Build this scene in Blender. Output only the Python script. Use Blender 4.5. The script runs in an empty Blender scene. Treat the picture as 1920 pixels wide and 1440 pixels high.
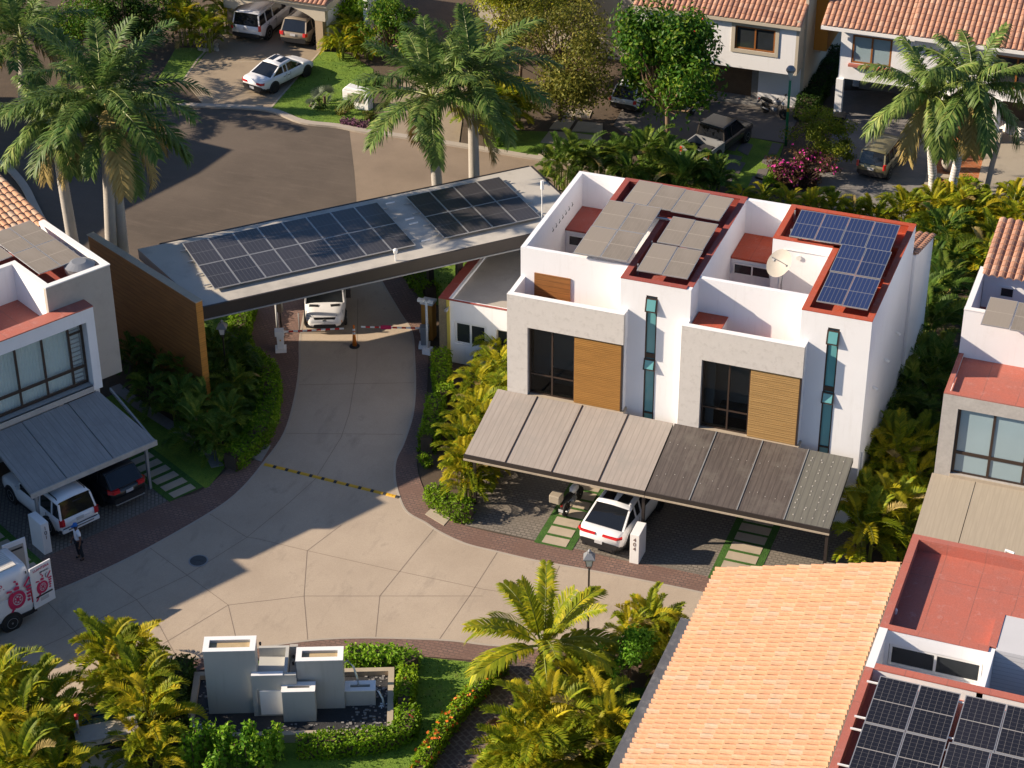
import bpy, math, random
import numpy as np
from mathutils import Matrix, Vector
random.seed(7)
S = bpy.context.scene
COL = S.collection
rad = math.radians

# ---------------------------------------------------------------- camera
FPX = 3973.0                                   # focal length in photo pixels (1920 wide)
PITCH, ROLL, YAW = 0.55803, -0.0049, 0.3594
CAMP = np.array([28.82, -76.78, 51.26])
def _rot():
    cy, sy = math.cos(YAW), math.sin(YAW); cp, sp = math.cos(PITCH), math.sin(PITCH); cr, sr = math.cos(ROLL), math.sin(ROLL)
    Z = np.array([[cy, sy, 0], [-sy, cy, 0], [0, 0, 1]])
    P = np.array([[1, 0, 0], [0, -sp, -cp], [0, cp, -sp]])
    Q = np.array([[cr, -sr, 0], [sr, cr, 0], [0, 0, 1]])
    return Q @ P @ Z
RM = _rot()
cam = bpy.data.cameras.new('camera'); cam_o = bpy.data.objects.new('camera', cam); COL.objects.link(cam_o)
cam.sensor_width = 36; cam.lens = 36 * FPX / 1920; cam.clip_start = 1; cam.clip_end = 2000
m = Matrix(((RM[0][0], -RM[1][0], -RM[2][0]), (RM[0][1], -RM[1][1], -RM[2][1]), (RM[0][2], -RM[1][2], -RM[2][2])))
cam_o.matrix_world = Matrix.Translation(CAMP.tolist()) @ m.to_4x4()
cam.dof.use_dof = True; cam.dof.focus_distance = 84; cam.dof.aperture_fstop = 4.0
S.camera = cam_o
# ---------------------------------------------------------------- light
SUN_AZ = rad(19.5)      # travel direction from +X
SUN_EL = rad(26.3)
W = bpy.data.worlds.new('World'); S.world = W; W.use_nodes = True
wn = W.node_tree.nodes; bg = wn['Background']
sky = wn.new('ShaderNodeTexSky'); sky.sky_type = 'NISHITA'; sky.sun_disc = False
sky.sun_elevation = SUN_EL
sky.sun_rotation = math.atan2(-math.cos(SUN_AZ), -math.sin(SUN_AZ))   # clockwise from +Y
sky.air_density = 1.0; sky.dust_density = 0.8; sky.ozone_density = 5.0
W.node_tree.links.new(sky.outputs[0], bg.inputs[0]); bg.inputs[1].default_value = 0.072
sl = bpy.data.lights.new('sun', 'SUN'); sl.energy = 5.0; sl.angle = rad(0.5); sl.color = (1.0, 0.84, 0.65)
so = bpy.data.objects.new('sun', sl); COL.objects.link(so)
d = Vector((math.cos(SUN_AZ) * math.cos(SUN_EL), math.sin(SUN_AZ) * math.cos(SUN_EL), -math.sin(SUN_EL)))
so.rotation_euler = d.to_track_quat('-Z', 'Y').to_euler(); so.location = (-40, -20, 40)
S.view_settings.view_transform = 'Standard'; S.view_settings.look = 'None'
S.view_settings.exposure = 0.8; S.view_settings.gamma = 1.0

# ---------------------------------------------------------------- measuring helpers (points of the place)
def ray(x, y): return RM.T @ np.array([(x - 960) / FPX, (y - 720) / FPX, 1.0])
def G(x, y, z=0.0):
    d = ray(x, y); p = CAMP + d * ((z - CAMP[2]) / d[2]); return (p[0], p[1])
def GP(pts, z=0.0): return [G(x, y, z) for x, y in pts]
def catmull(pts, n=6, closed=False):
    P = [np.array(p, float) for p in pts]; out = []
    N = len(P); rng = range(N) if closed else range(N - 1)
    for i in rng:
        if closed: a, b, c, d = P[i - 1], P[i], P[(i + 1) % N], P[(i + 2) % N]
        else: a, b, c, d = P[max(i - 1, 0)], P[i], P[i + 1], P[min(i + 2, N - 1)]
        for k in range(n):
            t = k / n
            out.append(tuple(0.5 * ((2 * b) + (-a + c) * t + (2 * a - 5 * b + 4 * c - d) * t * t + (-a + 3 * b - 3 * c + d) * t ** 3)))
    if not closed: out.append(tuple(P[-1]))
    return out

# ---------------------------------------------------------------- materials
MATS = {}
def nmat(name):
    m = bpy.data.materials.new(name); m.use_nodes = True
    nt = m.node_tree; b = nt.nodes['Principled BSDF']
    MATS[name] = m
    return m, nt, b
def N(nt, t, **k):
    n = nt.nodes.new(t)
    for a, v in k.items(): setattr(n, a, v)
    return n
def mixc(nt, fac, a, b, mode='MIX'):
    n = N(nt, 'ShaderNodeMix', data_type='RGBA', blend_type=mode)
    for i, v in ((0, fac), (6, a), (7, b)):
        if isinstance(v, (int, float)): n.inputs[i].default_value = v
        elif isinstance(v, tuple): n.inputs[i].default_value = (*v[:3], 1)
        else: nt.links.new(v, n.inputs[i])
    return n.outputs[2]
def ramp(nt, fac, p0, p1, c0=(0, 0, 0), c1=(1, 1, 1)):
    r = N(nt, 'ShaderNodeValToRGB'); e = r.color_ramp.elements
    e[0].position = p0; e[1].position = p1; e[0].color = (*c0, 1); e[1].color = (*c1, 1)
    nt.links.new(fac, r.inputs[0]); return r.outputs[0]
def noise(nt, scale, co=None, detail=4, rough=.6, dim=None):
    n = N(nt, 'ShaderNodeTexNoise'); n.inputs['Scale'].default_value = scale; n.inputs['Detail'].default_value = detail
    n.inputs['Roughness'].default_value = rough
    if co is not None: nt.links.new(co, n.inputs['Vector'])
    return n.outputs['Fac']
def coords(nt, kind='Object', scale=None, rot=None):
    t = N(nt, 'ShaderNodeTexCoord'); o = t.outputs[kind]
    if scale or rot:
        mp = N(nt, 'ShaderNodeMapping'); nt.links.new(o, mp.inputs[0])
        if scale: mp.inputs['Scale'].default_value = scale
        if rot: mp.inputs['Rotation'].default_value = (0, 0, rot)
        o = mp.outputs[0]
    return o
def bump(nt, b, h, strength=.3, dist=.02):
    n = N(nt, 'ShaderNodeBump'); n.inputs['Strength'].default_value = strength; n.inputs['Distance'].default_value = dist
    nt.links.new(h, n.inputs['Height']); nt.links.new(n.outputs[0], b.inputs['Normal'])
def plain(name, col, rough=.7, metal=0, var=.12, scale=2.0, fine=25, bmp=.0, spec=.5, coat=0, stain=None, sscale=.6, samt=.5):
    m, nt, b = nmat(name); co = coords(nt)
    c = tuple(x * (1 if 'white' in name or 'sign' in name or name in ('soil', 'canopy_sheet', 'drive_stamped', 'travertine', 'curtain', 'blind') else .82) for x in col)
    stain = tuple(x * .85 for x in stain) if stain else None
    dark = tuple(x * (1 - var) for x in c); lite = tuple(min(x * (1 + var), 1) for x in c)
    o = mixc(nt, noise(nt, scale, co), dark, lite)
    f = noise(nt, fine, co, 2)
    o = mixc(nt, var * .8, o, ramp(nt, f, .3, .7, (.35,) * 3, (.65,) * 3), 'OVERLAY')
    if stain:
        s = ramp(nt, noise(nt, sscale, co, 6, .65), .52, .68)
        ml = N(nt, 'ShaderNodeMath', operation='MULTIPLY'); nt.links.new(s, ml.inputs[0]); ml.inputs[1].default_value = samt
        o = mixc(nt, ml.outputs[0], o, stain)
    nt.links.new(o, b.inputs['Base Color'])
    b.inputs['Roughness'].default_value = rough; b.inputs['Metallic'].default_value = metal
    b.inputs['Specular IOR Level'].default_value = spec; b.inputs['Coat Weight'].default_value = coat
    if bmp: bump(nt, b, f, bmp)
    return m
def M_(n): return MATS[n]

# walls and building surfaces
plain('white_paint', (.82, .81, .80), .6, var=.04, scale=1.5)
plain('travertine', (.60, .57, .54), .8, var=.08, scale=2.5, fine=12, bmp=.3, stain=(.40, .37, .34), sscale=4, samt=.35)
plain('grey_render', (.50, .46, .41), .85, var=.10, scale=1.2, fine=18, bmp=.2, stain=(.34, .31, .27), sscale=.8, samt=.4)
plain('concrete_frame', (.52, .49, .46), .85, var=.22, scale=2.0, fine=8, bmp=.2)
plain('cream_wall', (.62, .55, .44), .8, var=.06, scale=.8, stain=(.5, .43, .33), samt=.3)
plain('peach_wall', (.60, .45, .28), .8, var=.06, scale=.8)
plain('ochre_wall', (.62, .27, .04), .75, var=.08)
plain('tan_pillar', (.50, .37, .25), .8, var=.08, bmp=.2)
plain('roof_concrete', (.42, .38, .33), .9, var=.16, scale=.9, fine=15, bmp=.2, stain=(.26, .24, .21), sscale=.7, samt=.6)
plain('canopy_sheet', (.47, .44, .39), .7, var=.10, scale=.7, fine=14, stain=(.34, .32, .29), sscale=.5, samt=.6)
plain('dark_metal', (.035, .028, .026), .5, var=.15)
plain('bronze_frame', (.055, .035, .026), .45, var=.1)
plain('wood_frame', (.36, .13, .03), .55, var=.2)
plain('aluminium', (.62, .62, .62), .4, metal=.6, var=.08)
plain('white_metal', (.78, .78, .77), .4, var=.03)
plain('grey_metal', (.30, .31, .32), .5, var=.1)
plain('curtain', (.72, .80, .78), .9, var=.08, scale=3)
plain('blind', (.62, .66, .66), .8, var=.03)
plain('interior_dark', (.03, .03, .032), .9, var=.2)
plain('bed_cloth', (.10, .16, .19), .9, var=.1)
plain('yellow_wall', (.70, .55, .10), .7)
plain('orange_paint', (.80, .22, .02), .6, var=.06)
plain('rubber', (.02, .02, .02), .8, var=.2)
plain('alloy', (.45, .46, .48), .35, metal=.7, var=.05)
plain('dark_alloy', (.03, .03, .032), .4, metal=.5)
plain('car_trim', (.02, .02, .022), .5, var=.1)
plain('plate', (.6, .6, .62), .5, var=.05)
plain('sign_black', (.02, .02, .022), .6)
plain('sign_pink', (.55, .02, .10), .55, var=.05)
plain('sign_brown', (.16, .09, .07), .6)
plain('skin', (.22, .10, .06), .6, var=.05)
plain('white_cloth', (.72, .74, .80), .9, var=.05)
plain('dark_cloth', (.02, .022, .03), .9, var=.1)
plain('blue_cloth', (.03, .16, .50), .8, var=.05)
plain('brown_case', (.42, .36, .28), .6)
plain('terracotta_pot', (.45, .38, .30), .8, var=.2, scale=6)
plain('river_stone', (.52, .47, .40), .8, var=.3, scale=6, fine=20, bmp=.4)
plain('grey_stone', (.30, .29, .28), .9, var=.2, scale=5, bmp=.3)
plain('joint_dark', (.25, .195, .15), .9, var=.2)
plain('manhole_iron', (.07, .075, .08), .6, var=.3, scale=6)
plain('yellow_paint', (.75, .42, .02), .6, var=.15, scale=4)
plain('red_paint', (.65, .03, .02), .5, var=.05)
plain('green_pole', (.02, .26, .10), .45, var=.08)
plain('silver_grey', (.33, .34, .36), .4, var=.06, metal=.3)
plain('slab_stone', (.50, .42, .32), .85, var=.12, scale=1.5, fine=14, bmp=.2, stain=(.34, .29, .23), sscale=1.2)
plain('trunk_grey', (.50, .46, .41), .85, var=.15, scale=3, bmp=.4)
plain('trunk_white', (.66, .64, .63), .8, var=.10, scale=2.5, bmp=.3)
plain('trunk_brown', (.20, .13, .08), .9, var=.25, scale=5, bmp=.5)
plain('shaft_green', (.20, .24, .035), .5, var=.15, scale=2)
plain('shaft_brown', (.34, .17, .06), .7, var=.25, scale=3)
plain('flower_pink', (.62, .03, .30), .7, var=.2)
plain('flower_orange', (.85, .18, .01), .7, var=.2)
plain('flower_red', (.7, .03, .04), .7)
plain('purple_leaf', (.13, .03, .08), .7, var=.3)
plain('black_gravel', (.035, .036, .04), .7, var=.5, scale=14, fine=30, bmp=.8)

def weather(name, col, streak, amt=.35):
    m, nt, b = nmat(name); co = coords(nt)
    o = mixc(nt, ramp(nt, noise(nt, .7, co, 5), .3, .7), tuple(x * .96 for x in col), col)
    st = ramp(nt, noise(nt, 1.0, coords(nt, scale=(5, 5, .35)), 5, .7), .55, .80); ml = N(nt, 'ShaderNodeMath', operation='MULTIPLY'); nt.links.new(st, ml.inputs[0]); ml.inputs[1].default_value = amt
    o = mixc(nt, ml.outputs[0], o, streak)
    st = ramp(nt, noise(nt, .9, co, 7, .7), .58, .72); ml = N(nt, 'ShaderNodeMath', operation='MULTIPLY'); nt.links.new(st, ml.inputs[0]); ml.inputs[1].default_value = amt * .7
    o = mixc(nt, ml.outputs[0], o, streak)
    nt.links.new(o, b.inputs['Base Color']); b.inputs['Roughness'].default_value = .8; bump(nt, b, noise(nt, 20, co, 2), .08)
weather('white_wall', (.84, .84, .86), (.62, .60, .58)); weather('fountain_stone', (.47, .465, .435), (.33, .32, .28), .5)
def glassy(name, col, rough=.08, var=.2, scale=.8, coat=0):
    m, nt, b = nmat(name); co = coords(nt)
    nt.links.new(mixc(nt, noise(nt, scale, co, 3), tuple(x * (1 - var) for x in col), tuple(x * (1 + var) for x in col)), b.inputs['Base Color'])
    b.inputs['Roughness'].default_value = rough; b.inputs['IOR'].default_value = 1.52; b.inputs['Specular IOR Level'].default_value = .6
    return m
glassy('window_glass', (.03, .035, .04), .05, .5)
glassy('teal_glass', (.13, .36, .38), .10, .15)
glassy('blue_glass', (.30, .40, .44), .12, .15, .4)
glassy('car_glass', (.012, .014, .018), .06, .3)
def real_glass():
    m, nt, b = nmat('clear_pane')
    b.inputs['Base Color'].default_value = (.92, .97, .97, 1); b.inputs['Roughness'].default_value = .02
    b.inputs['Transmission Weight'].default_value = .9; b.inputs['IOR'].default_value = 1.1; b.inputs['Specular IOR Level'].default_value = 1.0
real_glass()
def tinted():
    m, nt, b = nmat('tinted_pane'); b.inputs['Base Color'].default_value = (.22, .27, .30, 1); b.inputs['Roughness'].default_value = .02; b.inputs['Transmission Weight'].default_value = 1; b.inputs['IOR'].default_value = 1.25
tinted()
def paint(name, col, metal=.0, rough=.35):
    m, nt, b = nmat(name)
    co = coords(nt)
    nt.links.new(mixc(nt, noise(nt, 1.3, co, 5), tuple(x * .93 for x in col), tuple(min(1, x * 1.05) for x in col)), b.inputs['Base Color'])
    b.inputs['Roughness'].default_value = rough; b.inputs['Metallic'].default_value = metal
    b.inputs['Coat Weight'].default_value = .6; b.inputs['Coat Roughness'].default_value = .08
paint('paint_white', (.78, .78, .79)); paint('paint_black', (.010, .010, .012)); paint('paint_beige', (.30, .25, .19), .3)
paint('paint_olive', (.24, .215, .12), .3); paint('paint_darkgrey', (.055, .05, .048), .3); paint('paint_silver', (.4, .41, .42), .4)
def lampm(name, col, rough=.2):
    m, nt, b = nmat(name); b.inputs['Base Color'].default_value = (*col, 1); b.inputs['Roughness'].default_value = rough; b.inputs['Coat Weight'].default_value = 1
lampm('tail_red', (.55, .015, .02)); lampm('head_clear', (.55, .56, .55)); lampm('amber', (.8, .35, .03)); lampm('frosted', (.75, .75, .72), .4)

def stripes(name, c1, c2, axis=0, freq=10, width=.12, rough=.7, var=.1, metal=0, streak=True, stain=None):
    """thin lines across local axis + streaks along the other one"""
    c1, c2 = tuple(x * .84 for x in c1), tuple(x * .84 for x in c2); stain = tuple(x * .84 for x in stain) if stain else None
    m, nt, b = nmat(name); t = N(nt, 'ShaderNodeTexCoord'); sep = N(nt, 'ShaderNodeSeparateXYZ'); nt.links.new(t.outputs['Object'], sep.inputs[0])
    mu = N(nt, 'ShaderNodeMath', operation='MULTIPLY'); nt.links.new(sep.outputs[axis], mu.inputs[0]); mu.inputs[1].default_value = freq
    fr = N(nt, 'ShaderNodeMath', operation='FRACT'); nt.links.new(mu.outputs[0], fr.inputs[0])
    lt = N(nt, 'ShaderNodeMath', operation='LESS_THAN'); nt.links.new(fr.outputs[0], lt.inputs[0]); lt.inputs[1].default_value = width
    sc = [.5, .5, .5]; sc[axis] = 6.0
    mp = N(nt, 'ShaderNodeMapping'); nt.links.new(t.outputs['Object'], mp.inputs[0]); mp.inputs['Scale'].default_value = sc
    base = mixc(nt, ramp(nt, noise(nt, 2.0, mp.outputs[0], 5), .3, .7), tuple(x * (1 - var) for x in c1), tuple(x * (1 + var) for x in c1))
    o = mixc(nt, lt.outputs[0], base, c2)
    if stain:
        s = ramp(nt, noise(nt, .7, t.outputs['Object'], 6, .7), .5, .72); o = mixc(nt, s, o, stain)
    nt.links.new(o, b.inputs['Base Color']); b.inputs['Roughness'].default_value = rough; b.inputs['Metallic'].default_value = metal
    return m
stripes('carport_dusty', (.40, .35, .31), (.34, .295, .26), 0, 4.2, .18, .75, .10, stain=(.34, .31, .28))
stripes('carport_dark', (.115, .095, .085), (.085, .07, .062), 0, 4.2, .18, .5, .28, stain=(.17, .15, .13))
stripes('carport_olive', (.17, .165, .14), (.13, .125, .11), 0, 4.2, .18, .5, .15)
stripes('carport_weathered', (.33, .33, .33), (.20, .19, .19), 0, 3.2, .05, .7, .14, stain=(.26, .26, .26))
stripes('carport_sand', (.42, .36, .28), (.39, .335, .26), 0, 4.2, .15, .8, .08)
stripes('wood_slats_gold', (.50, .31, .12), (.36, .21, .075), 2, 9.0, .22, .55, .14)
stripes('wood_slats_brown', (.44, .22, .055), (.36, .17, .04), 2, 11.0, .15, .5, .16)
stripes('cedar_boards', (.33, .135, .035), (.19, .075, .02), 2, 4.2, .10, .6, .25)
stripes('cedar_face', (.55, .24, .04), (.38, .15, .03), 2, 9.0, .10, .6, .2)
stripes('shutter', (.68, .68, .70), (.48, .48, .51), 2, 6.0, .12, .6, .03)
stripes('van_ribs', (.74, .71, .66), (.50, .47, .42), 1, 9.0, .22, .5, .05)
stripes('siding', (.62, .58, .52), (.50, .46, .41), 2, 7.0, .10, .8, .04)

def brickmat(name, c1, c2, mortar, w, h, rough=.9, rot=0, ms=.02, hue=.3, fine=True):
    m, nt, b = nmat(name); co = coords(nt, rot=rot) if rot else coords(nt)
    c1, c2, mortar = (tuple(x * .85 for x in q) for q in (c1, c2, mortar))
    br = N(nt, 'ShaderNodeTexBrick'); nt.links.new(co, br.inputs['Vector'])
    br.inputs['Color1'].default_value = (*c1, 1); br.inputs['Color2'].default_value = (*c2, 1); br.inputs['Mortar'].default_value = (*mortar, 1)
    br.inputs['Scale'].default_value = 1; br.inputs['Mortar Size'].default_value = ms; br.inputs['Brick Width'].default_value = w; br.inputs['Row Height'].default_value = h
    br.inputs['Bias'].default_value = 0
    o = mixc(nt, ramp(nt, noise(nt, .9, co, 6), .35, .7), br.outputs[0], tuple(x * .62 for x in c1))
    o = mixc(nt, .35, o, ramp(nt, noise(nt, 14, co, 2), .3, .7, (.3,) * 3, (.7,) * 3), 'OVERLAY')
    nt.links.new(o, b.inputs['Base Color']); b.inputs['Roughness'].default_value = rough
    if ms: bump(nt, b, br.outputs['Fac'], -.5, .01)
    return m
brickmat('paver_red', (.30, .175, .135), (.21, .125, .105), (.12, .09, .075), .24, .15, ms=.022)
brickmat('paver_dark', (.17, .11, .095), (.10, .075, .07), (.28, .22, .18), .30, .22, rot=.6, ms=.03)
brickmat('paver_grey', (.30, .26, .215), (.21, .185, .155), (.12, .105, .09), .24, .16, ms=.025)
brickmat('paver_leftgrey', (.25, .23, .20), (.19, .175, .155), (.10, .09, .08), .24, .16, rot=rad(61.5), ms=.025)
brickmat('terracotta_tiles', (.52, .17, .055), (.42, .13, .045), (.5, .33, .2), .42, .42, rot=.9, ms=.02)
brickmat('flagstone', (.36, .28, .17), (.20, .155, .10), (.12, .10, .07), .55, .38, ms=.03)

def redmat(name, col, seam, w=1.35, h=3.9):
    m, nt, b = nmat(name); co = coords(nt)
    br = N(nt, 'ShaderNodeTexBrick'); nt.links.new(co, br.inputs['Vector']); br.offset = 0
    br.inputs['Color1'].default_value = (*col, 1); br.inputs['Color2'].default_value = (*[x * .93 for x in col], 1); br.inputs['Mortar'].default_value = (*seam, 1)
    br.inputs['Scale'].default_value = 1; br.inputs['Mortar Size'].default_value = .018; br.inputs['Brick Width'].default_value = w; br.inputs['Row Height'].default_value = h
    o = mixc(nt, ramp(nt, noise(nt, .8, co, 7, .7), .42, .66), br.outputs[0], tuple(x * .80 + .03 for x in col))
    o = mixc(nt, ramp(nt, noise(nt, 2.6, co, 7, .75), .56, .70), o, tuple(x * .85 + .09 for x in col))
    o = mixc(nt, ramp(nt, noise(nt, 5, coords(nt, scale=(1, .15, 1)), 4, .8), .60, .85), o, tuple(x * .62 for x in col))
    o = mixc(nt, .35, o, ramp(nt, noise(nt, 18, co, 3, .8), .3, .7, (.32,) * 3, (.68,) * 3), 'OVERLAY')
    nt.links.new(o, b.inputs['Base Color']); b.inputs['Roughness'].default_value = .8; bump(nt, b, noise(nt, 12, co, 3), .2)
redmat('red_roof_bright', (.46, .072, .026), (.30, .05, .022)); redmat('red_roof_dull', (.33, .062, .043), (.24, .05, .04)); redmat('red_roof_pink', (.46, .135, .095), (.30, .11, .085))
def road():
    m, nt, b = nmat('road_concrete'); co = coords(nt)
    o = mixc(nt, ramp(nt, noise(nt, .25, co, 6, .6), .3, .7), (.36, .290, .220), (.45, .37, .285))
    o = mixc(nt, ramp(nt, noise(nt, 1.2, coords(nt, scale=(1, .35, 1), rot=.6), 6, .7), .55, .78), o, (.30, .245, .19))
    o = mixc(nt, ramp(nt, noise(nt, .5, co, 8, .75), .60, .72), o, (.29, .24, .185))
    f = noise(nt, 22, co, 3, .7)
    o = mixc(nt, .30, o, ramp(nt, f, .3, .7, (.35,) * 3, (.65,) * 3), 'OVERLAY')
    nt.links.new(o, b.inputs['Base Color']); b.inputs['Roughness'].default_value = .85; bump(nt, b, f, .15)
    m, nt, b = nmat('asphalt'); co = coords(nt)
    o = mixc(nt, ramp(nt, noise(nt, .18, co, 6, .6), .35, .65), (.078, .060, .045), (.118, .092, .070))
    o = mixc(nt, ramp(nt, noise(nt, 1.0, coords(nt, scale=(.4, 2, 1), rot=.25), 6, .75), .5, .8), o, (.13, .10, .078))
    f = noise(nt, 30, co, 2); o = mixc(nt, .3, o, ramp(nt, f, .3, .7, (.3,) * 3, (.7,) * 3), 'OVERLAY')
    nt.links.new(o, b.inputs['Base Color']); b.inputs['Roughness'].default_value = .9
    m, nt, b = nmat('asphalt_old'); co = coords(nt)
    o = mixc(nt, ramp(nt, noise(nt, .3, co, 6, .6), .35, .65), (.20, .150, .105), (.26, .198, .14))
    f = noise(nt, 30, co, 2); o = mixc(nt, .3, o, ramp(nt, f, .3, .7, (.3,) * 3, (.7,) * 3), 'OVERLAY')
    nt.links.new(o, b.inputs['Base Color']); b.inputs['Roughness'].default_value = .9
    for nm, a, c in (('grass', (.09, .18, .014), (.19, .29, .025)), ('turf', (.03, .10, .01), (.06, .15, .02))):
        m, nt, b = nmat(nm); co = coords(nt)
        o = mixc(nt, ramp(nt, noise(nt, .7, co, 5, .7), .35, .7), a, c)
        f = noise(nt, 16, co, 3, .8)
        o = mixc(nt, .6, o, ramp(nt, f, .3, .7, (.2,) * 3, (.8,) * 3), 'OVERLAY')
        if nm == 'grass': o = mixc(nt, ramp(nt, noise(nt, .5, co, 6, .7), .60, .75), o, (.20, .17, .05))
        nt.links.new(o, b.inputs['Base Color']); b.inputs['Roughness'].default_value = .95; bump(nt, b, f, .9, .06)
road()
plain('soil', (.085, .060, .040), .95, var=.35, scale=1.2, fine=12, bmp=.6)
plain('drive_stamped', (.20, .19, .185), .8, var=.30, scale=1.3, fine=8, bmp=.3, stain=(.33, .29, .24), sscale=.9, samt=.7)
plain('drive_sand', (.36, .285, .20), .85, var=.12, scale=1.2, fine=14, stain=(.26, .205, .15), sscale=1.0, samt=.5)
plain('drive_pale', (.40, .35, .28), .85, var=.10, scale=1.0, stain=(.27, .24, .20), sscale=.9)
plain('drive_grey', (.17, .15, .135), .85, var=.12, scale=1.0)
plain('kerb_stone', (.46, .40, .33), .85, var=.12, scale=1.5, bmp=.2)

def tilemat(name, cols, rough=.75):
    m, nt, b = nmat(name); g = N(nt, 'ShaderNodeNewGeometry'); r = N(nt, 'ShaderNodeValToRGB'); e = r.color_ramp.elements
    e[0].position = 0; e[0].color = (*cols[0], 1); e[1].position = 1; e[1].color = (*cols[-1], 1)
    for i, c in enumerate(cols[1:-1]): k = e.new((i + 1) / (len(cols) - 1)); k.color = (*c, 1)
    nt.links.new(g.outputs['Random Per Island'], r.inputs[0])
    co = coords(nt); o = mixc(nt, .3, r.outputs[0], ramp(nt, noise(nt, 9, co, 4, .7), .3, .7, (.3,) * 3, (.7,) * 3), 'OVERLAY')
    nt.links.new(o, b.inputs['Base Color']); b.inputs['Roughness'].default_value = rough
tilemat('clay_tile', [(.60, .315, .18), (.64, .335, .19), (.62, .33, .195), (.64, .34, .185), (.66, .38, .23), (.57, .32, .19), (.55, .39, .27)])
plain('tile_lip_shade', (.40, .19, .095), .9, var=.3)  # darker lip faces: the shade at the tile joints is put into their colour
plain('leaf_dead', (.42, .31, .10), .85, var=.2)
plain('dish_beige', (.50, .46, .40), .6, var=.08)
tilemat('clay_tile_old', [(.38, .19, .125), (.45, .24, .155), (.33, .17, .115), (.49, .29, .20)])

def panelmat(name, cell, line, ncol, rough, midline=True, rows=0, dirt=None, lw=.045):
    m, nt, b = nmat(name); t = N(nt, 'ShaderNodeTexCoord'); sep = N(nt, 'ShaderNodeSeparateXYZ'); nt.links.new(t.outputs['UV'], sep.inputs[0])
    def lines(sock, n, w):
        mu = N(nt, 'ShaderNodeMath', operation='MULTIPLY_ADD'); nt.links.new(sock, mu.inputs[0]); mu.inputs[1].default_value = n; mu.inputs[2].default_value = w / 2
        fr = N(nt, 'ShaderNodeMath', operation='FRACT'); nt.links.new(mu.outputs[0], fr.inputs[0])
        lt = N(nt, 'ShaderNodeMath', operation='LESS_THAN'); nt.links.new(fr.outputs[0], lt.inputs[0]); lt.inputs[1].default_value = w
        return lt.outputs[0]
    vr = N(nt, 'ShaderNodeObjectInfo'); 
    c = mixc(nt, vr.outputs['Random'], tuple(x * .82 for x in cell), tuple(x * 1.18 for x in cell))
    o = mixc(nt, lines(sep.outputs[0], ncol, lw), c, line)
    if rows: o = mixc(nt, lines(sep.outputs[1], rows, .05), o, tuple(cell[i] * .6 + line[i] * .4 for i in range(3)))
    if midline: o = mixc(nt, lines(sep.outputs[1], 2, .035), o, tuple(min(1, x * 1.3) for x in line))
    if dirt:
        s = ramp(nt, noise(nt, 1.4, coords(nt), 6, .7), .3, .75); o = mixc(nt, s, o, dirt)
    nt.links.new(o, b.inputs['Base Color']); b.inputs['Roughness'].default_value = rough; b.inputs['Specular IOR Level'].default_value = .5
panelmat('panel_dusty', (.25, .215, .175), (.33, .285, .235), 6, .7, dirt=(.285, .245, .205))
panelmat('panel_blue', (.025, .04, .115), (.16, .16, .18), 6, .25, lw=.10)
panelmat('panel_black', (.018, .017, .022), (.25, .235, .22), 6, .25, rows=12, lw=.032)
panelmat('panel_gate', (.042, .040, .045), (.085, .085, .09), 6, .22, lw=.10)
panelmat('panel_gate_dusty', (.115, .10, .095), (.17, .15, .145), 6, .5, lw=.12, dirt=(.13, .115, .105))

def leafmat(name, c0, c1, c2, trans=.35, rough=.5):
    m, nt, b = nmat(name); g = N(nt, 'ShaderNodeNewGeometry'); oi = N(nt, 'ShaderNodeObjectInfo')
    r = N(nt, 'ShaderNodeValToRGB'); e = r.color_ramp.elements; e[0].color = (*c0, 1); e[1].color = (*c2, 1); k = e.new(.5); k.color = (*c1, 1)
    nt.links.new(g.outputs['Random Per Island'], r.inputs[0])
    o = mixc(nt, ramp(nt, noise(nt, .8, coords(nt), 3), .35, .65), r.outputs[0], tuple(x * .55 for x in c1))
    hs = N(nt, 'ShaderNodeHueSaturation'); nt.links.new(o, hs.inputs['Color'])
    mr = N(nt, 'ShaderNodeMapRange'); nt.links.new(oi.outputs['Random'], mr.inputs[0]); mr.inputs[3].default_value = .75; mr.inputs[4].default_value = 1.25
    nt.links.new(mr.outputs[0], hs.inputs['Value'])
    mr2 = N(nt, 'ShaderNodeMapRange'); nt.links.new(oi.outputs['Random'], mr2.inputs[0]); mr2.inputs[3].default_value = .515; mr2.inputs[4].default_value = .49
    nt.links.new(mr2.outputs[0], hs.inputs['Hue'])
    b.inputs['Roughness'].default_value = rough; b.inputs['Specular IOR Level'].default_value = .18
    nt.links.new(hs.outputs[0], b.inputs['Base Color'])
    tr = N(nt, 'ShaderNodeBsdfTranslucent'); nt.links.new(hs.outputs[0], tr.inputs[0])
    mx = N(nt, 'ShaderNodeMixShader'); mx.inputs[0].default_value = trans
    nt.links.new(b.outputs[0], mx.inputs[1]); nt.links.new(tr.outputs[0], mx.inputs[2])
    nt.links.new(mx.outputs[0], nt.nodes['Material Output'].inputs[0])
leafmat('leaf_royal', (.085, .165, .04), (.17, .27, .06), (.36, .40, .12), .3, .45)
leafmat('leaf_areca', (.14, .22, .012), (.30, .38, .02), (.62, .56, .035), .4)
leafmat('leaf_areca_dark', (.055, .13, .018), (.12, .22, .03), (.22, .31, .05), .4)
leafmat('leaf_coconut', (.18, .24, .014), (.38, .42, .025), (.72, .58, .035), .4)
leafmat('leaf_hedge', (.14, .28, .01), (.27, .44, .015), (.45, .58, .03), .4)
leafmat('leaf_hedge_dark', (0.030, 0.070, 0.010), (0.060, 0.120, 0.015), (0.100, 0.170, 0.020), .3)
leafmat('leaf_bright', (.11, .26, .014), (.24, .46, .025), (.42, .60, .05), .4)
leafmat('leaf_mango', (.04, .12, .012), (.12, .26, .02), (.42, .46, .04), .35, .45)
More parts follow.
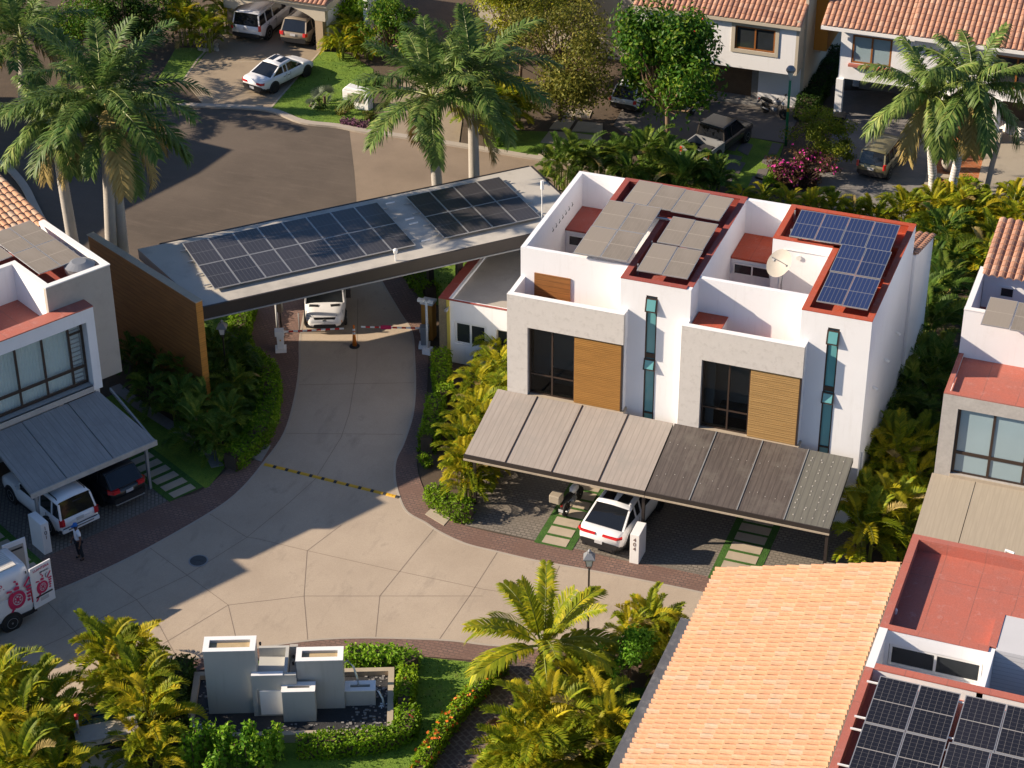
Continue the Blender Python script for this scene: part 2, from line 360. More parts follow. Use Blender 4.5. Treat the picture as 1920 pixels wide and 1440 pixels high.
leafmat('leaf_olive', (.085, .115, .02), (.19, .20, .03), (.36, .31, .06), .35)
leafmat('leaf_bougain', (.12, .18, .015), (.30, .34, .025), (.52, .48, .04), .35)
leafmat('leaf_silver', (0.160, 0.200, 0.120), (0.260, 0.300, 0.200), (0.360, 0.400, 0.280), .2)
leafmat('leaf_gold', (.34, .36, .02), (.60, .52, .025), (.78, .64, .04), .45)
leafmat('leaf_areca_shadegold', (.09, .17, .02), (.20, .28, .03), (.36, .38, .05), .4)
leafmat('leaf_mauve', (0.100, 0.045, 0.040), (0.170, 0.080, 0.050), (0.220, 0.140, 0.050), .3)

# ---------------------------------------------------------------- mesh building
ROOT = {}
class MB:
    def __init__(s, O=None, ang=0.0, z=0.0):
        s.v = []; s.f = []; s.mi = []; s.uv = None; s.O = O or (0, 0); s.c, s.s = math.cos(ang), math.sin(ang); s.z = z; s.k = 1.0
    def P(s, p):
        x, y, z = p; x *= s.k; y *= s.k; return (s.O[0] + s.c * x - s.s * y, s.O[1] + s.s * x + s.c * y, z + s.z)
    def face(s, pts, mi=0):
        i = len(s.v); s.v += [s.P(p) for p in pts]; s.f.append(tuple(range(i, i + len(pts)))); s.mi.append(mi); return s
    def box(s, x0, y0, z0, x1, y1, z1, mi=0):
        if x0 > x1: x0, x1 = x1, x0
        if y0 > y1: y0, y1 = y1, y0
        if z0 > z1: z0, z1 = z1, z0
        i = len(s.v)
        s.v += [s.P(p) for p in ((x0, y0, z0), (x1, y0, z0), (x1, y1, z0), (x0, y1, z0), (x0, y0, z1), (x1, y0, z1), (x1, y1, z1), (x0, y1, z1))]
        for q in ((3, 2, 1, 0), (4, 5, 6, 7), (0, 1, 5, 4), (1, 2, 6, 5), (2, 3, 7, 6), (3, 0, 4, 7)): s.f.append(tuple(i + k for k in q)); s.mi.append(mi)
        return s
    def hexa(s, b4, t4, mi=0):
        i = len(s.v); s.v += [s.P(p) for p in list(b4) + list(t4)]
        for q in ((3, 2, 1, 0), (4, 5, 6, 7), (0, 1, 5, 4), (1, 2, 6, 5), (2, 3, 7, 6), (3, 0, 4, 7)): s.f.append(tuple(i + k for k in q)); s.mi.append(mi)
        return s
    def prism(s, pts, z0, z1, mi=0, top=None):
        a = sum(pts[k][0] * pts[(k + 1) % len(pts)][1] - pts[(k + 1) % len(pts)][0] * pts[k][1] for k in range(len(pts)))
        if a < 0: pts = pts[::-1]
        n = len(pts); i = len(s.v)
        s.v += [s.P((p[0], p[1], z0)) for p in pts] + [s.P((p[0], p[1], z1)) for p in pts]
        s.f.append(tuple(range(i + n - 1, i - 1, -1))); s.mi.append(mi)
        s.f.append(tuple(range(i + n, i + 2 * n))); s.mi.append(mi if top is None else top)
        for k in range(n): s.f.append((i + k, i + (k + 1) % n, i + n + (k + 1) % n, i + n + k)); s.mi.append(mi)
        return s
    def sheet(s, pts, z, mi=0):
        a = sum(pts[k][0] * pts[(k + 1) % len(pts)][1] - pts[(k + 1) % len(pts)][0] * pts[k][1] for k in range(len(pts)))
        if a < 0: pts = pts[::-1]
        return s.face([(p[0], p[1], z) for p in pts], mi)
    def ribbon(s, pts, w, z, mi=0, h=0):
        P = [np.array(p[:2], float) for p in pts]; L = []; Rr = []
        for k in range(len(P)):
            t = P[min(k + 1, len(P) - 1)] - P[max(k - 1, 0)]; t /= (np.linalg.norm(t) + 1e-9); n = np.array([-t[1], t[0]]) * w / 2
            L.append(P[k] + n); Rr.append(P[k] - n)
        for k in range(len(P) - 1):
            if h: s.hexa([(*Rr[k], z), (*Rr[k + 1], z), (*L[k + 1], z), (*L[k], z)], [(*Rr[k], z + h), (*Rr[k + 1], z + h), (*L[k + 1], z + h), (*L[k], z + h)], mi)
            else: s.face([(*Rr[k], z), (*Rr[k + 1], z), (*L[k + 1], z), (*L[k], z)], mi)
        return s
    def tube(s, pts, r, n=8, mi=0, cap=True):
        P = [Vector(p) for p in pts]; rr = r if isinstance(r, (list, tuple)) else [r] * len(P); i0 = len(s.v)
        for k, p in enumerate(P):
            t = (P[min(k + 1, len(P) - 1)] - P[max(k - 1, 0)]).normalized()
            a = t.orthogonal().normalized() if abs(t.z) < .99 else Vector((1, 0, 0)); b = t.cross(a).normalized(); a = b.cross(t)
            for j in range(n):
                q = p + (a * math.cos(2 * math.pi * j / n) + b * math.sin(2 * math.pi * j / n)) * rr[k]; s.v.append(s.P(q))
        for k in range(len(P) - 1):
            for j in range(n):
                a = i0 + k * n + j; b = i0 + k * n + (j + 1) % n; s.f.append((a, b, b + n, a + n)); s.mi.append(mi)
        if cap:
            s.f.append(tuple(range(i0 + n - 1, i0 - 1, -1))); s.mi.append(mi); e = i0 + (len(P) - 1) * n
            s.f.append(tuple(range(e, e + n))); s.mi.append(mi)
        return s
    def lathe(s, prof, cx=0, cy=0, n=16, mi=0):
        i0 = len(s.v)
        for r, z in prof:
            for j in range(n): s.v.append(s.P((cx + r * math.cos(2 * math.pi * j / n), cy + r * math.sin(2 * math.pi * j / n), z)))
        for k in range(len(prof) - 1):
            for j in range(n): a = i0 + k * n + j; b = i0 + k * n + (j + 1) % n; s.f.append((a, b, b + n, a + n)); s.mi.append(mi)
        s.f.append(tuple(range(i0 + n - 1, i0 - 1, -1))); s.mi.append(mi); e = i0 + (len(prof) - 1) * n
        s.f.append(tuple(range(e, e + n))); s.mi.append(mi)
        return s
    def cyl(s, c, axis, r, h, n=20, mi=0):
        c = Vector(c); a = Vector(axis).normalized() * h / 2; return s.tube([c - a, c + a], r, n, mi)
    def wallx(s, x0, x1, z0, z1, y0, y1, holes=(), mi=0):
        """wall running along x between y0..y1 with rectangular holes (xa,xb,za,zb)"""
        xs = sorted({x0, x1, *[h[0] for h in holes], *[h[1] for h in holes]}); xs = [x for x in xs if x0 <= x <= x1]
        for a, b in zip(xs, xs[1:]):
            hs = sorted([(max(h[2], z0), min(h[3], z1)) for h in holes if h[0] <= a + 1e-6 and h[1] >= b - 1e-6]); z = z0
            for q0, q1 in hs:
                if q0 > z: s.box(a, y0, z, b, y1, q0, mi)
                z = q1
            if z < z1: s.box(a, y0, z, b, y1, z1, mi)
        return s
    def wally(s, y0, y1, z0, z1, x0, x1, holes=(), mi=0):
        ys = sorted({y0, y1, *[h[0] for h in holes], *[h[1] for h in holes]})
        for a, b in zip(ys, ys[1:]):
            hs = sorted([(h[2], h[3]) for h in holes if h[0] <= a + 1e-6 and h[1] >= b - 1e-6]); z = z0
            for q0, q1 in hs:
                if q0 > z: s.box(x0, a, z, x1, b, q0, mi)
                z = q1
            if z < z1: s.box(x0, a, z, x1, b, z1, mi)
        return s
    def build(s, name, mats, parent=None, smooth=False):
        me = bpy.data.meshes.new(name)
        v = s.v
        r = None
        if parent is not None:
            r = ROOT[parent.name]; inv = np.array(r.inverted()); A = np.array(v, float).reshape(-1, 3); v = (A @ inv[:3, :3].T + inv[:3, 3]).tolist()
        me.from_pydata(v, [], s.f)
        if not isinstance(mats, (list, tuple)): mats = [mats]
        for m in mats: me.materials.append(M_(m) if isinstance(m, str) else m)
        if len(mats) > 1: me.polygons.foreach_set('material_index', s.mi)
        if smooth: me.polygons.foreach_set('use_smooth', [True] * len(s.f))
        me.update()
        o = bpy.data.objects.new(name, me); COL.objects.link(o)
        if parent is not None: o.parent = parent; ROOT[o.name] = r
        else: ROOT[o.name] = Matrix.Identity(4)
        return o
def tag(o, label=None, cat=None, group=None, kind=None):
    if label: o['label'] = label
    if cat: o['category'] = cat
    if group: o['group'] = group
    if kind: o['kind'] = kind
    return o
def thing(name, label, cat, loc=(0, 0, 0), ang=0.0, group=None):
    o = bpy.data.objects.new(name, None); COL.objects.link(o); o.empty_display_size = .3
    o.location = loc if len(loc) == 3 else (*loc, 0); o.rotation_euler = (0, 0, ang)
    ROOT[o.name] = Matrix.Translation(o.location) @ Matrix.Rotation(ang, 4, 'Z')
    return tag(o, label, cat, group)
def struct(o): o['kind'] = 'structure'; return o
def copy_tree(o, parent=None):
    c = o.copy(); COL.objects.link(c); c.parent = parent
    for ch in [k for k in o.children]: copy_tree(ch, c)
    return c
def place(o, loc, ang=0.0, scale=None):
    o.location = loc if len(loc) == 3 else (*loc, 0); o.rotation_euler = (0, 0, ang)
    if scale: o.scale = (scale,) * 3
    return o
def smooth_bevel(o, w=.03, seg=2):
    b = o.modifiers.new('bevel', 'BEVEL'); b.width = w; b.segments = seg; b.limit_method = 'ANGLE'; return o
FONT_CACHE = {}
def text_mesh(txt, size, extrude=.004):
    cu = bpy.data.curves.new('t', 'FONT'); cu.body = txt; cu.size = size; cu.extrude = extrude; cu.align_x = 'CENTER'; cu.align_y = 'CENTER'
    ob = bpy.data.objects.new('t', cu); COL.objects.link(ob)
    dg = bpy.context.evaluated_depsgraph_get(); me = bpy.data.meshes.new_from_object(ob.evaluated_get(dg))
    bpy.data.objects.remove(ob); bpy.data.curves.remove(cu); return me
def text(txt, size, origin, xdir, updir, mat, parent, name='lettering', extrude=.004):
    me = text_mesh(txt, size, extrude); x = Vector(xdir).normalized(); u = Vector(updir).normalized(); n = x.cross(u)
    Mx = Matrix(((x.x, u.x, n.x, origin[0]), (x.y, u.y, n.y, origin[1]), (x.z, u.z, n.z, origin[2]), (0, 0, 0, 1)))
    me.transform(ROOT[parent.name].inverted() @ Mx); me.materials.clear(); me.materials.append(M_(mat)); me.name = name
    o = bpy.data.objects.new(name, me); COL.objects.link(o); o.parent = parent; ROOT[o.name] = ROOT[parent.name]; return o

PANEL_ME = {}
def panel_mesh(mat):
    if mat in PANEL_ME: return PANEL_ME[mat]
    me = bpy.data.meshes.new('solar_panel')
    v = [(0, 0, 0), (1, 0, 0), (1, 1, 0), (0, 1, 0), (0, 0, 1), (1, 0, 1), (1, 1, 1), (0, 1, 1)]
    e = .022; g = .012; z = 1.08
    v += [(e, g, z), (1 - e, g, z), (1 - e, 1 - g, z), (e, 1 - g, z)]
    f = [(3, 2, 1, 0), (0, 1, 5, 4), (1, 2, 6, 5), (2, 3, 7, 6), (3, 0, 4, 7), (4, 5, 6, 7), (8, 9, 10, 11)]
    me.from_pydata(v, [], f); me.materials.append(M_('aluminium')); me.materials.append(M_(mat)); me.polygons[6].material_index = 1
    uv = me.uv_layers.new(name='UVMap')
    for p in me.polygons:
        for li in p.loop_indices:
            c = v[me.loops[li].vertex_index]; uv.data[li].uv = ((c[0] - e) / (1 - 2 * e), (c[1] - g) / (1 - 2 * g))
    PANEL_ME[mat] = me; return me
def panels(parent, o, ex, ey, nx, ny, mat, gap=.02, th=.04):
    """grid of panels: corner o (xyz world), full edge vectors ex, ey"""
    o = Vector(o); ex = Vector(ex); ey = Vector(ey); ux = ex / nx; uy = ey / ny; n = ux.cross(uy).normalized(); gx = gap / ux.length; gy = gap / uy.length
    inv = ROOT[parent.name].inverted()
    for i in range(nx):
        for j in range(ny):
            q = o + ux * (i + gx / 2) + uy * (j + gy / 2); a = ux * (1 - gx); b = uy * (1 - gy); c = n * th
            ob = bpy.data.objects.new('solar_panel', panel_mesh(mat[(i + j) % len(mat)] if isinstance(mat, list) else mat)); COL.objects.link(ob); ob.parent = parent
            ob.matrix_local = inv @ Matrix(((a.x, b.x, c.x, q.x), (a.y, b.y, c.y, q.y), (a.z, b.z, c.z, q.z), (0, 0, 0, 1)))
            ROOT[ob.name] = ROOT[parent.name]
def panels_px(parent, tl, tr, bl, z, nx, ny, mat, zf=None):
    """array given by three photo corners lying at height z (back) / zf (front)"""
    zf = z if zf is None else zf
    A = Vector((*G(*tl, z), z)); B = Vector((*G(*tr, z), z)); C = Vector((*G(*bl, zf), zf))
    panels(parent, C, B - A, A - C, nx, ny, mat)
def pipe(parent, pts, r, name, mat, n=8):
    return MB().tube(pts, r, n).build(name, mat, parent, True)
# ================================================================ SETTING: ground sheets
def sheet(name, pts, z, mat, h=None):
    b = MB()
    if h: b.prism(pts, z - h, z)
    else: b.sheet(pts, z)
    o = b.build(name, mat); return struct(o)
sheet('ground', [(-160, -110), (200, -110), (200, 260), (-160, 260)], -.02, 'soil')
WE = GP([(640, 440), (600, 490), (578, 560), (563, 630), (561.7, 686.7), (553, 746.7), (533, 813), (493, 870), (450, 920), (397, 960), (280, 1027), (187, 1073), (80, 1120), (0, 1160), (-120, 1215)])
EE = GP([(690, 450), (700, 490), (714, 525), (750, 587), (772, 623), (777, 680), (778, 730), (773, 780), (757, 830), (742, 863), (740, 895), (747, 927), (763, 960), (797, 980), (823, 997), (873, 1020), (933, 1035), (1007, 1052), (1123, 1073), (1240, 1095.6), (1327.5, 1114), (1420, 1133), (1620, 1172)])
SE = GP([(1620, 1290), (1300, 1232), (1100, 1222), (1000, 1215), (917, 1210), (823, 1200), (640, 1197), (497, 1213), (300, 1250), (230, 1285), (140, 1330), (-120, 1390)])
WE, EE, SE = catmull(WE, 5), catmull(EE, 5), catmull(SE, 4)
rb = MB(); rb.sheet(WE[::-1] + EE + SE, .012)
J = [[(387, 960), (463, 1008)], [(280, 1027), (351, 1079), (428, 1135)], [(187, 1073), (256, 1125), (300, 1175), (335, 1240)], [(80, 1120), (150, 1195), (205, 1245)],
     [(428, 1135), (572, 1118), (770, 1118), (905, 1118)], [(428, 1135), (305, 1208)], [(428, 1135), (442, 1195)], [(576, 1033), (570, 1118), (577, 1200)], [(576, 1033), (640, 985)], [(576, 1033), (480, 1010), (463, 1008)],
     [(463, 1008), (540, 945), (590, 900), (640, 820)], [(463, 1008), (351, 1079), (256, 1125), (120, 1195), (0, 1250)], [(576, 1033), (740, 1070), (905, 1105), (1000, 1120)], [(712, 1118), (704, 1198)], [(712, 1118), (813, 993)],
     [(933, 1035), (880, 1118), (823, 1200)], [(561, 722), (778, 718)], [(533, 813), (755, 815)], [(671, 560), (669, 690), (655, 775), (640, 820)], [(1240, 1096), (1200, 1160)], [(1050, 1060), (1010, 1150), (980, 1215)]]
for j in J: rb.ribbon(GP(j), .024, .0165, 1)
struct(rb.build('road', ['road_concrete', 'joint_dark']))
WO = catmull(GP([(560, 440), (520, 500), (490, 560), (470, 630), (497, 680), (527, 713), (517, 763), (483, 827), (433, 873), (377, 920), (319, 938), (260, 965), (101.5, 1037), (0, 1085), (-120, 1140)]), 5)
EO = catmull(GP([(720, 450), (735, 490), (748, 513), (783, 547), (800, 590), (803, 667), (800, 740), (793, 790), (785, 833), (783, 880), (797, 923), (815, 957), (850, 978), (920, 998), (1003, 1015), (1083, 1030), (1167, 1050), (1240, 1063), (1340, 1083.6), (1430, 1103), (1620, 1145)]), 5)
SO = catmull(GP([(1620, 1340), (1300, 1262), (1100, 1250), (1000, 1246), (913, 1240), (780, 1230), (647, 1220), (560, 1226), (497, 1234), (330, 1268), (250, 1310), (150, 1350), (-120, 1410)]), 4)
for a, b in ((WE, WO), (EE, EO), (SE, SO)):
    sheet('brick_border', a + b[::-1], .008, 'paver_red')
# low kerb line between concrete and brick
for a in (WE, EE, SE):
    k = MB(); k.ribbon(a, .10, .004, 0, .016); struct(k.build('kerb', 'kerb_stone'))
# ---- duplex parking court
sheet('parking_court', GP([(872, 985), (890, 930), (900, 880)]) + [(1.6, -2), (17.6, -2)] + [(17.9, -6.0)] + GP([(1600, 1000), (1620, 1150)]) + EO[-6:-24:-1], .004, 'paver_grey')
def stepping(x0, x1, ya, yb, name_mat='turf', n=9, d=.52, gap=.17, ang=0, O=None, first=0):
    b = MB(O, ang) if O else MB()
    b.sheet([(x0, ya), (x1, ya), (x1, yb), (x0, yb)], .020); struct(b.build('grass_strip', name_mat))
    s = MB(O, ang) if O else MB(); y = ya + .12
    while y + d < yb: s.box(x0 + .3, y, .0, x1 - .3, y + d, .035); y += d + gap
    struct(s.build('stepping_path', 'slab_stone'))
a = G(1001.7, 1016); b = G(1072, 1029); stepping(a[0], b[0] + .05, a[1] - .05, -4.5)
a = G(1329.7, 1083); b = G(1426, 1058); stepping(a[0] - .05, G(1408, 1100)[0] + .1, a[1] - .05, -4.5)
# ---- left house court (frame of the left house)
LO, LA = (-14.3, -9.8), rad(61.5)
b = MB(LO, LA); b.sheet([(-12, -6.4), (-.9, -5.15), (-.9, 1.0), (-12, 1.0)], .003); struct(b.build('parking_court', 'paver_leftgrey'))
stepping(-1.45, .25, -5.35, 1.0, d=.42, gap=.22, ang=LA, O=LO)
stepping(-9.5, -7.6, -5.9, 1.0, d=.5, gap=.2, ang=LA, O=LO)
b = MB(LO, LA); b.sheet([(.25, -5.5), (.45, -5.5), (2.0, -4.6), (1.5, 3.5), (.25, 3.5)], .015); struct(b.build('lawn', 'grass'))
gp = GP([(408, 876), (395, 850), (340, 812), (262, 762), (215, 725)]); b = MB(); b.ribbon(gp, .55, .03, 0, .03); struct(b.build('gravel_strip', 'grey_stone'))
sheet('lawn', GP([(380, 590), (470, 570), (470, 610), (450, 660), (505, 720), (505, 790), (455, 860), (430, 870), (400, 760), (380, 680)]), .012, 'grass')
sheet('lawn', GP([(760, 470), (880, 440), (900, 500), (840, 580), (815, 570), (760, 510)]), .012, 'grass')
# ---- fountain lawn
sheet('lawn', GP([(640, 1218), (780, 1231), (905, 1244), (950, 1240), (800, 1400), (780, 1460), (300, 1460), (330, 1280), (480, 1240)]), .010, 'grass')
sheet('brick_path', GP([(945, 1240), (1060, 1250), (1010, 1300), (953, 1343), (905, 1410), (860, 1500), (750, 1500), (800, 1440), (850, 1365)]), .016, 'paver_dark')
sheet('lawn', GP([(1110, 1290), (1230, 1290), (1210, 1350), (1100, 1350)]), .012, 'turf')
sheet('paved_gap', GP([(1225, 1310), (1215, 1440), (1170, 1460), (1190, 1360)]), .014, 'drive_sand')
# ---- upper street
AS = catmull(GP([(-80, 300), (0, 307), (20, 320), (47, 353), (67, 393), (90, 430), (150, 480), (300, 560)]), 4)
AN = catmull(GP([(-80, 205), (100, 195), (250, 196), (383, 200), (500, 207), (567, 230), (633, 238), (680, 247), (773, 260), (917, 283), (1000, 297), (1107, 312), (1250, 345), (1500, 395), (1950, 455)]), 5)
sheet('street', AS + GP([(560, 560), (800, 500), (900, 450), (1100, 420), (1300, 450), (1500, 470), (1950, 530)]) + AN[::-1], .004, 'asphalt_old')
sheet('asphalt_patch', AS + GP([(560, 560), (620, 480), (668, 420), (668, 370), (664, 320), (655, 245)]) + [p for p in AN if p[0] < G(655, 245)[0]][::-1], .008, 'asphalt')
for c in (AN, AS):
    k = MB(); k.ribbon(c, .42, 0, 0, .12); struct(k.build('kerb', 'kerb_stone'))
sheet('driveway', GP([(343, 150), (372, 108), (410, 70), (425, 0), (640, 0), (605, 88), (505, 206), (383, 199)]), .016, 'drive_sand')
k = MB(); k.ribbon(GP([(343, 152), (372, 110), (405, 76)]), .12, .0, 0, .03); k.ribbon(GP([(505, 206), (600, 97)]), .12, 0, 0, .03); k.ribbon(GP([(372, 117), (480, 116)]), .06, .017, 0, .004); k.ribbon(GP([(400, 198), (445, 155)]), .04, .017, 0, .004)
struct(k.build('driveway_edging', 'slab_stone'))
sheet('lawn', GP([(505, 207), (603, 97), (650, 100), (700, 130), (700, 245), (680, 246), (633, 237), (567, 229)]), .020, 'grass')
sheet('lawn', GP([(290, 160), (343, 151), (395, 90), (330, 90)]), .018, 'grass')
sheet('lawn', GP([(-60, 360), (20, 370), (62, 400), (70, 430), (-60, 430)]), .018, 'grass')
sheet('driveway', GP([(700, 247), (740, 170), (800, 120), (900, 140), (870, 200), (860, 274), (773, 259)]), .018, 'drive_sand')
sheet('planting_bed', GP([(700, 130), (700, 247), (725, 250), (790, 150), (780, 100), (600, 60)]), .0, 'soil')
sheet('lawn', GP([(917, 282), (905, 262), (960, 245), (1130, 250), (1120, 312), (1000, 296)]), .012, 'grass')
def slabs(L, z=.03, mat='slab_stone'):
    for q in L: sheet('paving_slab', GP(q), z, mat, .05)
slabs([[(1013, 268), (1030, 246), (1075, 250), (1060, 272)], [(1068, 272), (1080, 250), (1125, 256), (1130, 262), (1116, 276)], [(1008, 292), (1022, 273), (1070, 277), (1060, 298)], [(1090, 302), (1100, 282), (1130, 284), (1122, 306)],
       [(1030, 242), (1045, 222), (1078, 226), (1066, 244)], [(1072, 246), (1084, 228), (1130, 232), (1130, 250)], [(1055, 218), (1065, 205), (1110, 208), (1105, 222)]])
slabs([[(1370, 250), (1378, 238), (1408, 243), (1402, 255)], [(1358, 280), (1372, 262), (1390, 266), (1378, 284)], [(1382, 282), (1392, 266), (1412, 272), (1402, 292)], [(1350, 298), (1356, 288), (1392, 294), (1388, 302)], [(1342, 318), (1352, 300), (1366, 303), (1356, 322)],
       [(1360, 320), (1370, 300), (1398, 306), (1386, 326)], [(1440, 290), (1448, 268), (1466, 271), (1456, 290)], [(1428, 305), (1434, 292), (1456, 296), (1446, 314)], [(1415, 335), (1422, 318), (1442, 316), (1432, 340)], [(1402, 352), (1412, 330), (1432, 336), (1424, 356)], [(1352, 345), (1362, 326), (1378, 328), (1368, 348)]], .026, 'drive_grey')
sheet('driveway', GP([(1150, 235), (1180, 180), (1500, 190), (1500, 215), (1473, 268), (1370, 252), (1340, 330), (1240, 300)]), .010, 'drive_grey')
sheet('lawn', GP([(1150, 250), (1350, 300), (1375, 252), (1470, 270), (1440, 360), (1340, 345), (1230, 330)]), .006, 'grass')
sheet('driveway', GP([(1560, 420), (1530, 350), (1560, 250), (1575, 170), (1740, 170), (1750, 240), (1733, 360), (1720, 420)]), .012, 'drive_stamped')
sheet('terracotta_path', GP([(1752, 345), (1775, 180), (1870, 190), (1862, 268), (1840, 362)]), .10, 'terracotta_tiles', .1)
k = MB(); k.ribbon(GP([(1738, 352), (1752, 290), (1765, 250)]), .35, 0, 0, .13); k.ribbon(GP([(1835, 365), (1848, 310), (1862, 262)]), .40, 0, 0, .16); k.ribbon(GP([(1750, 334), (1800, 340)]), .4, 0, 0, .22); struct(k.build('path_edging', 'slab_stone'))
sheet('driveway', GP([(1840, 372), (1868, 262), (1875, 220), (2100, 240), (2100, 420), (1850, 400)]), .014, 'drive_pale')
sheet('utility_slab', GP([(797, 965), (815, 948), (848, 968), (832, 986)]), .03, 'slab_stone', .05)
sheet('utility_slab', GP([(466, 858), (483, 828), (508, 836), (490, 866)]), .03, 'grey_stone', .05)
sheet('drain_cover', GP([(783, 249), (800, 247), (800, 252), (783, 255)]), .024, 'manhole_iron'); sheet('drain_cover', GP([(478, 197), (494, 197), (492, 202), (476, 202)]), .024, 'manhole_iron')
sheet('shade_garden', GP([(225, 700), (380, 690), (430, 870), (380, 920), (330, 860)]), .002, 'soil')

# ---- small things set in the road
def manhole():
    c = G(372, 1052); t = thing('manhole_cover', 'round dark iron manhole cover in the shaded concrete road', 'manhole cover', (*c, .016))
    MB(c, z=.0).lathe([(.40, .012), (.40, .026), (.36, .026)], n=28).build('frame', 'grey_metal', t)
    p = MB(c); p.lathe([(.34, .02), (.34, .034), (.30, .036)], n=28); p.cyl((0, 0, .036), (1, 0, 0), .012, .5, 6); p.build('lid', 'manhole_iron', t)
manhole()
def bump_():
    a, b = G(496, 871), G(748, 933); t = thing('speed_bump', 'narrow yellow and black speed bump strip across the concrete road', 'speed bump', a)
    A = np.array(a); D = np.array(b) - A; n = 44; u = D / n; ang = math.atan2(D[1], D[0]); L = np.linalg.norm(D) / n
    for i in range(n):
        yl = i % 4 != 3; q = MB(a, ang); k = i * L
        q.hexa([(k, -.10, .012), (k + L, -.10, .012), (k + L, .10, .012), (k, .10, .012)], [(k + .01, -.05, .055), (k + L - .01, -.05, .055), (k + L - .01, .05, .055), (k + .01, .05, .055)])
        q.build('yellow_block' if yl else 'black_block', 'yellow_paint' if yl else 'sign_black', t)
bump_()
# ================================================================ BUILDINGS
def tile_roof(parent, O, U, V, nu, nv, W, L, rise=.075, lip=.03, mat='clay_tile', name='roof_tiles', jit=.006, arc=4, pan=0.0, lipmat=None):
    """barrel tiles: O eave corner, U unit along the eave, V unit up the slope; nu barrels of width W, nv courses of length L"""
    O = np.array(O, float); U = np.array(U, float); V = np.array(V, float); Nn = np.cross(U, V); Nn /= np.linalg.norm(Nn)
    if Nn[2] < 0: Nn = -Nn
    b = MB(); rng = random.Random(3)
    for i in range(nu):
        for j in range(nv):
            jx = rng.uniform(-jit, jit); j0 = j * L; j1 = (j + 1) * L + .02; pr = []
            for k in range(arc + 1):
                t = k / arc; x = (i + t * (1 - pan)) * W; h = math.sin(math.pi * t) ** .7 * rise
                lo = O + U * (x + jx) + V * j0 + Nn * (h + lip); hi = O + U * x + V * j1 + Nn * (h * .92)
                pr.append((lo, hi))
            if pan: pr.append((O + U * ((i + 1) * W + jx) + V * j0 + Nn * (lip * .6), O + U * ((i + 1) * W) + V * j1))
            i0 = len(b.v)
            for lo, hi in pr: b.v += [tuple(lo), tuple(hi)]
            for k in range(len(pr) - 1): b.f.append((i0 + 2 * k, i0 + 2 * k + 2, i0 + 2 * k + 3, i0 + 2 * k + 1)); b.mi.append(0)
            # front lip
            base = [tuple(lo - Nn * (lip + .012)) for lo, hi in pr]; i1 = len(b.v); b.v += base
            for k in range(len(pr) - 1): b.f.append((i0 + 2 * k, i1 + k, i1 + k + 1, i0 + 2 * k + 2)); b.mi.append(1)
    return b.build(name, [mat, lipmat or mat], parent)
def window(parent, x0, x1, z0, z1, y, cols=2, rows=(), frame='bronze_frame', glass='window_glass', fw=.06, d=.08, name='window', label=None, axis='x', fr=None):
    """window in a wall facing -y at plane y (frame proud toward -y). children: frame > pane"""
    b = MB(*(fr or (None, 0))); xs = [x0 + (x1 - x0) * i / cols for i in range(cols + 1)]
    for i, x in enumerate(xs):
        a = x - fw / 2 if 0 < i < cols else (x if i == 0 else x - fw); b.box(a, y, z0, a + fw, y + d, z1)
    for z in (z0, z1 - fw, *[z0 + (z1 - z0) * r for r in rows]): b.box(x0 + fw + .001, y + .004, z, x1 - fw - .001, y + d - .004, z + fw)
    f = b.build(name, frame, parent)
    if label: f['label'] = label
    g = MB(*(fr or (None, 0))); g.box(x0 + .02, y + d * .45, z0 + .02, x1 - .02, y + d * .55, z1 - .02); g.build('pane', glass, f)
    return f
def ac_unit(parent, x, y, z, ang=0):
    ac = MB((x, y), ang, z).box(-.42, -.16, .08, .42, .16, .68).build('air_conditioner', 'white_paint', parent); smooth_bevel(ac, .03)
    g = MB((x, y), ang, z).cyl((-.12, -.165, .38), (0, 1, 0), .22, .02, 18); g.build('fan_grille', 'grey_metal', ac)
    p = MB((x, y), ang, z)
    for k in range(3): p.tube([(.2 + .05 * k, .16, .3), (.25 + .05 * k, .3, .75 + .1 * k), (.35 + .05 * k, .42, .6), (.4, .45, .1)], .018, 5)
    p.build('refrigerant_pipe', 'grey_metal', ac); return ac

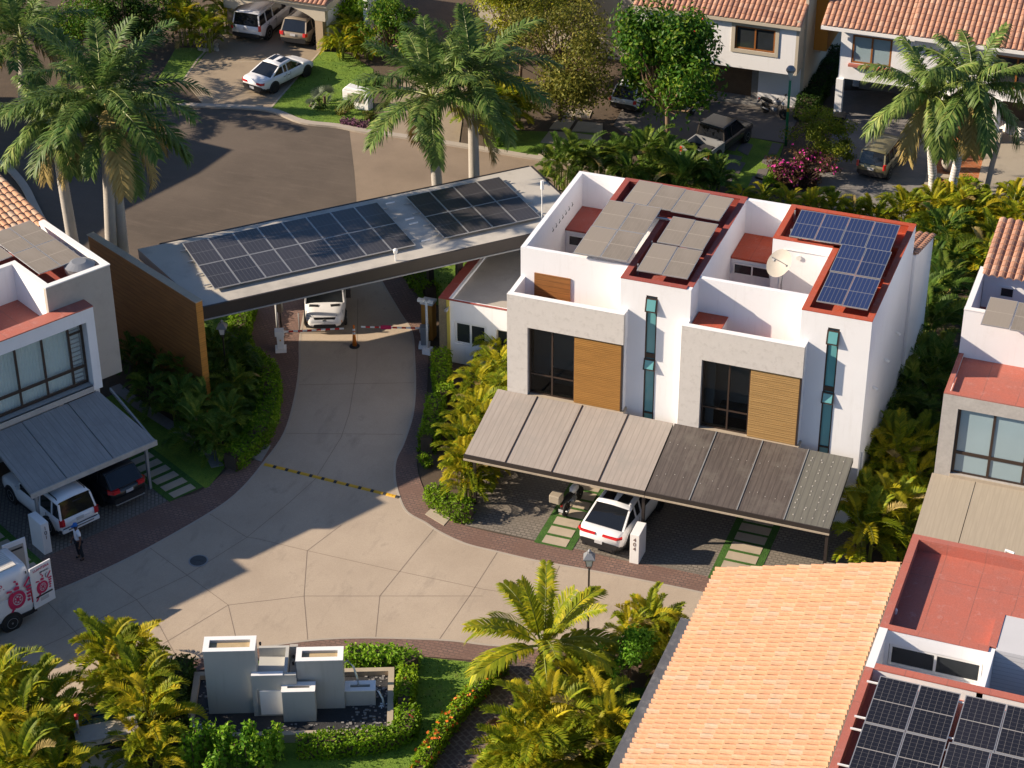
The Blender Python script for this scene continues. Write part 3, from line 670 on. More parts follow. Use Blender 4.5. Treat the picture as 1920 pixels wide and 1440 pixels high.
# ---------------------------------------------------------------- duplex
YB, YF, YW, YT, ZT = 3.22, -5.4, -5.95, -4.3, 9.70
def duplex_unit(X0, X1, XS, XR, panelkind, which):
    """X0..X1 extents, XS = left of strip block, XR = left of rear red roof"""
    left = which == 'left'
    t = thing('modern_house', 'left half of the white duplex, dusty beige solar panels on its dull red roof' if left else
              'right half of the white duplex, dark blue solar panels on its bright red roof', 'house', ((X0 + X1) / 2, YW, 0))
    e = 0.0 if left else .004
    red = 'red_roof_dull' if left else 'red_roof_bright'; th = .20
    w = MB()
    if left:
        w.wally(YT, YB, 0, ZT, X0, X0 + th)
    else: w.wally(YF, YB, 0, ZT - .003, X1 - th, X1)
    xl, xr = (X0 + th, X1) if left else (X0, X1 - th)
    w.wallx(xl, xr, 0, ZT - .001, YB - th, YB)                          # back wall
    if left: w.wally(YF, YB - th, 0, ZT - .002, X1 - .02, X1 + .20)          # party wall
    # strip block front with slit window
    wx = XS + 1.10; wz0, wz1 = 3.0, 9.12
    sx1 = X1 - (.02 if left else th)
    w.wallx(XS, sx1, 0, ZT - .004, YF, YF + th, holes=[(wx, wx + .47, wz0, wz1)])
    w.wally(YF + th, 0, 0, ZT - .006, XS, XS + th)                     # patio side of strip block
    w.wallx(XR, XS, 0, ZT - .005, 0, th)                                   # front face of rear block
    w.wally(th, YB - th, 0, ZT - .007, XR, XR + th)                       # side of rear block
    pf = X0 + th if left else X0 + .2
    w.wallx(pf, XS, 0, ZT - .008, YT, YT + th)                             # front parapet of patio
    w.box(pf, YT + th, 5.5, XR if False else XS, YB - th, 6.55)           # patio slab
    w.build('wall', 'white_wall', t)
    r = MB()
    zr = 9.34
    r.box(XR + th, th, zr - .2, sx1, YB - th, zr); r.box(XS + th, YF + th, zr - .2, sx1, th, zr)
    r.build('roof', red, t)
    # red parapet cappings
    c = MB(); ct = ZT + .035; cb = ZT - .12; cw = th + .05
    def cap(x0, y0, x1, y1): c.box(x0, y0, ZT, x1, y1, ct)
    cap(XS - .01, YF - .01, sx1 + (.02 if left else th + .01), YF + cw); cap(XS - .01, YF + cw, XS + cw, th - .03); cap(XR - .01, -.01, XS + cw - .001, cw + .0)
    cap(XR - .01, cw, XR + cw, YB + .01)
    cap(XR + cw, YB - cw, X1 + (.21 if left else .01), YB + .01)
    cap(X1 - cw + (.20 if left else .0), YF + cw, X1 + (.21 if left else .01), YB - cw)
    for (x0, y0, x1, y1) in ((XS + th + .001, YF + th, XS + th + .03, th), (sx1 - .03, YF + th, sx1 - .001, YB - th), (XR + th + .001, th, XR + th + .03, YB - th), (XR + th, YB - th - .03, sx1, YB - th - .001), (XS + th, YF + th + .001, sx1, YF + th + .03), (XR + th, th + .001, XS + th, th + .03)):
        c.box(x0, y0, zr, x1, y1, ct - .01)
    if not left:
        c.box(X1 - .62, -1.9, zr, X1 - .2, -1.7, ct - .02); c.box(X1 - .62, .9, zr, X1 - .2, 1.1, ct - .02)
    c.build('parapet_capping', red, t)
    # patio floor + small roof + windows
    f = MB(); f.box(pf + .001, YT + th, 6.55, XS - .001, .9, 6.60); f.build('patio_floor', red, t)
    sr = MB(); sr.box(pf, .8, 6.6, XR - .001, YB - th, 8.02); sr.build('stair_hood', 'white_wall', t)
    k = MB(); k.box(pf + .02, .72, 8.02, XR - .002, YB - th, 8.10); k.build('hood_roof', red, t)
    window(t, pf + .15, XR - .15, 7.30, 7.85, .70, 2, frame='white_metal', name='hood_window')
    # patio face details
    if left:
        mk = MB()
        for i in range(7): mk.tube([(X0 + th + .004, -.9 + i * .42, 8.95), (X0 + th + .05, -.9 + i * .42, 8.86), (X0 + th + .004, -.9 + i * .42, 8.75)], .02, 5)
        mk.build('wall_hook', 'grey_metal', t)
        ac_unit(t, X0 + 1.0, -3.2, 6.62, rad(100))
    else:
        ac_unit(t, X0 + 1.0, -3.4, 6.62, rad(100))
        dz = Vector((*G(1466, 497, 9.1), 9.1)); dish = MB(); n = 24; R = .62; ax = Vector((-.45, -.62, .64)).normalized(); u = ax.orthogonal().normalized(); v = ax.cross(u)
        rings = []
        for q in range(6):
            r_ = R * q / 5; i0 = len(dish.v)
            for j in range(n): dish.v.append(tuple(dz + (u * math.cos(2 * math.pi * j / n) + v * math.sin(2 * math.pi * j / n)) * r_ + ax * (.22 * (q / 5) ** 2)))
            rings.append(i0)
        for q in range(5):
            for j in range(n): a, b_ = rings[q] + j, rings[q] + (j + 1) % n; dish.f.append((a, b_, b_ + n, a + n)); dish.mi.append(0)
        do = dish.build('satellite_dish', 'dish_beige', t, True)
        a = MB(); ft = dz + ax * .62; a.tube([dz + v * .55 + ax * .2, ft], .018, 6); a.tube([ft, ft - ax * .12], .05, 8); a.tube([dz, dz - ax * .15, Vector((dz.x, dz.y + .15, 8.1)), Vector((dz.x + .1, dz.y + .2, 6.6))], .035, 8); a.build('feed_arm', 'grey_metal', do)
        l = MB(); q = Vector((*G(1500, 474, 9.3), 0)); l.cyl((12.75, -.03, 9.0), (0, 1, 0), .11, .07, 14); l.build('wall_lamp', 'frosted', t)
        pp = MB(); pp.tube([(12.0, -.03, 6.7), (12.0, -.03, 9.15), (12.15, -.03, 9.3), (13.9, -.03, 9.3)], .02, 6); pp.build('cable_conduit', 'white_metal', t)
    # wing box with travertine face
    WX0, WX1, WZ0, WZ1 = X0 + (0 if left else .02), X0 + 5.05, 2.9, 8.33
    ox0, ox1, oz0, oz1 = WX0 + .90, WX1 - .04, 3.62, 6.92
    b = MB(); b.wallx(WX0, WX1, WZ0, WZ1, YW, YW + .22, holes=[(ox0, WX1 + 1, WZ0 if False else oz0, oz1)]); 
    b.box(ox0, YW, oz0 - .72, WX1, YW + .22, oz0 - .001)
    b.build('stone_facade', 'travertine', t)
    b = MB(); b.wally(YW + .22, YT, WZ0, WZ1 - .002, WX0, WX0 + .2); b.wally(YW + .22, YT, 7.0, WZ1 - .002, WX1 - .2, WX1); b.box(WX0 + .2, YW + .22, 7.0, WX1 - .2, YT, 7.25)
    b.wally(YW + .22, YF, 2.9, 7.0, WX1 - .12, WX1 - .02)
    b.build('terrace_wall', 'white_wall', t)
    MB().box(WX0 + .2, YW + .22, 7.25, WX1 - .2, YT, 7.29).build('terrace_floor', 'red_roof_pink' if left else red, t)
    MB().box(WX0, YW - .012, WZ1, WX1 + .01, YW + .24, WZ1 + .03).build('coping', 'white_paint', t)
    s_ = MB(); s_.box(ox0 - .02, YW - .06, oz0 - .72 + .62, WX1 + .06, YW + .55, oz0 + .02); s_.build('sill', 'slab_stone', t)
    # recess: interior + window + slatted shutter
    yi = YW + .24
    ii = MB(); ii.box(ox0 - .3, yi + 3.2, oz0, ox1, yi + 3.3, oz1); ii.box(ox0 - .3, yi + .2, oz0 - .05, ox1, yi + 3.2, oz0); ii.box(ox0 - .35, yi + .2, oz0, ox0 - .3, yi + 3.2, oz1); ii.build('room_shell', 'interior_dark', t)
    bd = MB(); bd.box(ox0 + .5, yi + 1.0, oz0, ox0 + 2.0, yi + 2.9, oz0 + .55); bo = bd.build('bed', 'bed_cloth', t); smooth_bevel(bo, .08)
    if not left: MB().box(ox0 + .1, yi + .3, oz0, ox0 + .45, yi + .36, oz1).build('curtain', 'blind', t)
    mid = ox0 + 2.02
    fr = MB(); fw = .07
    for x in (ox0 + .005, ox0 + .98 + (0 if left else .1), mid - fw): fr.box(x, yi - .02, oz0 + .02, x + fw, yi + .05, oz1 - .01)
    for z in (oz0 + .02, oz0 + .95, oz1 - fw): fr.box(ox0 + .005 + fw, yi - .016, z, mid - fw, yi + .046, z + fw)
    wo = fr.build('window', 'bronze_frame', t); MB().box(ox0 + .05, yi + .005, oz0 + .05, mid - .03, yi + .015, oz1 - .04).build('pane', 'tinted_pane', wo)
    sh = MB(); sh.box(mid + .002, YW + .10, oz0 + .03, WX1 - .10, YW + .16, oz1 - .06); so_ = sh.build('slatted_shutter', 'wood_slats_brown' if left else 'wood_slats_gold', t)
    sl = MB(); z = oz0 + .06
    while z < oz1 - .12: sl.box(mid + .01, YW + .085, z, WX1 - .11, YW + .0995, z + .055); z += .085
    sl.build('slat', 'wood_slats_brown' if left else 'wood_slats_gold', so_)
    e_ = MB(); e_.box(WX1 - .098, YW + .08, oz0 + .03, WX1 - .04, YW + .18, oz1 - .04); e_.box(mid, YW + .07, oz1 - .058, WX1 - .10, YW + .18, oz1 - .002); e_.build('shutter_track', 'bronze_frame', t)
    # slit window
    y = YF + .02; fr = MB(); fx0, fx1 = wx + .004, wx + .466
    fr.box(fx0, y, wz0 + .004, fx0 + .05, y + .1, wz1 - .004); fr.box(fx1 - .05, y, wz0 + .004, fx1, y + .1, wz1 - .004)
    zs = [wz1 - .06, 8.38, 6.20, 5.66, 3.5] ; 
    for z in zs: fr.box(fx0 + .051, y, z, fx1 - .051, y + .1, z + (.22 if z == 6.20 else .07))
    so2 = fr.build('slit_window', 'bronze_frame', t)
    MB().box(fx0 + .04, y + .045, wz0 + .05, fx1 - .04, y + .055, wz1 - .05).build('pane', 'teal_glass', so2)
    for (z0, z1) in ((8.42, 9.02), (5.68, 6.16)):                      # small tilted vents stand proud
        q = MB(); q.hexa([(fx0 - .02, y - .16, z0), (fx1 + .02, y - .16, z0), (fx1 + .02, y - .10, z0), (fx0 - .02, y - .10, z0)], [(fx0 - .02, y - .03, z1), (fx1 + .02, y - .03, z1), (fx1 + .02, y + .0, z1), (fx0 - .02, y + .0, z1)])
        v = q.build('vent_sash', 'bronze_frame', so2)
        q = MB(); q.hexa([(fx0 + .05, y - .168, z0 + .07), (fx1 - .05, y - .168, z0 + .07), (fx1 - .05, y - .16, z0 + .07), (fx0 + .05, y - .16, z0 + .07)], [(fx0 + .05, y - .058, z1 - .06), (fx1 - .05, y - .058, z1 - .06), (fx1 - .05, y - .05, z1 - .06), (fx0 + .05, y - .05, z1 - .06)]); q.build('pane', 'teal_glass', v) if False else q.build('vent_pane', 'teal_glass', so2)
    return t
HL = duplex_unit(2.0, 9.45, 6.70, 4.15, 'panel_dusty', 'left')
HR = duplex_unit(9.45, 16.95, 14.15, 11.60, 'panel_blue', 'right')
panels_px(HL, (1194, 338), (1371, 374), (1168, 379), 9.95, 4, 1, 'panel_dusty', 9.90)
panels_px(HL, (1143, 376), (1242, 391.5), (1074, 475), 10.05, 2, 2, 'panel_dusty', 9.95)
panels_px(HL, (1257, 406), (1342, 422), (1231, 455), 9.92, 2, 1, 'panel_dusty', 9.88)
panels_px(HL, (1221, 456), (1315, 472.5), (1193, 508), 9.90, 2, 1, 'panel_dusty', 9.86)
panels_px(HR, (1500, 394), (1686, 424), (1479, 444), 10.0, 4, 1, 'panel_blue', 9.9)
panels_px(HR, (1576, 458), (1670, 474), (1555, 509), 9.95, 2, 1, 'panel_blue', 9.88)
panels_px(HR, (1554, 510), (1649, 526.5), (1530, 566), 9.93, 2, 1, 'panel_blue', 9.86)
b = MB()
for (x, y) in ((G(1235, 406, 9.7)), (G(1222, 462, 9.6)), (G(1196, 505, 9.6)), (G(1270, 500, 9.6))): b.box(x - .03, y - .03, 6.6, x + .03, y + .03, 9.85)
q = Vector((*G(1240, 408, 9.85), 9.85)); b.box(q.x - .3, q.y - .05, 9.78, q.x + .5, q.y + .05, 9.84)
b.build('panel_rack', 'aluminium', HL)
b = MB()
for p in ((1483, 440), (1500, 448), (1560, 556), (1490, 405), (1640, 470), (1650, 430)): x, y = G(*p, 9.6); b.box(x - .03, y - .03, 9.3, x + .03, y + .03, 9.86)
b.build('panel_rack', 'aluminium', HR)
# wooden gate on the left terrace + right terrace stair void
MB().box(2.62, YT - .06, 7.27, 4.2, YT - .002, 8.62).build('terrace_door', 'cedar_boards', HL)
MB().box(5.1, YT - .5, 7.29, 5.9, YT - .1, 7.5).build('roof_hatch', 'clay_tile_old', HL)
b = MB(); b.box(9.70, YT - 1.0, 7.29, 10.9, YT - .004, 8.1); b.build('stair_hood', 'white_wall', HR)
MB().box(9.72, YT - 1.02, 8.1, 10.95, YT - .003, 8.14).build('hood_roof', 'red_roof_bright', HR)
# rear tiled piece and side of the right half
b = MB(); b.hexa([(14.6, 3.24, 0), (17.08, 3.24, 0), (17.08, 7.9, 0), (14.6, 7.9, 0)], [(14.6, 3.24, 8.25), (17.08, 3.24, 8.25), (17.08, 7.9, 6.85), (14.6, 7.9, 6.85)]); b.build('rear_wing', 'white_wall', HR)
tile_roof(HR, (14.6, 3.24, 8.30), (1, 0, 0), (0, .957, -.29), 9, 12, .285, .42, mat='clay_tile_old', name='rear_tile_roof')
b = MB(); b.hexa([(14.6, 3.24, 7.4), (18.6, 3.24, 7.4), (18.6, 7.6, 7.4), (14.6, 7.6, 7.4)], [(14.6, 3.24, 8.55), (18.6, 3.24, 8.55), (18.6, 7.6, 6.3), (14.6, 7.6, 6.3)]); b.build('rear_gable', 'white_wall', HR) if False else None
# rain spouts / meters low on the shaded side wall
for y in (-3.8, -1.5, .8): MB().tube([(16.95, y, 5.8), (17.15, y, 5.7)], .06, 8).build('drain_spout', 'white_metal', HR)
MB().tube([(17.0, -4.9, 3.3), (17.0, -4.9, .1)], .05, 8).build('drain_pipe', 'white_metal', HR)

plain('roof_screw_mat', (.55, .52, .47), .6)
# carports (part of each half)
def carport(parent, x0, x1, mats, seams, yb=-5.97, zb=3.66, yf=-9.84, zf=2.78, posts=(), screws=None):
    n = len(mats); xs = seams; rg = random.Random(int(x0))
    for i in range(len(xs) - 1):
        a, b_ = xs[i], xs[i + 1]
        q = MB(); q.hexa([(a + .02, yf, zf - .05), (b_ - .02, yf, zf - .05), (b_ - .02, yb, zb - .05), (a + .02, yb, zb - .05)], [(a + .02, yf, zf), (b_ - .02, yf, zf), (b_ - .02, yb, zb), (a + .02, yb, zb)])
        dn = screws[i] if screws else 0; sz = .024 if dn > 2 else .013
        for k in range(4 if dn > 2 else 5):
            for j in range(12 if dn > 2 else dn):
                if rg.random() < .12: continue
                x = a + (b_ - a) * (k + .6) / (4.4 if dn > 2 else 5.4) + rg.uniform(-.04, .04); y = yf + .2 + (yb - yf - .4) * (j + .5) / (12 if dn > 2 else dn) + rg.uniform(-.1, .1) * (1 if dn > 2 else 2); z = zf + (y - yf) / (yb - yf) * (zb - zf); q.box(x - sz, y - sz, z - .01, x + sz, y + sz, z + .02, 1)
        q.build('carport_sheet', [mats[i], 'roof_screw_mat'], parent)
    for x in xs[1:-1]: MB().hexa([(x - .018, yf, zf - .06), (x + .018, yf, zf - .06), (x + .018, yb, zb - .06), (x - .018, yb, zb - .06)], [(x - .018, yf, zf + .03), (x + .018, yf, zf + .03), (x + .018, yb, zb + .03), (x - .018, yb, zb + .03)]).build('carport_seam', 'bronze_frame' if not screws else 'grey_metal', parent)
    f = MB(); f.box(x0, yf - .06, zf - .22, x1, yf - .005, zf + .02); f.box(x0, yf + .002, zf - .26, x1, yf + .08, zf - .07); f.build('front_beam', 'dark_metal', parent)
    l = MB(); l.box(x0, yf - .10, zf - .24, x1, yf - .062, zf - .17); l.build('gutter_trim', 'slab_stone', parent)
    r = MB()
    k = x0 + .05
    while k < x1 - .05:
        r = MB(); r.hexa([(k, yf + .1, zf - .2), (k + .06, yf + .1, zf - .2), (k + .06, yb, zb - .2), (k, yb, zb - .2)], [(k, yf + .1, zf - .07), (k + .06, yf + .1, zf - .07), (k + .06, yb, zb - .07), (k, yb, zb - .07)]); k += (x1 - x0 - .12) / 4 - .001; r.build('rafter', 'dark_metal', parent)
    for x, y in posts: MB().box(x - .06, y - .06, 0, x + .06, y + .06, zf - .2).build('post', 'dark_metal', parent)
carport(HL, 1.55, 9.32, ['carport_dusty'] * 4, [1.55, 3.35, 5.35, 7.35, 9.32], posts=((1.8, -9.3), (9.2, -9.55)))
carport(HR, 9.34, 16.85, ['carport_dark'] * 3 + ['carport_olive'], [9.34, 11.15, 13.1, 15.0, 16.85], posts=((16.75, -9.75),), screws=[2, 2, 2, 12])
# ground floor of the duplex under the carport
b = MB(); b.wallx(2.2, 16.75, 0, 2.95, -5.0, -4.8); b.build('lower_wall', 'white_wall', HL)

# ---------------------------------------------------------------- gate canopy
GZ = 5.2; GO, GA, GK = G(380, 575, GZ), rad(45.4), (51.26 - GZ) / (51.26 - 5.2)
gate = thing('entrance_canopy', 'long flat grey roof canopy spanning the entrance lane, carrying two fields of black solar panels', 'canopy', GO, GA)
def gf(z=0):
    b = MB(GO, GA, z); b.k = GK; return b
gf().prism([(-.02, 0), (18.85, 0), (18.85, 6.36), (-1.05, 6.36)], GZ - .10, GZ).build('roof_deck', 'canopy_sheet', gate)
b = gf(); b.box(-.02, -.10, GZ - .62, 18.8, -.001, GZ + .02); b.box(.0, 6.361, GZ - .6, 18.8, 6.45, GZ + .02); b.box(18.851, 0, GZ - .6, 18.95, 6.36, GZ + .02); b.build('fascia', 'dark_metal', gate)
gf().box(-.02, -.14, GZ - .64, 18.8, -.101, GZ - .58).build('drip_edge', 'grey_metal', gate)
gf().prism([(-.02, .001), (18.84, .001), (18.84, 6.359), (-1.04, 6.359)], GZ - .50, GZ - .101).build('soffit', 'grey_render', gate)
for u, v in ((12.9, 1.6), (12.9, 5.2), (17.6, 4.8)): gf().box(u - .14, v - .14, 0, u + .14, v + .14, GZ - .501).build('column', 'dark_metal', gate)
def gpt(u, v, z): u *= GK; v *= GK; c, s = math.cos(GA), math.sin(GA); return Vector((GO[0] + c * u - s * v, GO[1] + s * u + c * v, z))
ex = gpt(1, 0, 0) - gpt(0, 0, 0); ey = gpt(0, 1, 0) - gpt(0, 0, 0)
panels(gate, gpt(.87, .97, GZ + .14), ex * 9.63, ey * 4.72, 8, 2, 'panel_gate')
panels(gate, gpt(11.93, 1.0, GZ + .14), ex * 4.92, ey * 4.66, 4, 2, 'panel_gate')
b = gf(GZ)
for v in (1.6, 2.7, 4.0, 5.1):
    b.box(.6, v, .06, 10.8, v + .05, .12); b.box(11.6, v, .06, 17.2, v + .05, .12)
b.build('panel_rail', 'aluminium', gate)
b = gf(GZ); 
for u, v in ((10.95, 1.4), (11.1, 3.2), (11.1, 3.7), (10.9, 5.6)): b.box(u, v, .0, u + .45, v + .05, .06)
b.build('spare_rail', 'white_metal', gate)
b = gf(GZ); b.tube([(9.2, .25, 0), (9.2, .25, .45)], .04, 8); b.lathe([(.09, .4), (.11, .55), (.05, .62)], 9.2, .25, 10); b.build('security_camera', 'white_metal', gate)
b = gf(GZ); b.tube([(16.9, 1.0, 0), (16.9, 1.0, 1.9)], .025, 6); b.box(16.85, .93, 1.6, 16.97, 1.05, 2.05); b.build('antenna', 'white_metal', gate)

wl = thing('boundary_wall', 'tall cedar-clad brown wall standing against the left end of the canopy', 'wall', (-12.5, -6.0))
Aw = math.atan2(-1.95 + 5.77, -19.94 + 12.48); wt = 5.72; wa, wb = G(375, 560, wt), G(178, 437, wt); Aw = math.atan2(wb[1] - wa[1], wb[0] - wa[0]); wO = (wa[0] + .13, wa[1] - .12)
b = MB(wO, Aw); b.box(0, -.0, 0, 8.5, .30, wt); b.build('cladding', 'cedar_boards', wl)
b = MB(wO, Aw); b.box(-.06, -.45, wt - 0, 8.55, .05, wt + .05) if False else b.box(-.05, -.03, wt, 8.55, .34, wt + .04); b.build('coping', 'slab_stone', wl)
b = MB(wO, Aw); b.box(-.03, -.02, 0, -.001, .32, wt); b.build('end_panel', 'cedar_face', wl)

# ---------------------------------------------------------------- guardhouse
gh = thing('guardhouse', 'small white guardhouse with flat concrete roof and stone-clad end pillar beside the lane', 'guardhouse', (-3.0, 1.0))
X0, Y0, Y1, Z = -3.55, .95, 9.2, 3.3
b = MB(); b.wallx(X0, 1.9, 0, Z, Y0, Y0 + .18, holes=[(-3.2, -1.62, 1.05, 2.25), (-1.15, .3, .3, 2.2)]); b.wally(Y0 + .18, Y1, 0, Z - .002, X0, X0 + .18, holes=[(1.9, 2.9, 0, 2.1)]); b.box(X0 + .18, Y1 - .18, 0, 1.9, Y1, Z - .003)
b.build('wall', 'white_wall', gh)
MB().box(X0 + .18, Y0 + .18, Z - .3, 1.9, Y1 - .18, Z - .12).build('roof', 'roof_concrete', gh)
b = MB(); b.box(X0 - .4, Y0 - .02, Z, X0 + .06, Y1, Z + .05); b.box(X0 + .06, Y0 - .03, Z, 1.9, Y0 + .05, Z + .05); b.build('parapet_capping', 'red_roof_dull', gh)
MB().box(X0 + .062, Y0 + .052, Z, X0 + .2, Y1, Z + .03).build('coping', 'white_paint', gh)
b = MB(); b.box(X0 - .4, Y0 - .02, 0, X0 - .002, Y0 + .75, Z); b.build('stone_pillar', 'flagstone', gh)
MB().box(X0 - .002, Y0 - .05, 0, X0 + .14, Y0 + .2, Z).build('pillar_edge', 'yellow_wall', gh)
b = MB(); b.box(X0 - .38, Y0 + .75, 2.55, X0 - .002, 3.9, Z - .001); b.box(X0 - .38, 3.9, 0, X0 - .002, 4.6, Z - .002); b.build('side_return', 'yellow_wall', gh)
window(gh, -3.18, -1.64, 1.07, 2.23, Y0 + .03, 2, frame='white_metal', fw=.09)
window(gh, -1.13, .28, .32, 2.18, Y0 + .05, 1, frame='cream_wall', fw=.05)
MB().box(X0 + .2, Y0 + 2.2, .05, 1.8, Y0 + 2.3, 2.6).build('room_shell', 'interior_dark', gh)
b = MB(); b.tube([(X0 + .1, Y0 - .04, 2.95), (X0 + .1, Y0 - .22, 2.95)], .03, 6); b.box(X0 + .04, Y0 - .42, 2.88, X0 + .16, Y0 - .2, 2.98); b.build('security_camera', 'grey_metal', gh)
b = MB(); b.box(.9, 2.6, Z - .12, 1.95, 4.9, Z + .55); b.build('tank_screen', 'white_wall', gh)
b = MB(); b.lathe([(.22, Z + .45), (.24, Z + .95), (.15, Z + 1.05)], 1.5, 3.4, 14); b.build('gas_tank', 'white_metal', gh)
b = MB(); b.cyl((-2.1, Y0 - .08, .55), (0, 1, 0), .16, .14, 16); b.build('wall_speaker', 'dark_metal', gh)

# ---------------------------------------------------------------- left house
def L_(z=0): return MB(LO, LA, z)
lh = thing('modern_house', 'grey and white two-storey house at the left edge with long curtained window', 'house', LO, LA)
ZL = 8.62
b = L_(); b.wallx(-3.05, 0, 3.4, ZL, 0, .22); b.build('render_block', 'grey_render', lh)
b = L_(); b.wally(.22, 5.4, 3.4, ZL - .001, -.22, 0); b.hexa([(-11.8, 5.4, 0), (0, 5.4, 0), (0, 11.2, 0), (-11.8, 11.2, 0)], [(-11.8, 5.4, 8.3), (0, 5.4, 8.3), (0, 11.2, 9.46), (-11.8, 11.2, 9.46)]); b.wally(.22, 2.7, 0, ZL - .002, -3.05, -2.83); b.wallx(-12, -3.05, 0, ZL + .0, 2.7, 2.9); b.wally(2.9, 8.5, 0, ZL - .003, -12, -11.8)
b.build('wall', 'white_wall', lh)
b = L_(); b.box(-2.83, .22, 7.7, -.22, 5.6, 8.05); b.box(-11.8, 2.9, 7.7, -2.83, 5.6, 8.05); b.box(-2.83, .22, 3.4, -.22, 8.3, 3.5); b.build('roof', 'red_roof_dull', lh)
tile_roof(lh, [*np.array((LO[0] + math.cos(LA) * -11.8 - math.sin(LA) * 5.35, LO[1] + math.sin(LA) * -11.8 + math.cos(LA) * 5.35)), 8.38], (math.cos(LA), math.sin(LA), 0), tuple(np.array((-math.sin(LA) * .98, math.cos(LA) * .98, .2))), 39, 15, .31, .40)
b = L_(); b.box(-12.2, -.0, 6.5, -3.05, 2.7, 6.95); b.build('terrace_slab', 'red_roof_pink', lh)
# window frame box, proud of the facade
fy = -.72
b = L_(); b.wallx(-12.5, -1.40, 3.52, 7.45, fy, fy + .08, holes=[(-12.6, -1.80, 3.76, 6.85)]); b.box(-12.5, fy + .08, 6.96, -1.40, 0, 7.45); b.box(-1.80, fy + .08, 3.52, -1.40, -.001, 6.96); b.build('window_surround', 'white_wall', lh)
L_().box(-12.5, fy - .01, 7.45, -1.39, 0, 7.50).build('surround_capping', 'red_roof_pink', lh)
L_().box(-12.5, fy - .03, 3.50, -1.84, .05, 3.76).build('sill', 'concrete_frame', lh)
L_().box(-12.5, .02, 3.4, -1.6, .10, 6.95).build('inner_wall', 'interior_dark', lh)
wn_ = L_(); yq = -.30
xs = [-2.45 - 1.25 * k for k in range(0, 9)]
for x in [-1.82, *xs]: wn_.box(x - .09, yq - .04, 3.78, x, yq + .04, 6.9)
for z in (3.78, 4.55, 6.82): wn_.box(-12.4, yq - .036, z, -1.91, yq + .036, z + .13)
wn_.box(-2.44, yq - .036, 6.25, -1.91, yq + .036, 6.33)
wf = wn_.build('window', 'bronze_frame', lh)
L_().box(-12.4, yq - .008, 3.8, -1.85, yq + .008, 6.9).build('pane', 'clear_pane', wf)
cu = L_()
x = -12.3
while x < -2.5: cu.face([(x, yq + .16, 3.8), (x + .07, yq + .24, 3.8), (x + .07, yq + .24, 6.9), (x, yq + .16, 6.9)]); cu.face([(x + .07, yq + .24, 3.8), (x + .14, yq + .16, 3.8), (x + .14, yq + .16, 6.9), (x + .07, yq + .24, 6.9)]); x += .14
cu.build('curtain', 'curtain', lh)
bl = L_()
for k in range(14): bl.box(-2.4, yq + .12, 3.9 + k * .21, -1.95, yq + .15, 4.04 + k * .21)
bl.build('blind', 'blind', lh)
# parapet copings
b = L_(); b.box(-3.07, -.02, ZL, .02, .24, ZL + .05); b.box(-.24, .24, ZL, .02, 5.35, ZL + .05); b.box(-3.07, .24, ZL, -2.81, 2.92, ZL + .05); b.box(-12, 2.68, ZL, -3.07, 2.92, ZL + .05); b.build('coping', 'white_paint', lh)
def lpt(x, y, z): c, s = math.cos(LA), math.sin(LA); return Vector((LO[0] + c * x - s * y, LO[1] + s * x + c * y, z))
lx = lpt(1, 0, 0) - lpt(0, 0, 0); ly = lpt(0, 1, 0) - lpt(0, 0, 0)
panels(lh, lpt(-2.72, 1.05, 8.72), lx * 2.08, ly * 4.3 + Vector((0, 0, .1)), 2, 2, 'panel_dusty'); panels(lh, lpt(-7.0, 3.15, 8.72), lx * 4.25, ly * 2.15 + Vector((0, 0, .05)), 4, 1, 'panel_dusty')
b = L_(7.9); b.lathe([(.45, .1), (.62, .5), (.66, .75), (.3, .9)], -.95, .85, 20); b.build('vent_turbine', 'silver_grey', lh)
for k in range(3): L_(8.05).box(-.55, 2.2 + k * .5, 0, -.35, 2.35 + k * .5, .45).build('pipe_cap', 'grey_metal', lh)
# carport
fz, bz = 2.35, 3.45
seams = [-7.05, -5.35, -3.15, -1.05]
for a_, b_ in zip(seams, seams[1:]):
    q = L_(); q.hexa([(a_ + .02, -4.12, fz - .05), (b_ - .02, -4.12, fz - .05), (b_ - .62 if b_ == seams[-1] else b_ - .02, -.75, bz - .05), (a_ + .02, -.75, bz - .05)], [(a_ + .02, -4.12, fz), (b_ - .02, -4.12, fz), (b_ - .62 if b_ == seams[-1] else b_ - .02, -.75, bz), (a_ + .02, -.75, bz)]); q.build('carport_sheet', 'carport_weathered', lh)
b = L_(); b.box(-7.05, -4.18, fz - .22, -1.05, -4.125, fz + .02); b.build('front_beam', 'concrete_frame', lh)
b = L_()
for x in (-7.0, -5.35, -3.15, -1.15): b.hexa([(x, -4.1, fz - .2), (x + .08, -4.1, fz - .2), (x + .08, -.8, bz - .2), (x, -.8, bz - .2)], [(x, -4.1, fz - .06), (x + .08, -4.1, fz - .06), (x + .08, -.8, bz - .06), (x, -.8, bz - .06)])
b.build('rafter', 'grey_metal', lh)
for x, y in ((-1.5, -3.95), (-6.75, -3.95)): L_().box(x - .06, y - .06, 0, x + .06, y + .06, fz - .2).build('post', 'grey_metal', lh)
L_().box(-1.25, .25, 0, -1.05, .45, 3.4).build('column', 'white_paint', lh)
L_().wallx(-12, -3.0, 0, 3.4, 2.0, 2.2).build('lower_wall', 'grey_render', lh)

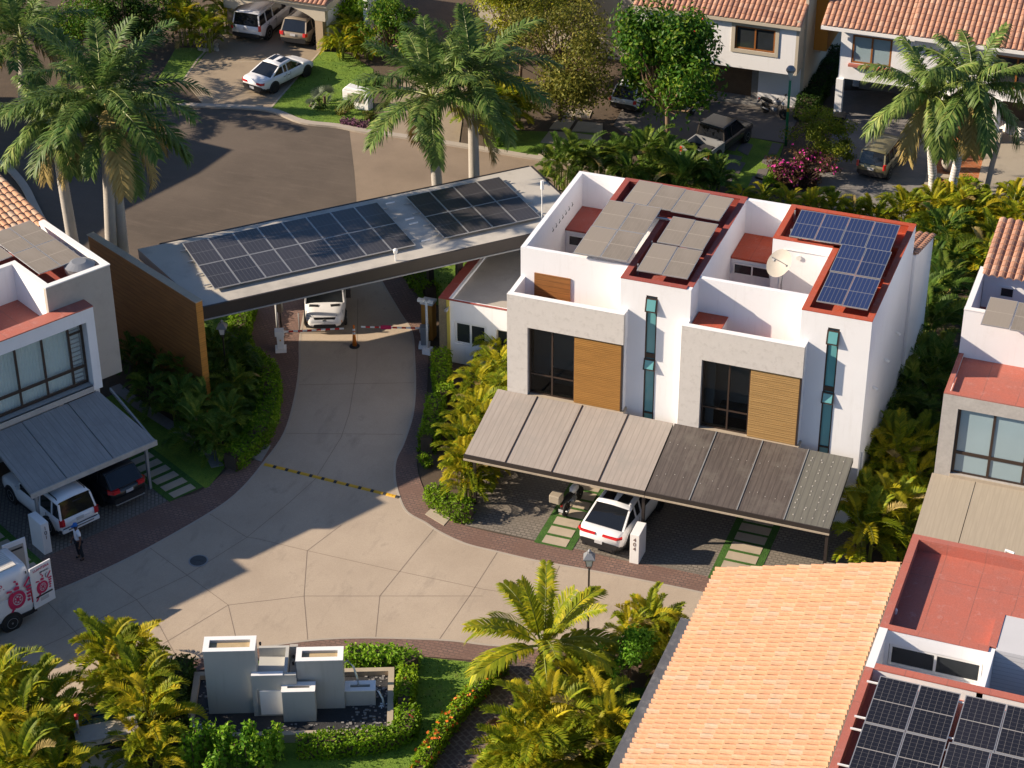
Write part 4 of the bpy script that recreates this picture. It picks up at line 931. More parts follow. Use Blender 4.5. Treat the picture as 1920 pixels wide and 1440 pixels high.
# ---------------------------------------------------------------- right houses
h1 = thing('modern_house', 'white house at the right edge with pale blue glazing under a red terrace', 'house', (20.1, -5.8))
X = 20.05; Y = -5.8; zt = 7.33
b = MB(); b.wallx(X, 30, 3.2, zt, Y, Y + .25, holes=[(X + .62, 31, 3.72, 6.75)]); b.build('window_surround', 'concrete_frame', h1)
b = MB(); b.wally(Y + .25, -2.6, 0, zt - .4, X, X + .2); b.wallx(X, 30, 0, 9.35, -2.6, -2.4); b.wally(-2.4, 1.0, 0, 9.30, X + .0, X + .2); b.wallx(X, 30, 0, 8.2, 6.2, 6.4); b.wally(1.0, 6.2, 0, 8.8, X + .02, X + .22); b.build('wall', 'white_wall', h1)
MB().box(X + .2, Y + .25, 6.75, 30, -2.6, 7.2).build('terrace', 'red_roof_pink', h1)
b = MB(); b.box(X, Y, zt, X + .2, -2.6, zt + .04); b.box(X + .2, Y, zt, 30, Y + .22, zt + .04); b.build('parapet_capping', 'red_roof_pink', h1)
b = MB(); b.box(X - .01, -2.62, 9.35, 30, -2.38, 9.39); b.box(X - .01, -2.38, 9.30, X + .22, 1.2, 9.34); b.build('coping', 'white_paint', h1)
MB().box(X + .2, -2.4, 7.4, 30, 1.1, 7.6).build('patio_floor', 'red_roof_pink', h1)
b = MB(); b.wallx(X + .2, 30, 7.6, 9.2, 1.0, 1.2); b.build('patio_back_wall', 'white_wall', h1); window(h1, X + .9, X + 1.5, 8.2, 8.7, .96, 1, frame='white_metal')
tile_roof(h1, (X + .1, .62, 9.25), (1, 0, 0), (0, .93, .36 * .3), 30, 11, .33, .42, rise=.10, mat='clay_tile_old', name='tile_roof')
panels_px(h1, (1853, 557), (1960, 577), (1838, 609), 9.55, 2, 1, 'panel_dusty', 9.45)
yq = Y + .16; wn_ = MB()
for x in (X + .64, X + 2.0, X + 3.35, X + 4.9, X + 6.2, X + 7.6): wn_.box(x, yq - .04, 3.74, x + .10, yq + .04, 6.75)
for z in (3.74, 4.62, 6.68): wn_.box(X + .74, yq - .036, z, 30, yq + .036, z + (.14 if z == 4.62 else .07))
wf = wn_.build('window', 'bronze_frame', h1); MB().box(X + .66, yq, 3.76, 30, yq + .02, 6.74).build('pane', 'blue_glass', wf)
b = MB(); b.box(X + .62, Y - .05, 3.55, 30, Y + .24, 3.718); b.build('sill', 'slab_stone', h1)
for a_, b_ in ((19.95, 21.7), (21.7, 24.4), (24.4, 27.1), (27.1, 30)):
    q = MB(); q.hexa([(a_ + .03, -10.8, 2.55), (b_, -10.8, 2.55), (b_, Y - .01, 3.55), (a_ + .03, Y - .01, 3.55)], [(a_ + .03, -10.8, 2.6), (b_, -10.8, 2.6), (b_, Y - .01, 3.6), (a_ + .03, Y - .01, 3.6)]); q.build('carport_sheet', 'carport_sand', h1)
for x in (20.1, 28): MB().box(x, -10.6, 0, x + .12, -10.5, 2.6).build('post', 'dark_metal', h1)

plain('annex_dark_grey', (.085, .09, .11), .8, var=.3, scale=2, stain=(.25, .25, .26), sscale=2.5, samt=.4)  # dark blue-grey tone with paler specks for the low annex
h2 = thing('tiled_house', 'house at bottom right with orange clay tile slope and red flat roofs', 'house', (20.7, -21))
X = 20.78; zt = 7.30; th = .22
b = MB(); b.wally(-34, -15.4, 0, zt, X, X + th); b.wallx(X + th, 32, 0, zt - .001, -15.4 - th, -15.4); b.wallx(X + th, 24.55, 0, zt - .002, -20.95, -20.95 + th, holes=[(21.15, 24.25, 5.85, 6.75)]); b.wally(-23.1, -20.95, 0, zt - .003, 24.35, 24.55)
b.wallx(X + th, 32, 0, zt - .004, -23.1, -23.1 + th); b.box(14.3, -34, 0, X, -17.0, 4.75); b.build('wall', 'white_wall', h2)
b = MB(); b.box(X + th, -20.95 + th, 6.6, 32, -15.4 - th, 6.9); b.box(X + th, -34, 6.5, 32, -23.1, 6.85); b.build('roof', 'red_roof_pink', h2)
MB().box(24.56, -23.1 + th, 4.4, 32, -20.8, 4.6).build('patio_floor', 'red_roof_pink', h2)
c = MB(); z = zt; c.box(X - .01, -20.95, z, X + th + .03, -15.38, z + .04); c.box(X + th + .03, -15.4 - th - .03, z, 32, -15.38, z + .04); c.box(X + th + .03, -20.97, z, 24.35, -20.7, z + .04); c.box(24.3, -20.69, z, 24.56, -18.6, z + .04); c.box(24.56, -18.86, z, 32, -18.6, z + .04)
c.box(X - .01, -34, z, X + th + .03, -23.1, z + .04); c.box(X + th + .03, -23.12, z, 32, -22.82, z + .04); c.build('parapet_capping', 'red_roof_pink', h2)
c = MB(); c.box(X + th, -20.7, 6.9, X + th + .03, -15.65, z); c.box(X + th, -15.66, 6.9, 32, -15.63, z); c.box(X + th, -34, 6.85, X + th + .03, -23.1, z); c.box(24.3, -20.7, 6.9, 24.33, -18.6, z); c.build('parapet_inner_face', 'red_roof_pink', h2)
MB().box(X - .012, -23.1, zt, X + th + .05, -20.95, zt + .045).build('light_well_coping', 'white_paint', h2)
b = MB(); b.box(24.56, -20.8, 4.6, 27.2, -18.85, zt + .02); b.build('stair_core', 'shutter', h2)
window(h2, 21.17, 24.23, 5.87, 6.73, -20.93, 2, frame='white_metal', fw=.09)
MB().box(21.0, -20.5, 5.5, 24.4, -20.4, 7).build('room_shell', 'interior_dark', h2)
ac_unit(h2, 25.3, -22.3, 4.62, rad(80))
sl_ = (7.05 - 5.12) / 6.5; q = math.sqrt(1 + sl_ * sl_)
tile_roof(h2, (14.15, -34.0, 5.12), (0, 1, 0), (1 / q, 0, sl_ / q), 67, 15, .257, .4525, rise=.10, lip=.045, jit=.008, arc=5, pan=.26, lipmat='tile_lip_shade')
MB().hexa([(14.16, -34, 4.76), (20.77, -34, 4.76), (20.77, -16.85, 4.76), (14.16, -16.85, 4.76)], [(14.16, -34, 5.08), (20.77, -34, 7.03), (20.77, -16.85, 7.03), (14.16, -16.85, 5.08)]).build('roof_deck', 'cream_wall', h2)
MB().box(13.25, -34, 0, 14.29, -18.0, 3.4).build('flat_annex', 'annex_dark_grey', h2)
MB().box(13.2, -34, 3.4, 14.29, -17.95, 3.46).build('annex_roof', 'annex_dark_grey', h2)
# black panels on the lower roof
pz = 7.45
A_ = G(1650, 1268, pz); A_ = Vector((*A_, pz)); Bx = Vector((*G(1802, 1303, pz), pz)) - A_; By = Vector((*G(1622, 1356, pz), pz)) - A_
pw = Bx.length / 2; ph = By.length * 1.0
for j in range(3):
    o = Vector((A_.x, A_.y - (j + 1) * ph, pz)); panels(h2, o, Vector((2 * pw, 0, 0)), Vector((0, ph, 0)), 2, 1, 'panel_black'); panels(h2, o + Vector((2 * pw + (.14 if j == 0 else .05), 0, 0)), Vector((3 * pw, 0, 0)), Vector((0, ph, 0)), 3, 1, 'panel_black')
b = MB()
for y in (A_.y - .35, A_.y - ph + .25, A_.y - ph - .35, A_.y - 2 * ph + .3): b.box(A_.x - .35, y, pz - .07, A_.x + 6.5, y + .05, pz - .02)
b.build('panel_rail', 'white_metal', h2)
b = MB(); 
for p in ((1671, 1150), (1679, 1148)): x, y = G(*p, 6.95); b.lathe([(.06, 6.9), (.07, 7.05), (.03, 7.12)], x, y, 8)
x, y = G(1885, 1040, 7.1); b.tube([(x, y, 6.9), (x, y, 7.3), (x + .3, y - .1, 7.3)], .05, 8); b.build('roof_vent', 'white_metal', h2)

# ---------------------------------------------------------------- houses across the upper street
ha = thing('tiled_house', 'white house behind the leafy tree with dark wooden front door and striped clay roof', 'house', (2, 33))
b = MB(); b.wallx(-4.5, 4.95, 0, 6.1, 33.9, 34.1, holes=[(-1.2, 2.5, 0, 2.6)]); b.wallx(-4.5, 4.82, 2.55, 5.5, 32.6, 32.8, holes=[(1.3, 3.65, 3.7, 5.12)]); b.box(-4.5, 32.8, 2.55, 4.82, 33.9, 2.75); b.build('front_wall', 'white_wall', ha)
b = MB(); b.wally(32.6, 33.9, 2.551, 5.8, 4.82, 4.99); b.wally(33.9, 46, 0, 7.5, 4.95, 5.12); b.build('side_wall', 'cream_wall', ha)
MB().box(4.2, 36, 2.8, 5.9, 40, 8.6).build('chimney_stack', 'ochre_wall', ha)
for y in (36.2, 38.5, 41): MB().box(5.1, y, 2.6, 5.5, y + 1.6, 3.4).build('planter_ledge', 'cream_wall', ha)
window(ha, 1.32, 3.63, 3.72, 5.10, 32.62, 2, frame='wood_frame', fw=.09)
b = MB(); b.wallx(1.1, 3.85, 3.5, 5.32, 32.55, 32.599, holes=[(1.31, 3.64, 3.71, 5.11)]); b.build('window_trim', 'cream_wall', ha)
MB().box(1.3, 33.1, 3.6, 3.6, 33.2, 5.2).build('room_shell', 'interior_dark', ha)
MB().box(-.6, 34.3, 0, 2.1, 34.4, 2.6).build('front_door', 'trunk_brown', ha); b = MB(); b.box(-1.5, 33.3, 0, 3.0, 34.3, .14); b.box(2.1, 33.95, 0, 2.5, 34.3, 2.6); b.build('door_step', 'grey_stone', ha)
tile_roof(ha, (-4.7, 32.35, 5.55), (1, 0, 0), (0, .91, .42), 33, 16, .298, .42, rise=.09, mat='clay_tile_old')
MB().box(-4.7, 32.3, 5.38, 5.1, 32.5, 5.56).build('fascia', 'cream_wall', ha)
# left part: cream house beyond
hb = thing('tiled_house', 'cream house at the top centre half hidden behind trees', 'house', (-8, 37))
b = MB(); b.wallx(-16, -4.6, 0, 6.3, 37, 37.2, holes=[(-11.2, -9.0, 3.4, 5.3)]); b.box(-16, 37.2, 0, -4.6, 46, 6.2); b.build('wall', 'cream_wall', hb); window(hb, -11.2, -9.0, 3.4, 5.3, 37.05, 2, frame='wood_frame', fw=.09)
tile_roof(hb, (-16.2, 36.5, 6.3), (1, 0, 0), (0, .91, .42), 39, 14, .30, .42, rise=.09, mat='clay_tile_old')
hc = thing('tiled_house', 'white stucco house at top right with orange-framed windows and shady garage', 'house', (12, 33))
b = MB(); b.wallx(7.2, 21.5, 2.45, 5.7, 33.4, 33.6, holes=[(7.85, 10.1, 3.45, 5.15), (15.8, 18.2, 3.2, 5.1)]); b.wallx(7.2, 22, 0, 5.6, 38.0, 38.2); b.wally(33.6, 38, 2.45, 5.7, 7.2, 7.4); b.box(7.2, 33.6, 2.45, 21.5, 38, 2.65); b.wally(35.4, 38, 0, 2.45, 12.9, 13.1); b.build('wall', 'white_wall', hc)
b = MB(); b.box(7.15, 33.2, 0, 7.55, 33.6, 2.45); b.build('garage_pier', 'white_wall', hc)
window(hc, 7.87, 10.08, 3.47, 5.13, 33.42, 2, frame='wood_frame', fw=.10, glass='blue_glass'); window(hc, 15.8, 18.2, 3.2, 5.1, 33.42, 2, frame='wood_frame', fw=.1)
b = MB(); b.box(7.75, 33.15, 3.3, 10.2, 33.39, 3.44); b.build('window_ledge', 'red_roof_pink', hc)
MB().box(7.6, 37.8, 0, 12.8, 37.95, 2.4).build('garage_door', 'drive_stamped', hc)
tile_roof(hc, (6.15, 32.75, 5.70), (1, 0, 0), (0, .91, .42), 17, 18, .31, .42, rise=.09, mat='clay_tile_old'); tile_roof(hc, (11.1, 32.3, 5.95), (1, 0, 0), (0, .91, .42), 40, 18, .31, .42, rise=.09, mat='clay_tile_old')
b = MB(); b.box(6.15, 32.7, 5.5, 11.4, 32.9, 5.69); b.box(11.1, 32.25, 5.75, 24, 32.45, 5.94); b.build('fascia', 'white_paint', hc)
for (x, y) in (G(1765, 251), G(1862, 262)):
    b = MB(); b.box(x - .42, y - .42, 0, x + .42, y + .42, .55); b.build('column_base', 'cream_wall', hc); b = MB(); b.lathe([(.27, .55), (.25, .7), (.24, 2.3), (.3, 2.45)], x, y, 16); b.build('column', 'white_paint', hc)
b = MB(); b.box(14.6, 36.5, 0, 17.6, 36.6, 2.4); b.build('front_door', 'trunk_brown', hc)
b = MB(); b.ribbon(GP([(1868, 238), (1890, 250), (1925, 262), (1990, 262)]), .12, 0, 0, .55); b.build('garden_wall', 'white_paint', hc)
# garage house top left
hd = thing('tiled_house', 'house at top left with a wide arched double carport under clay tiles', 'house', (-27.5, 32))
gx0, gx1, gy = -30.65, -24.2, 32.0
pts = [(gx0, 2.15)]; n = 14
ar = []
for i in range(n + 1):
    t_ = i / n; ar.append((gx0 + .55 + (gx1 - gx0 - 1.1) * t_, 2.05 + .75 * math.sin(math.pi * t_) ** .8))
b = MB()
for (xa, za), (xb, zb) in zip(ar, ar[1:]): b.hexa([(xa, gy, za), (xb, gy, zb), (xb, gy + .35, zb), (xa, gy + .35, za)], [(xa, gy, 3.0), (xb, gy, 3.0), (xb, gy + .35, 3.0), (xa, gy + .35, 3.0)])
b.box(gx0 - .2, gy - .01, 2.0, gx0 + .55, gy + .36, 3.0); b.box(gx1 - .55, gy - .01, 2.0, gx1 + .2, gy + .36, 3.0); b.build('arched_beam', 'cream_wall', hd)
for x in (gx0, gx1 - .5): MB().box(x, gy - .0, 0, x + .5, gy + .5, 2.0).build('pillar', 'tan_pillar', hd)
b = MB(); b.box(gx0 - .6, gy - .25, 3.0, gx1 + .45, gy + .1, 3.15); b.box(gx1 + .2, gy, 2.7, gx1 + .4, gy + 5.5, 3.1); b.build('cornice', 'cream_wall', hd)
tile_roof(hd, (gx0 - .6, gy - .35, 3.16), (1, 0, 0), (0, .91, .42), 25, 16, .30, .42, rise=.09, mat='clay_tile_old')
b = MB(); b.box(gx0 - 4, gy + 5.6, 0, gx1 + 2.5, gy + 5.8, 6.5); b.box(gx1 + 2.2, gy + 1.2, 0, gx1 + 2.45, gy + 5.6, 4.5); b.wally(gy + .5, gy + 5.6, 0, 2.9, gx0 - .15, gx0); b.wally(gy + .5, gy + 5.6, 0, 2.9, gx1, gx1 + .15); b.build('wall', 'white_wall', hd)
# houses outside the picture to the left, whose shade falls on the street
ho = thing('tiled_house', 'tall pale house beyond the left edge, only its shade reaching the asphalt', 'house', (-44, 0))
MB().prism([(-41.62, -9), (-41.62, 3.45), (-39.98, 8.74), (-39.6, 12.0), (-55, 14), (-55, -9)], 0, 8.6).build('wall', 'white_wall', ho); MB().prism([(-41.9, -8.7), (-41.9, 3.5), (-40.3, 8.7), (-40, 11.8), (-54.7, 13.7), (-54.7, -8.7)], 8.6, 8.64).build('roof', 'clay_tile', ho)
hl = thing('modern_house', 'neighbouring grey house out of view to the left, casting the road shade', 'house', LO, LA)
b = L_(); b.box(-10.4, .21, 3.4, -7.6, 2.69, 8.6); b.box(-14.7, 1.5, 0, -10.41, 6, 8.6); b.box(-30, .2, 0, -14.71, 6, 8.6); b.build('wall', 'grey_render', hl)
L_().box(-30, .2, 8.601, -14.71, 6, 8.66).build('roof', 'red_roof_dull', hl)
# ================================================================ VEGETATION
R_ = random.Random(11)
def leaflet(b, p, dirv, nrm, L, w, sag=.3):
    """narrow leaf: quad + tip triangle, bending down"""
    side = dirv.cross(nrm)
    if side.length < 1e-4: side = Vector((1, 0, 0))
    side = side.normalized() * w / 2; m = p + dirv * L * .55 - Vector((0, 0, L * sag * .25)); t = p + dirv * L - Vector((0, 0, L * sag))
    i = len(b.v); b.v += [tuple(p - side * .6), tuple(p + side * .6), tuple(m + side), tuple(m - side), tuple(t)]
    b.f += [(i, i + 1, i + 2, i + 3), (i + 3, i + 2, i + 4)]; b.mi += [0, 0]
def frond(b, rb_, base, az, el, L, droop, ll, lw, n, plumose=.25, vee=.35, bare=.15, fwd=.55, sag=.3, rw=.03, curl=0.0, rng=R_):
    h = Vector((math.cos(az), math.sin(az), 0)); s = Vector((-math.sin(az), math.cos(az), 0)); p = Vector(base); pts = []; N_ = 14; e = el
    for k in range(N_ + 1):
        pts.append((p.copy(), e)); e -= droop / N_ * (0.5 + k / N_); d_ = h * math.cos(e) + Vector((0, 0, math.sin(e))) + s * curl * (k / N_); p = p + d_.normalized() * (L / N_)
    def at(t):
        f = t * N_; k = min(int(f), N_ - 1); u = f - k; return pts[k][0].lerp(pts[k + 1][0], u), pts[k][1]
    # rachis
    i0 = len(rb_.v)
    for k, (q, e_) in enumerate(pts):
        w = rw * (1 - .8 * k / N_); up = Vector((0, 0, 1)) * math.cos(e_) - h * math.sin(e_)
        rb_.v += [tuple(q + s * w), tuple(q + up * w), tuple(q - s * w)]
    for k in range(N_):
        for j in range(3): a = i0 + 3 * k + j; c = i0 + 3 * k + (j + 1) % 3; rb_.f.append((a, c, c + 3, a + 3)); rb_.mi.append(1)
    for k in range(n):
        t = bare + (1 - bare) * (k + rng.random() * .6) / n; q, e_ = at(t); tv = h * math.cos(e_) + Vector((0, 0, math.sin(e_))); up = Vector((0, 0, 1)) * math.cos(e_) - h * math.sin(e_)
        l = ll * (math.sin(math.pi * (.12 + .80 * (t - bare) / (1 - bare))) ** .6) * rng.uniform(.85, 1.1)
        for sg in (1, -1):
            dv = (s * sg + tv * (fwd + .6 * t) + up * (vee + rng.uniform(-plumose, plumose))).normalized()
            leaflet(b, q, dv, up, l, lw, sag)
def palm_crown_mesh(name, mats, nf, L, ll, lw, n, els, droops, base_r=.12, ztop=.0, plumose=.3, vee=.2, seed=1, sag=.35, rw=.035, extra=None, fwd=.55):
    rg = random.Random(seed); b = MB()
    for i in range(nf):
        az = i * 2.39996 + rg.uniform(-.25, .25); t = i / (nf - 1); el = els[0] + (els[1] - els[0]) * t + rg.uniform(-.12, .12); dr = droops[0] + (droops[1] - droops[0]) * t + rg.uniform(-.15, .15)
        k0 = len(b.mi)
        frond(b, b, (math.cos(az) * base_r, math.sin(az) * base_r, ztop * (1 - t * .5)), az, el, L * rg.uniform(.88, 1.05) * (1 - .15 * (t < .15)), dr, ll, lw, n, plumose, vee, rng=rg, sag=sag, rw=rw, fwd=fwd, curl=rg.uniform(-.25, .25))
        if i >= nf - 2 and seed != 9: b.mi[k0:] = [2] * (len(b.mi) - k0)
    me = bpy.data.meshes.new(name); me.from_pydata(b.v, [], b.f)
    for m in list(mats) + ['leaf_dead']: me.materials.append(M_(m))
    me.polygons.foreach_set('material_index', b.mi); return me
ROYAL = [palm_crown_mesh('crown', ['leaf_royal', 'shaft_green'], 22, 4.1, .80, .070, 74, (1.35, -.40), (.75, 1.25), seed=s_, plumose=.55, vee=.1) for s_ in (1, 2, 3)]
ROYAL2 = [palm_crown_mesh('crown', ['leaf_royal', 'shaft_green'], 22, 3.5, .75, .070, 64, (1.35, -.6), (1.0, 1.4), seed=s_, plumose=.5, vee=-.15, sag=.6) for s_ in (4, 5)]
def areca_mesh(mat, gold, seed, nf=40, H=2.0, L=1.55):
    rg = random.Random(seed); b = MB()
    for i in range(nf):
        a0 = rg.uniform(0, 6.28); t_ = rg.random(); r0 = rg.uniform(.05, .6); z0 = .5 + (H - .5) * t_; az = a0 + rg.uniform(-.6, .6); el = rg.uniform(.75, 1.4) if t_ > .5 else rg.uniform(.5, 1.2); k0 = len(b.mi)
        frond(b, b, (math.cos(a0) * r0, math.sin(a0) * r0, z0), az, el, L * rg.uniform(.7, 1.15), rg.uniform(1.1, 2.2), .40, .050, 30, .12, .75, bare=.18, fwd=.65, sag=.22, rw=.02, rng=rg, curl=rg.uniform(-.3, .3))
        q = rg.random(); m_ = 3 if q < .36 else (2 if q > .985 else 0)
        if m_: b.mi[k0:] = [m_ if x == 0 else x for x in b.mi[k0:]]
    me = bpy.data.meshes.new('foliage'); me.from_pydata(b.v, [], b.f)
    for x in (mat, 'shaft_green', 'leaf_dead', gold): me.materials.append(M_(x))
    me.polygons.foreach_set('material_index', b.mi); return me
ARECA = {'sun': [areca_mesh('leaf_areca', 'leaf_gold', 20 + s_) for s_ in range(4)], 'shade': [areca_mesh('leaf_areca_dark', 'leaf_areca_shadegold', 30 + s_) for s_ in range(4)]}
def stems_mesh(mat, seed):
    rg = random.Random(seed); b = MB()
    for i in range(9):
        a = rg.uniform(0, 6.28); r = rg.uniform(.05, .45); x, y = math.cos(a) * r, math.sin(a) * r; b.tube([(x, y, 0), (x * 1.15, y * 1.15, rg.uniform(1.0, 1.8))], [.045, .03], 5)
    me = bpy.data.meshes.new('stems'); me.from_pydata(b.v, [], b.f); me.materials.append(M_(mat)); return me
STEMS = [stems_mesh('shaft_green', s_) for s_ in (1, 2)]
def link(name, me, parent, loc=(0, 0, 0), rot=0, sc=1):
    o = bpy.data.objects.new(name, me); COL.objects.link(o); o.parent = parent; o.location = loc; o.rotation_euler = (0, 0, rot); o.scale = (sc,) * 3; ROOT[o.name] = ROOT.get(parent.name, Matrix.Identity(4)); return o
NPL = [0]
def areca(x, y, label, group, kind='sun', sc=1.0, px=True, z=0.0):
    c = G(x, y) if px else (x, y); NPL[0] += 1; i = NPL[0]
    t = thing('areca_palm', label, 'palm', (*c, z), R_.uniform(0, 6.28), group); k = sc * R_.uniform(.88, 1.12); t.scale = (k, k, k * R_.uniform(.92, 1.1))
    link('foliage', ARECA[kind][i % 4], t); link('stems', STEMS[i % 2], t); return t
def areca_bed(pts, label, group, kind='sun', sc=1.0):
    for p in pts: areca(p[0], p[1], label, group, kind, sc * (p[2] if len(p) > 2 else 1))

def royal(base, top, label, ch=None, group='tall royal palms', r0=.31, r1=.24, shaft='shaft_green', crown=None, sh=1.25, rot=0.0, sc=1.0, tmat='trunk_grey'):
    """base: photo point on ground, top: photo point of trunk top (below the green shaft) -> height solved"""
    c = G(*base)
    # solve trunk top: search height & lateral along view-right so it projects on 'top'
    rt = RM[0]; best = None
    for hz in np.arange(2, 12, .02):
        gx, gy = G(top[0], top[1], hz); dd = np.array([gx - c[0], gy - c[1]]); fw = abs(dd[0] * -rt[1] + dd[1] * rt[0])
        if best is None or fw < best[0]: best = (fw, hz, (gx, gy))
    hz, tp = best[1], best[2]
    t = thing('royal_palm', label, 'palm tree', c, 0, group)
    pts = []; rr = []; n = 18
    for k in range(n + 1):
        u = k / n; bend = u * u * (3 - 2 * u) * .5 + u * .5
        pts.append((c[0] + (tp[0] - c[0]) * bend, c[1] + (tp[1] - c[1]) * bend, hz * u)); rr.append(r0 * (1.25 - .25 * min(1, u * 6)) + (r1 - r0) * u)
    MB().tube(pts, rr, 14).build('trunk', tmat, t, True)
    rg_ = MB()
    for k in range(1, int(hz / .16)):
        u = k * .16 / hz; j = min(int(u * n), n - 1); f = u * n - j; p = Vector(pts[j]).lerp(Vector(pts[j + 1]), f); r = rr[j] + (rr[j + 1] - rr[j]) * f; rg_.tube([p - Vector((0, 0, .010)), p + Vector((0, 0, .010))], r + .006, 12, cap=False)
    o = rg_.build('trunk_ring', 'trunk_brown' if tmat != 'trunk_grey' else 'grey_render', t, True)
    dv = (Vector(pts[-1]) - Vector(pts[-2])).normalized(); e = Vector(pts[-1])
    MB().tube([e, e + dv * .12, e + dv * sh * .6, e + dv * sh], [r1 * 1.0, r1 * 1.18, r1 * 1.0, r1 * .55], 12).build('crownshaft', shaft, t, True)
    q = ROOT[t.name].inverted() @ (e + dv * (sh - .08)); o = link('crown', crown, t, q, rot, sc)
    return t
royal((154, 560), (107, 272), 'royal palm with pale ringed trunk, leftmost of the three beside the brown wall', crown=ROYAL2[0], rot=.6, sc=.92)
royal((216, 575), (196, 232), 'royal palm in the middle of the three beside the brown wall', crown=ROYAL[0], rot=1.2, sc=1.2, sh=1.5)
royal((240, 570), (214, 296), 'royal palm with dry brown sheath, rightmost of the three beside the brown wall', crown=ROYAL[1], rot=.2, sc=.95, shaft='shaft_brown', sh=1.9)
royal((45, 205), (42, 105), 'royal palm at the upper left corner behind the trio of palms', crown=ROYAL[2], rot=.2, sc=1.15)
royal((826, 440), (812, 236), 'royal palm with hanging fronds, left one of the pair behind the canopy', crown=ROYAL[2], rot=2.2, sc=1.15, sh=1.7)
royal((891, 425), (886, 182), 'royal palm with slim bare trunk, right one of the pair behind the canopy', crown=ROYAL[0], rot=3.9, sc=1.1, sh=1.3)
royal((1749, 368), (1744, 215), 'leaning royal palm with whitish trunk, left one of the pair by the terracotta path', tmat='trunk_white', crown=ROYAL2[0], rot=.2, sc=1.15, r0=.25, r1=.19, shaft='shaft_green', sh=1.2)
royal((1781, 372), (1817, 200), 'leaning royal palm with whitish trunk, right one of the pair by the terracotta path', tmat='trunk_white', crown=ROYAL2[1], rot=.9, sc=1.2, r0=.25, r1=.19, sh=1.2)
# coconut palm in the front garden
COCO = palm_crown_mesh('crown', ['leaf_coconut', 'shaft_green'], 18, 2.7, .72, .085, 36, (1.45, .15), (.6, 1.3), seed=9, plumose=.12, vee=.35, sag=.45, rw=.04, fwd=.7)
royal((1026, 1288), (1020, 1222), 'young yellow-green coconut palm with short fibrous trunk by the brick path', group=None, crown=COCO, rot=.7, sc=1.12, r0=.17, r1=.20, shaft='trunk_brown', sh=.45, tmat='trunk_brown')

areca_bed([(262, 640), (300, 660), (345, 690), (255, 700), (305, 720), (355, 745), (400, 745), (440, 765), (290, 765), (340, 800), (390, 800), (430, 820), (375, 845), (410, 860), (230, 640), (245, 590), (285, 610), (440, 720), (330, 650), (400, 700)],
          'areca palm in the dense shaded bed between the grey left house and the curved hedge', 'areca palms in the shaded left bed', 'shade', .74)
areca_bed([(935, 735), (910, 750), (892, 770), (925, 785), (900, 815), (880, 835), (915, 850), (890, 880), (872, 915), (892, 915), (880, 935), (915, 875), (938, 700), (868, 870)],
          'sunlit areca palm in the bed between the lane hedge and the duplex', 'areca palms left of the duplex', 'sun', .78)
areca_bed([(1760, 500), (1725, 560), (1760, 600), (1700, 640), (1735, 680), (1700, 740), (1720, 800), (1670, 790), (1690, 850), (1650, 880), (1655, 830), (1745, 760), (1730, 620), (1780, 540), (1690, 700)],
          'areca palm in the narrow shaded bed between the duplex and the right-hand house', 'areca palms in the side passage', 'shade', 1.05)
areca_bed([(1680, 920, 1.1), (1700, 960), (1640, 965), (1660, 1010), (1690, 1050), (1620, 1050), (1710, 900), (1655, 935), (1625, 1000)],
          'bright yellow-green areca palm at the front end of the side passage', 'sunlit areca palms at the passage mouth', 'sun', .95)
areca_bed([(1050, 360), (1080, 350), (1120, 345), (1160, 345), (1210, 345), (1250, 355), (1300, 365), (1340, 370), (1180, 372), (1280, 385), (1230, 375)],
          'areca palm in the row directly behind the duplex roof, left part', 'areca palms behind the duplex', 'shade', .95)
areca_bed([(1390, 395, .6), (1430, 402, .6), (1475, 410, .7), (1520, 420, .7), (1560, 425, .7), (1600, 432, .7), (1640, 440, .7), (1690, 445, .9), (1735, 440), (1775, 445), (1820, 455), (1865, 460), (1905, 470), (1760, 480), (1810, 490), (1860, 500), (1900, 510), (1840, 535), (1880, 545), (1800, 425), (1745, 408, .8), (1850, 430), (1900, 440)],
          'sunlit areca palm in the planting strip along the upper street', 'areca palms along the upper street', 'sun', .95)
areca_bed([(28, 1385), (75, 1372), (105, 1400, .9), (5, 1425), (55, 1435), (95, 1455, .9), (20, 1480), (75, 1495), (0, 1370), (120, 1520), (45, 1520), (-20, 1460)],
          'golden areca palm in the thick clump at the bottom left corner', 'areca palms at the bottom left', 'sun', .95)
areca_bed([(215, 1285), (245, 1275), (262, 1310), (225, 1318), (275, 1350), (285, 1400), (262, 1440, .9), (295, 1460, .8)],
          'golden areca palm between the small grey kiosk and the fountain', 'areca palms beside the fountain', 'sun', .88)
areca_bed([(1030, 1420), (1070, 1410), (1115, 1425), (995, 1455), (1045, 1470), (1095, 1470), (1145, 1475), (965, 1480, .9), (1010, 1500), (1085, 1360, .7), (1060, 1375, .7), (1160, 1455, .9)],
          'yellow-green areca palm in the clump below the coconut palm', 'areca palms below the coconut palm', 'sun', 1.05)
areca_bed([(1100, 1290, .8), (1085, 1310, .8), (1250, 1240, .85), (1262, 1270, .8), (1215, 1215, .85), (1245, 1290, .7), (1180, 1225, .75), (1240, 1205, .75), (1125, 1275, .7)],
          'areca palm around the lantern post left of the clay tile roof', 'areca palms beside the tile roof', 'sun', .9)
areca_bed([(922, 262, 1.1), (940, 250, 1.1), (905, 245), (390, 95), (350, 85), (425, 60), (640, 110, .8), (660, 95, .8), (635, 60, .8), (690, 110, .8), (960, 235)],
          'bushy areca palm by the driveways across the upper street', 'areca palms across the street', 'sun', 1.0)

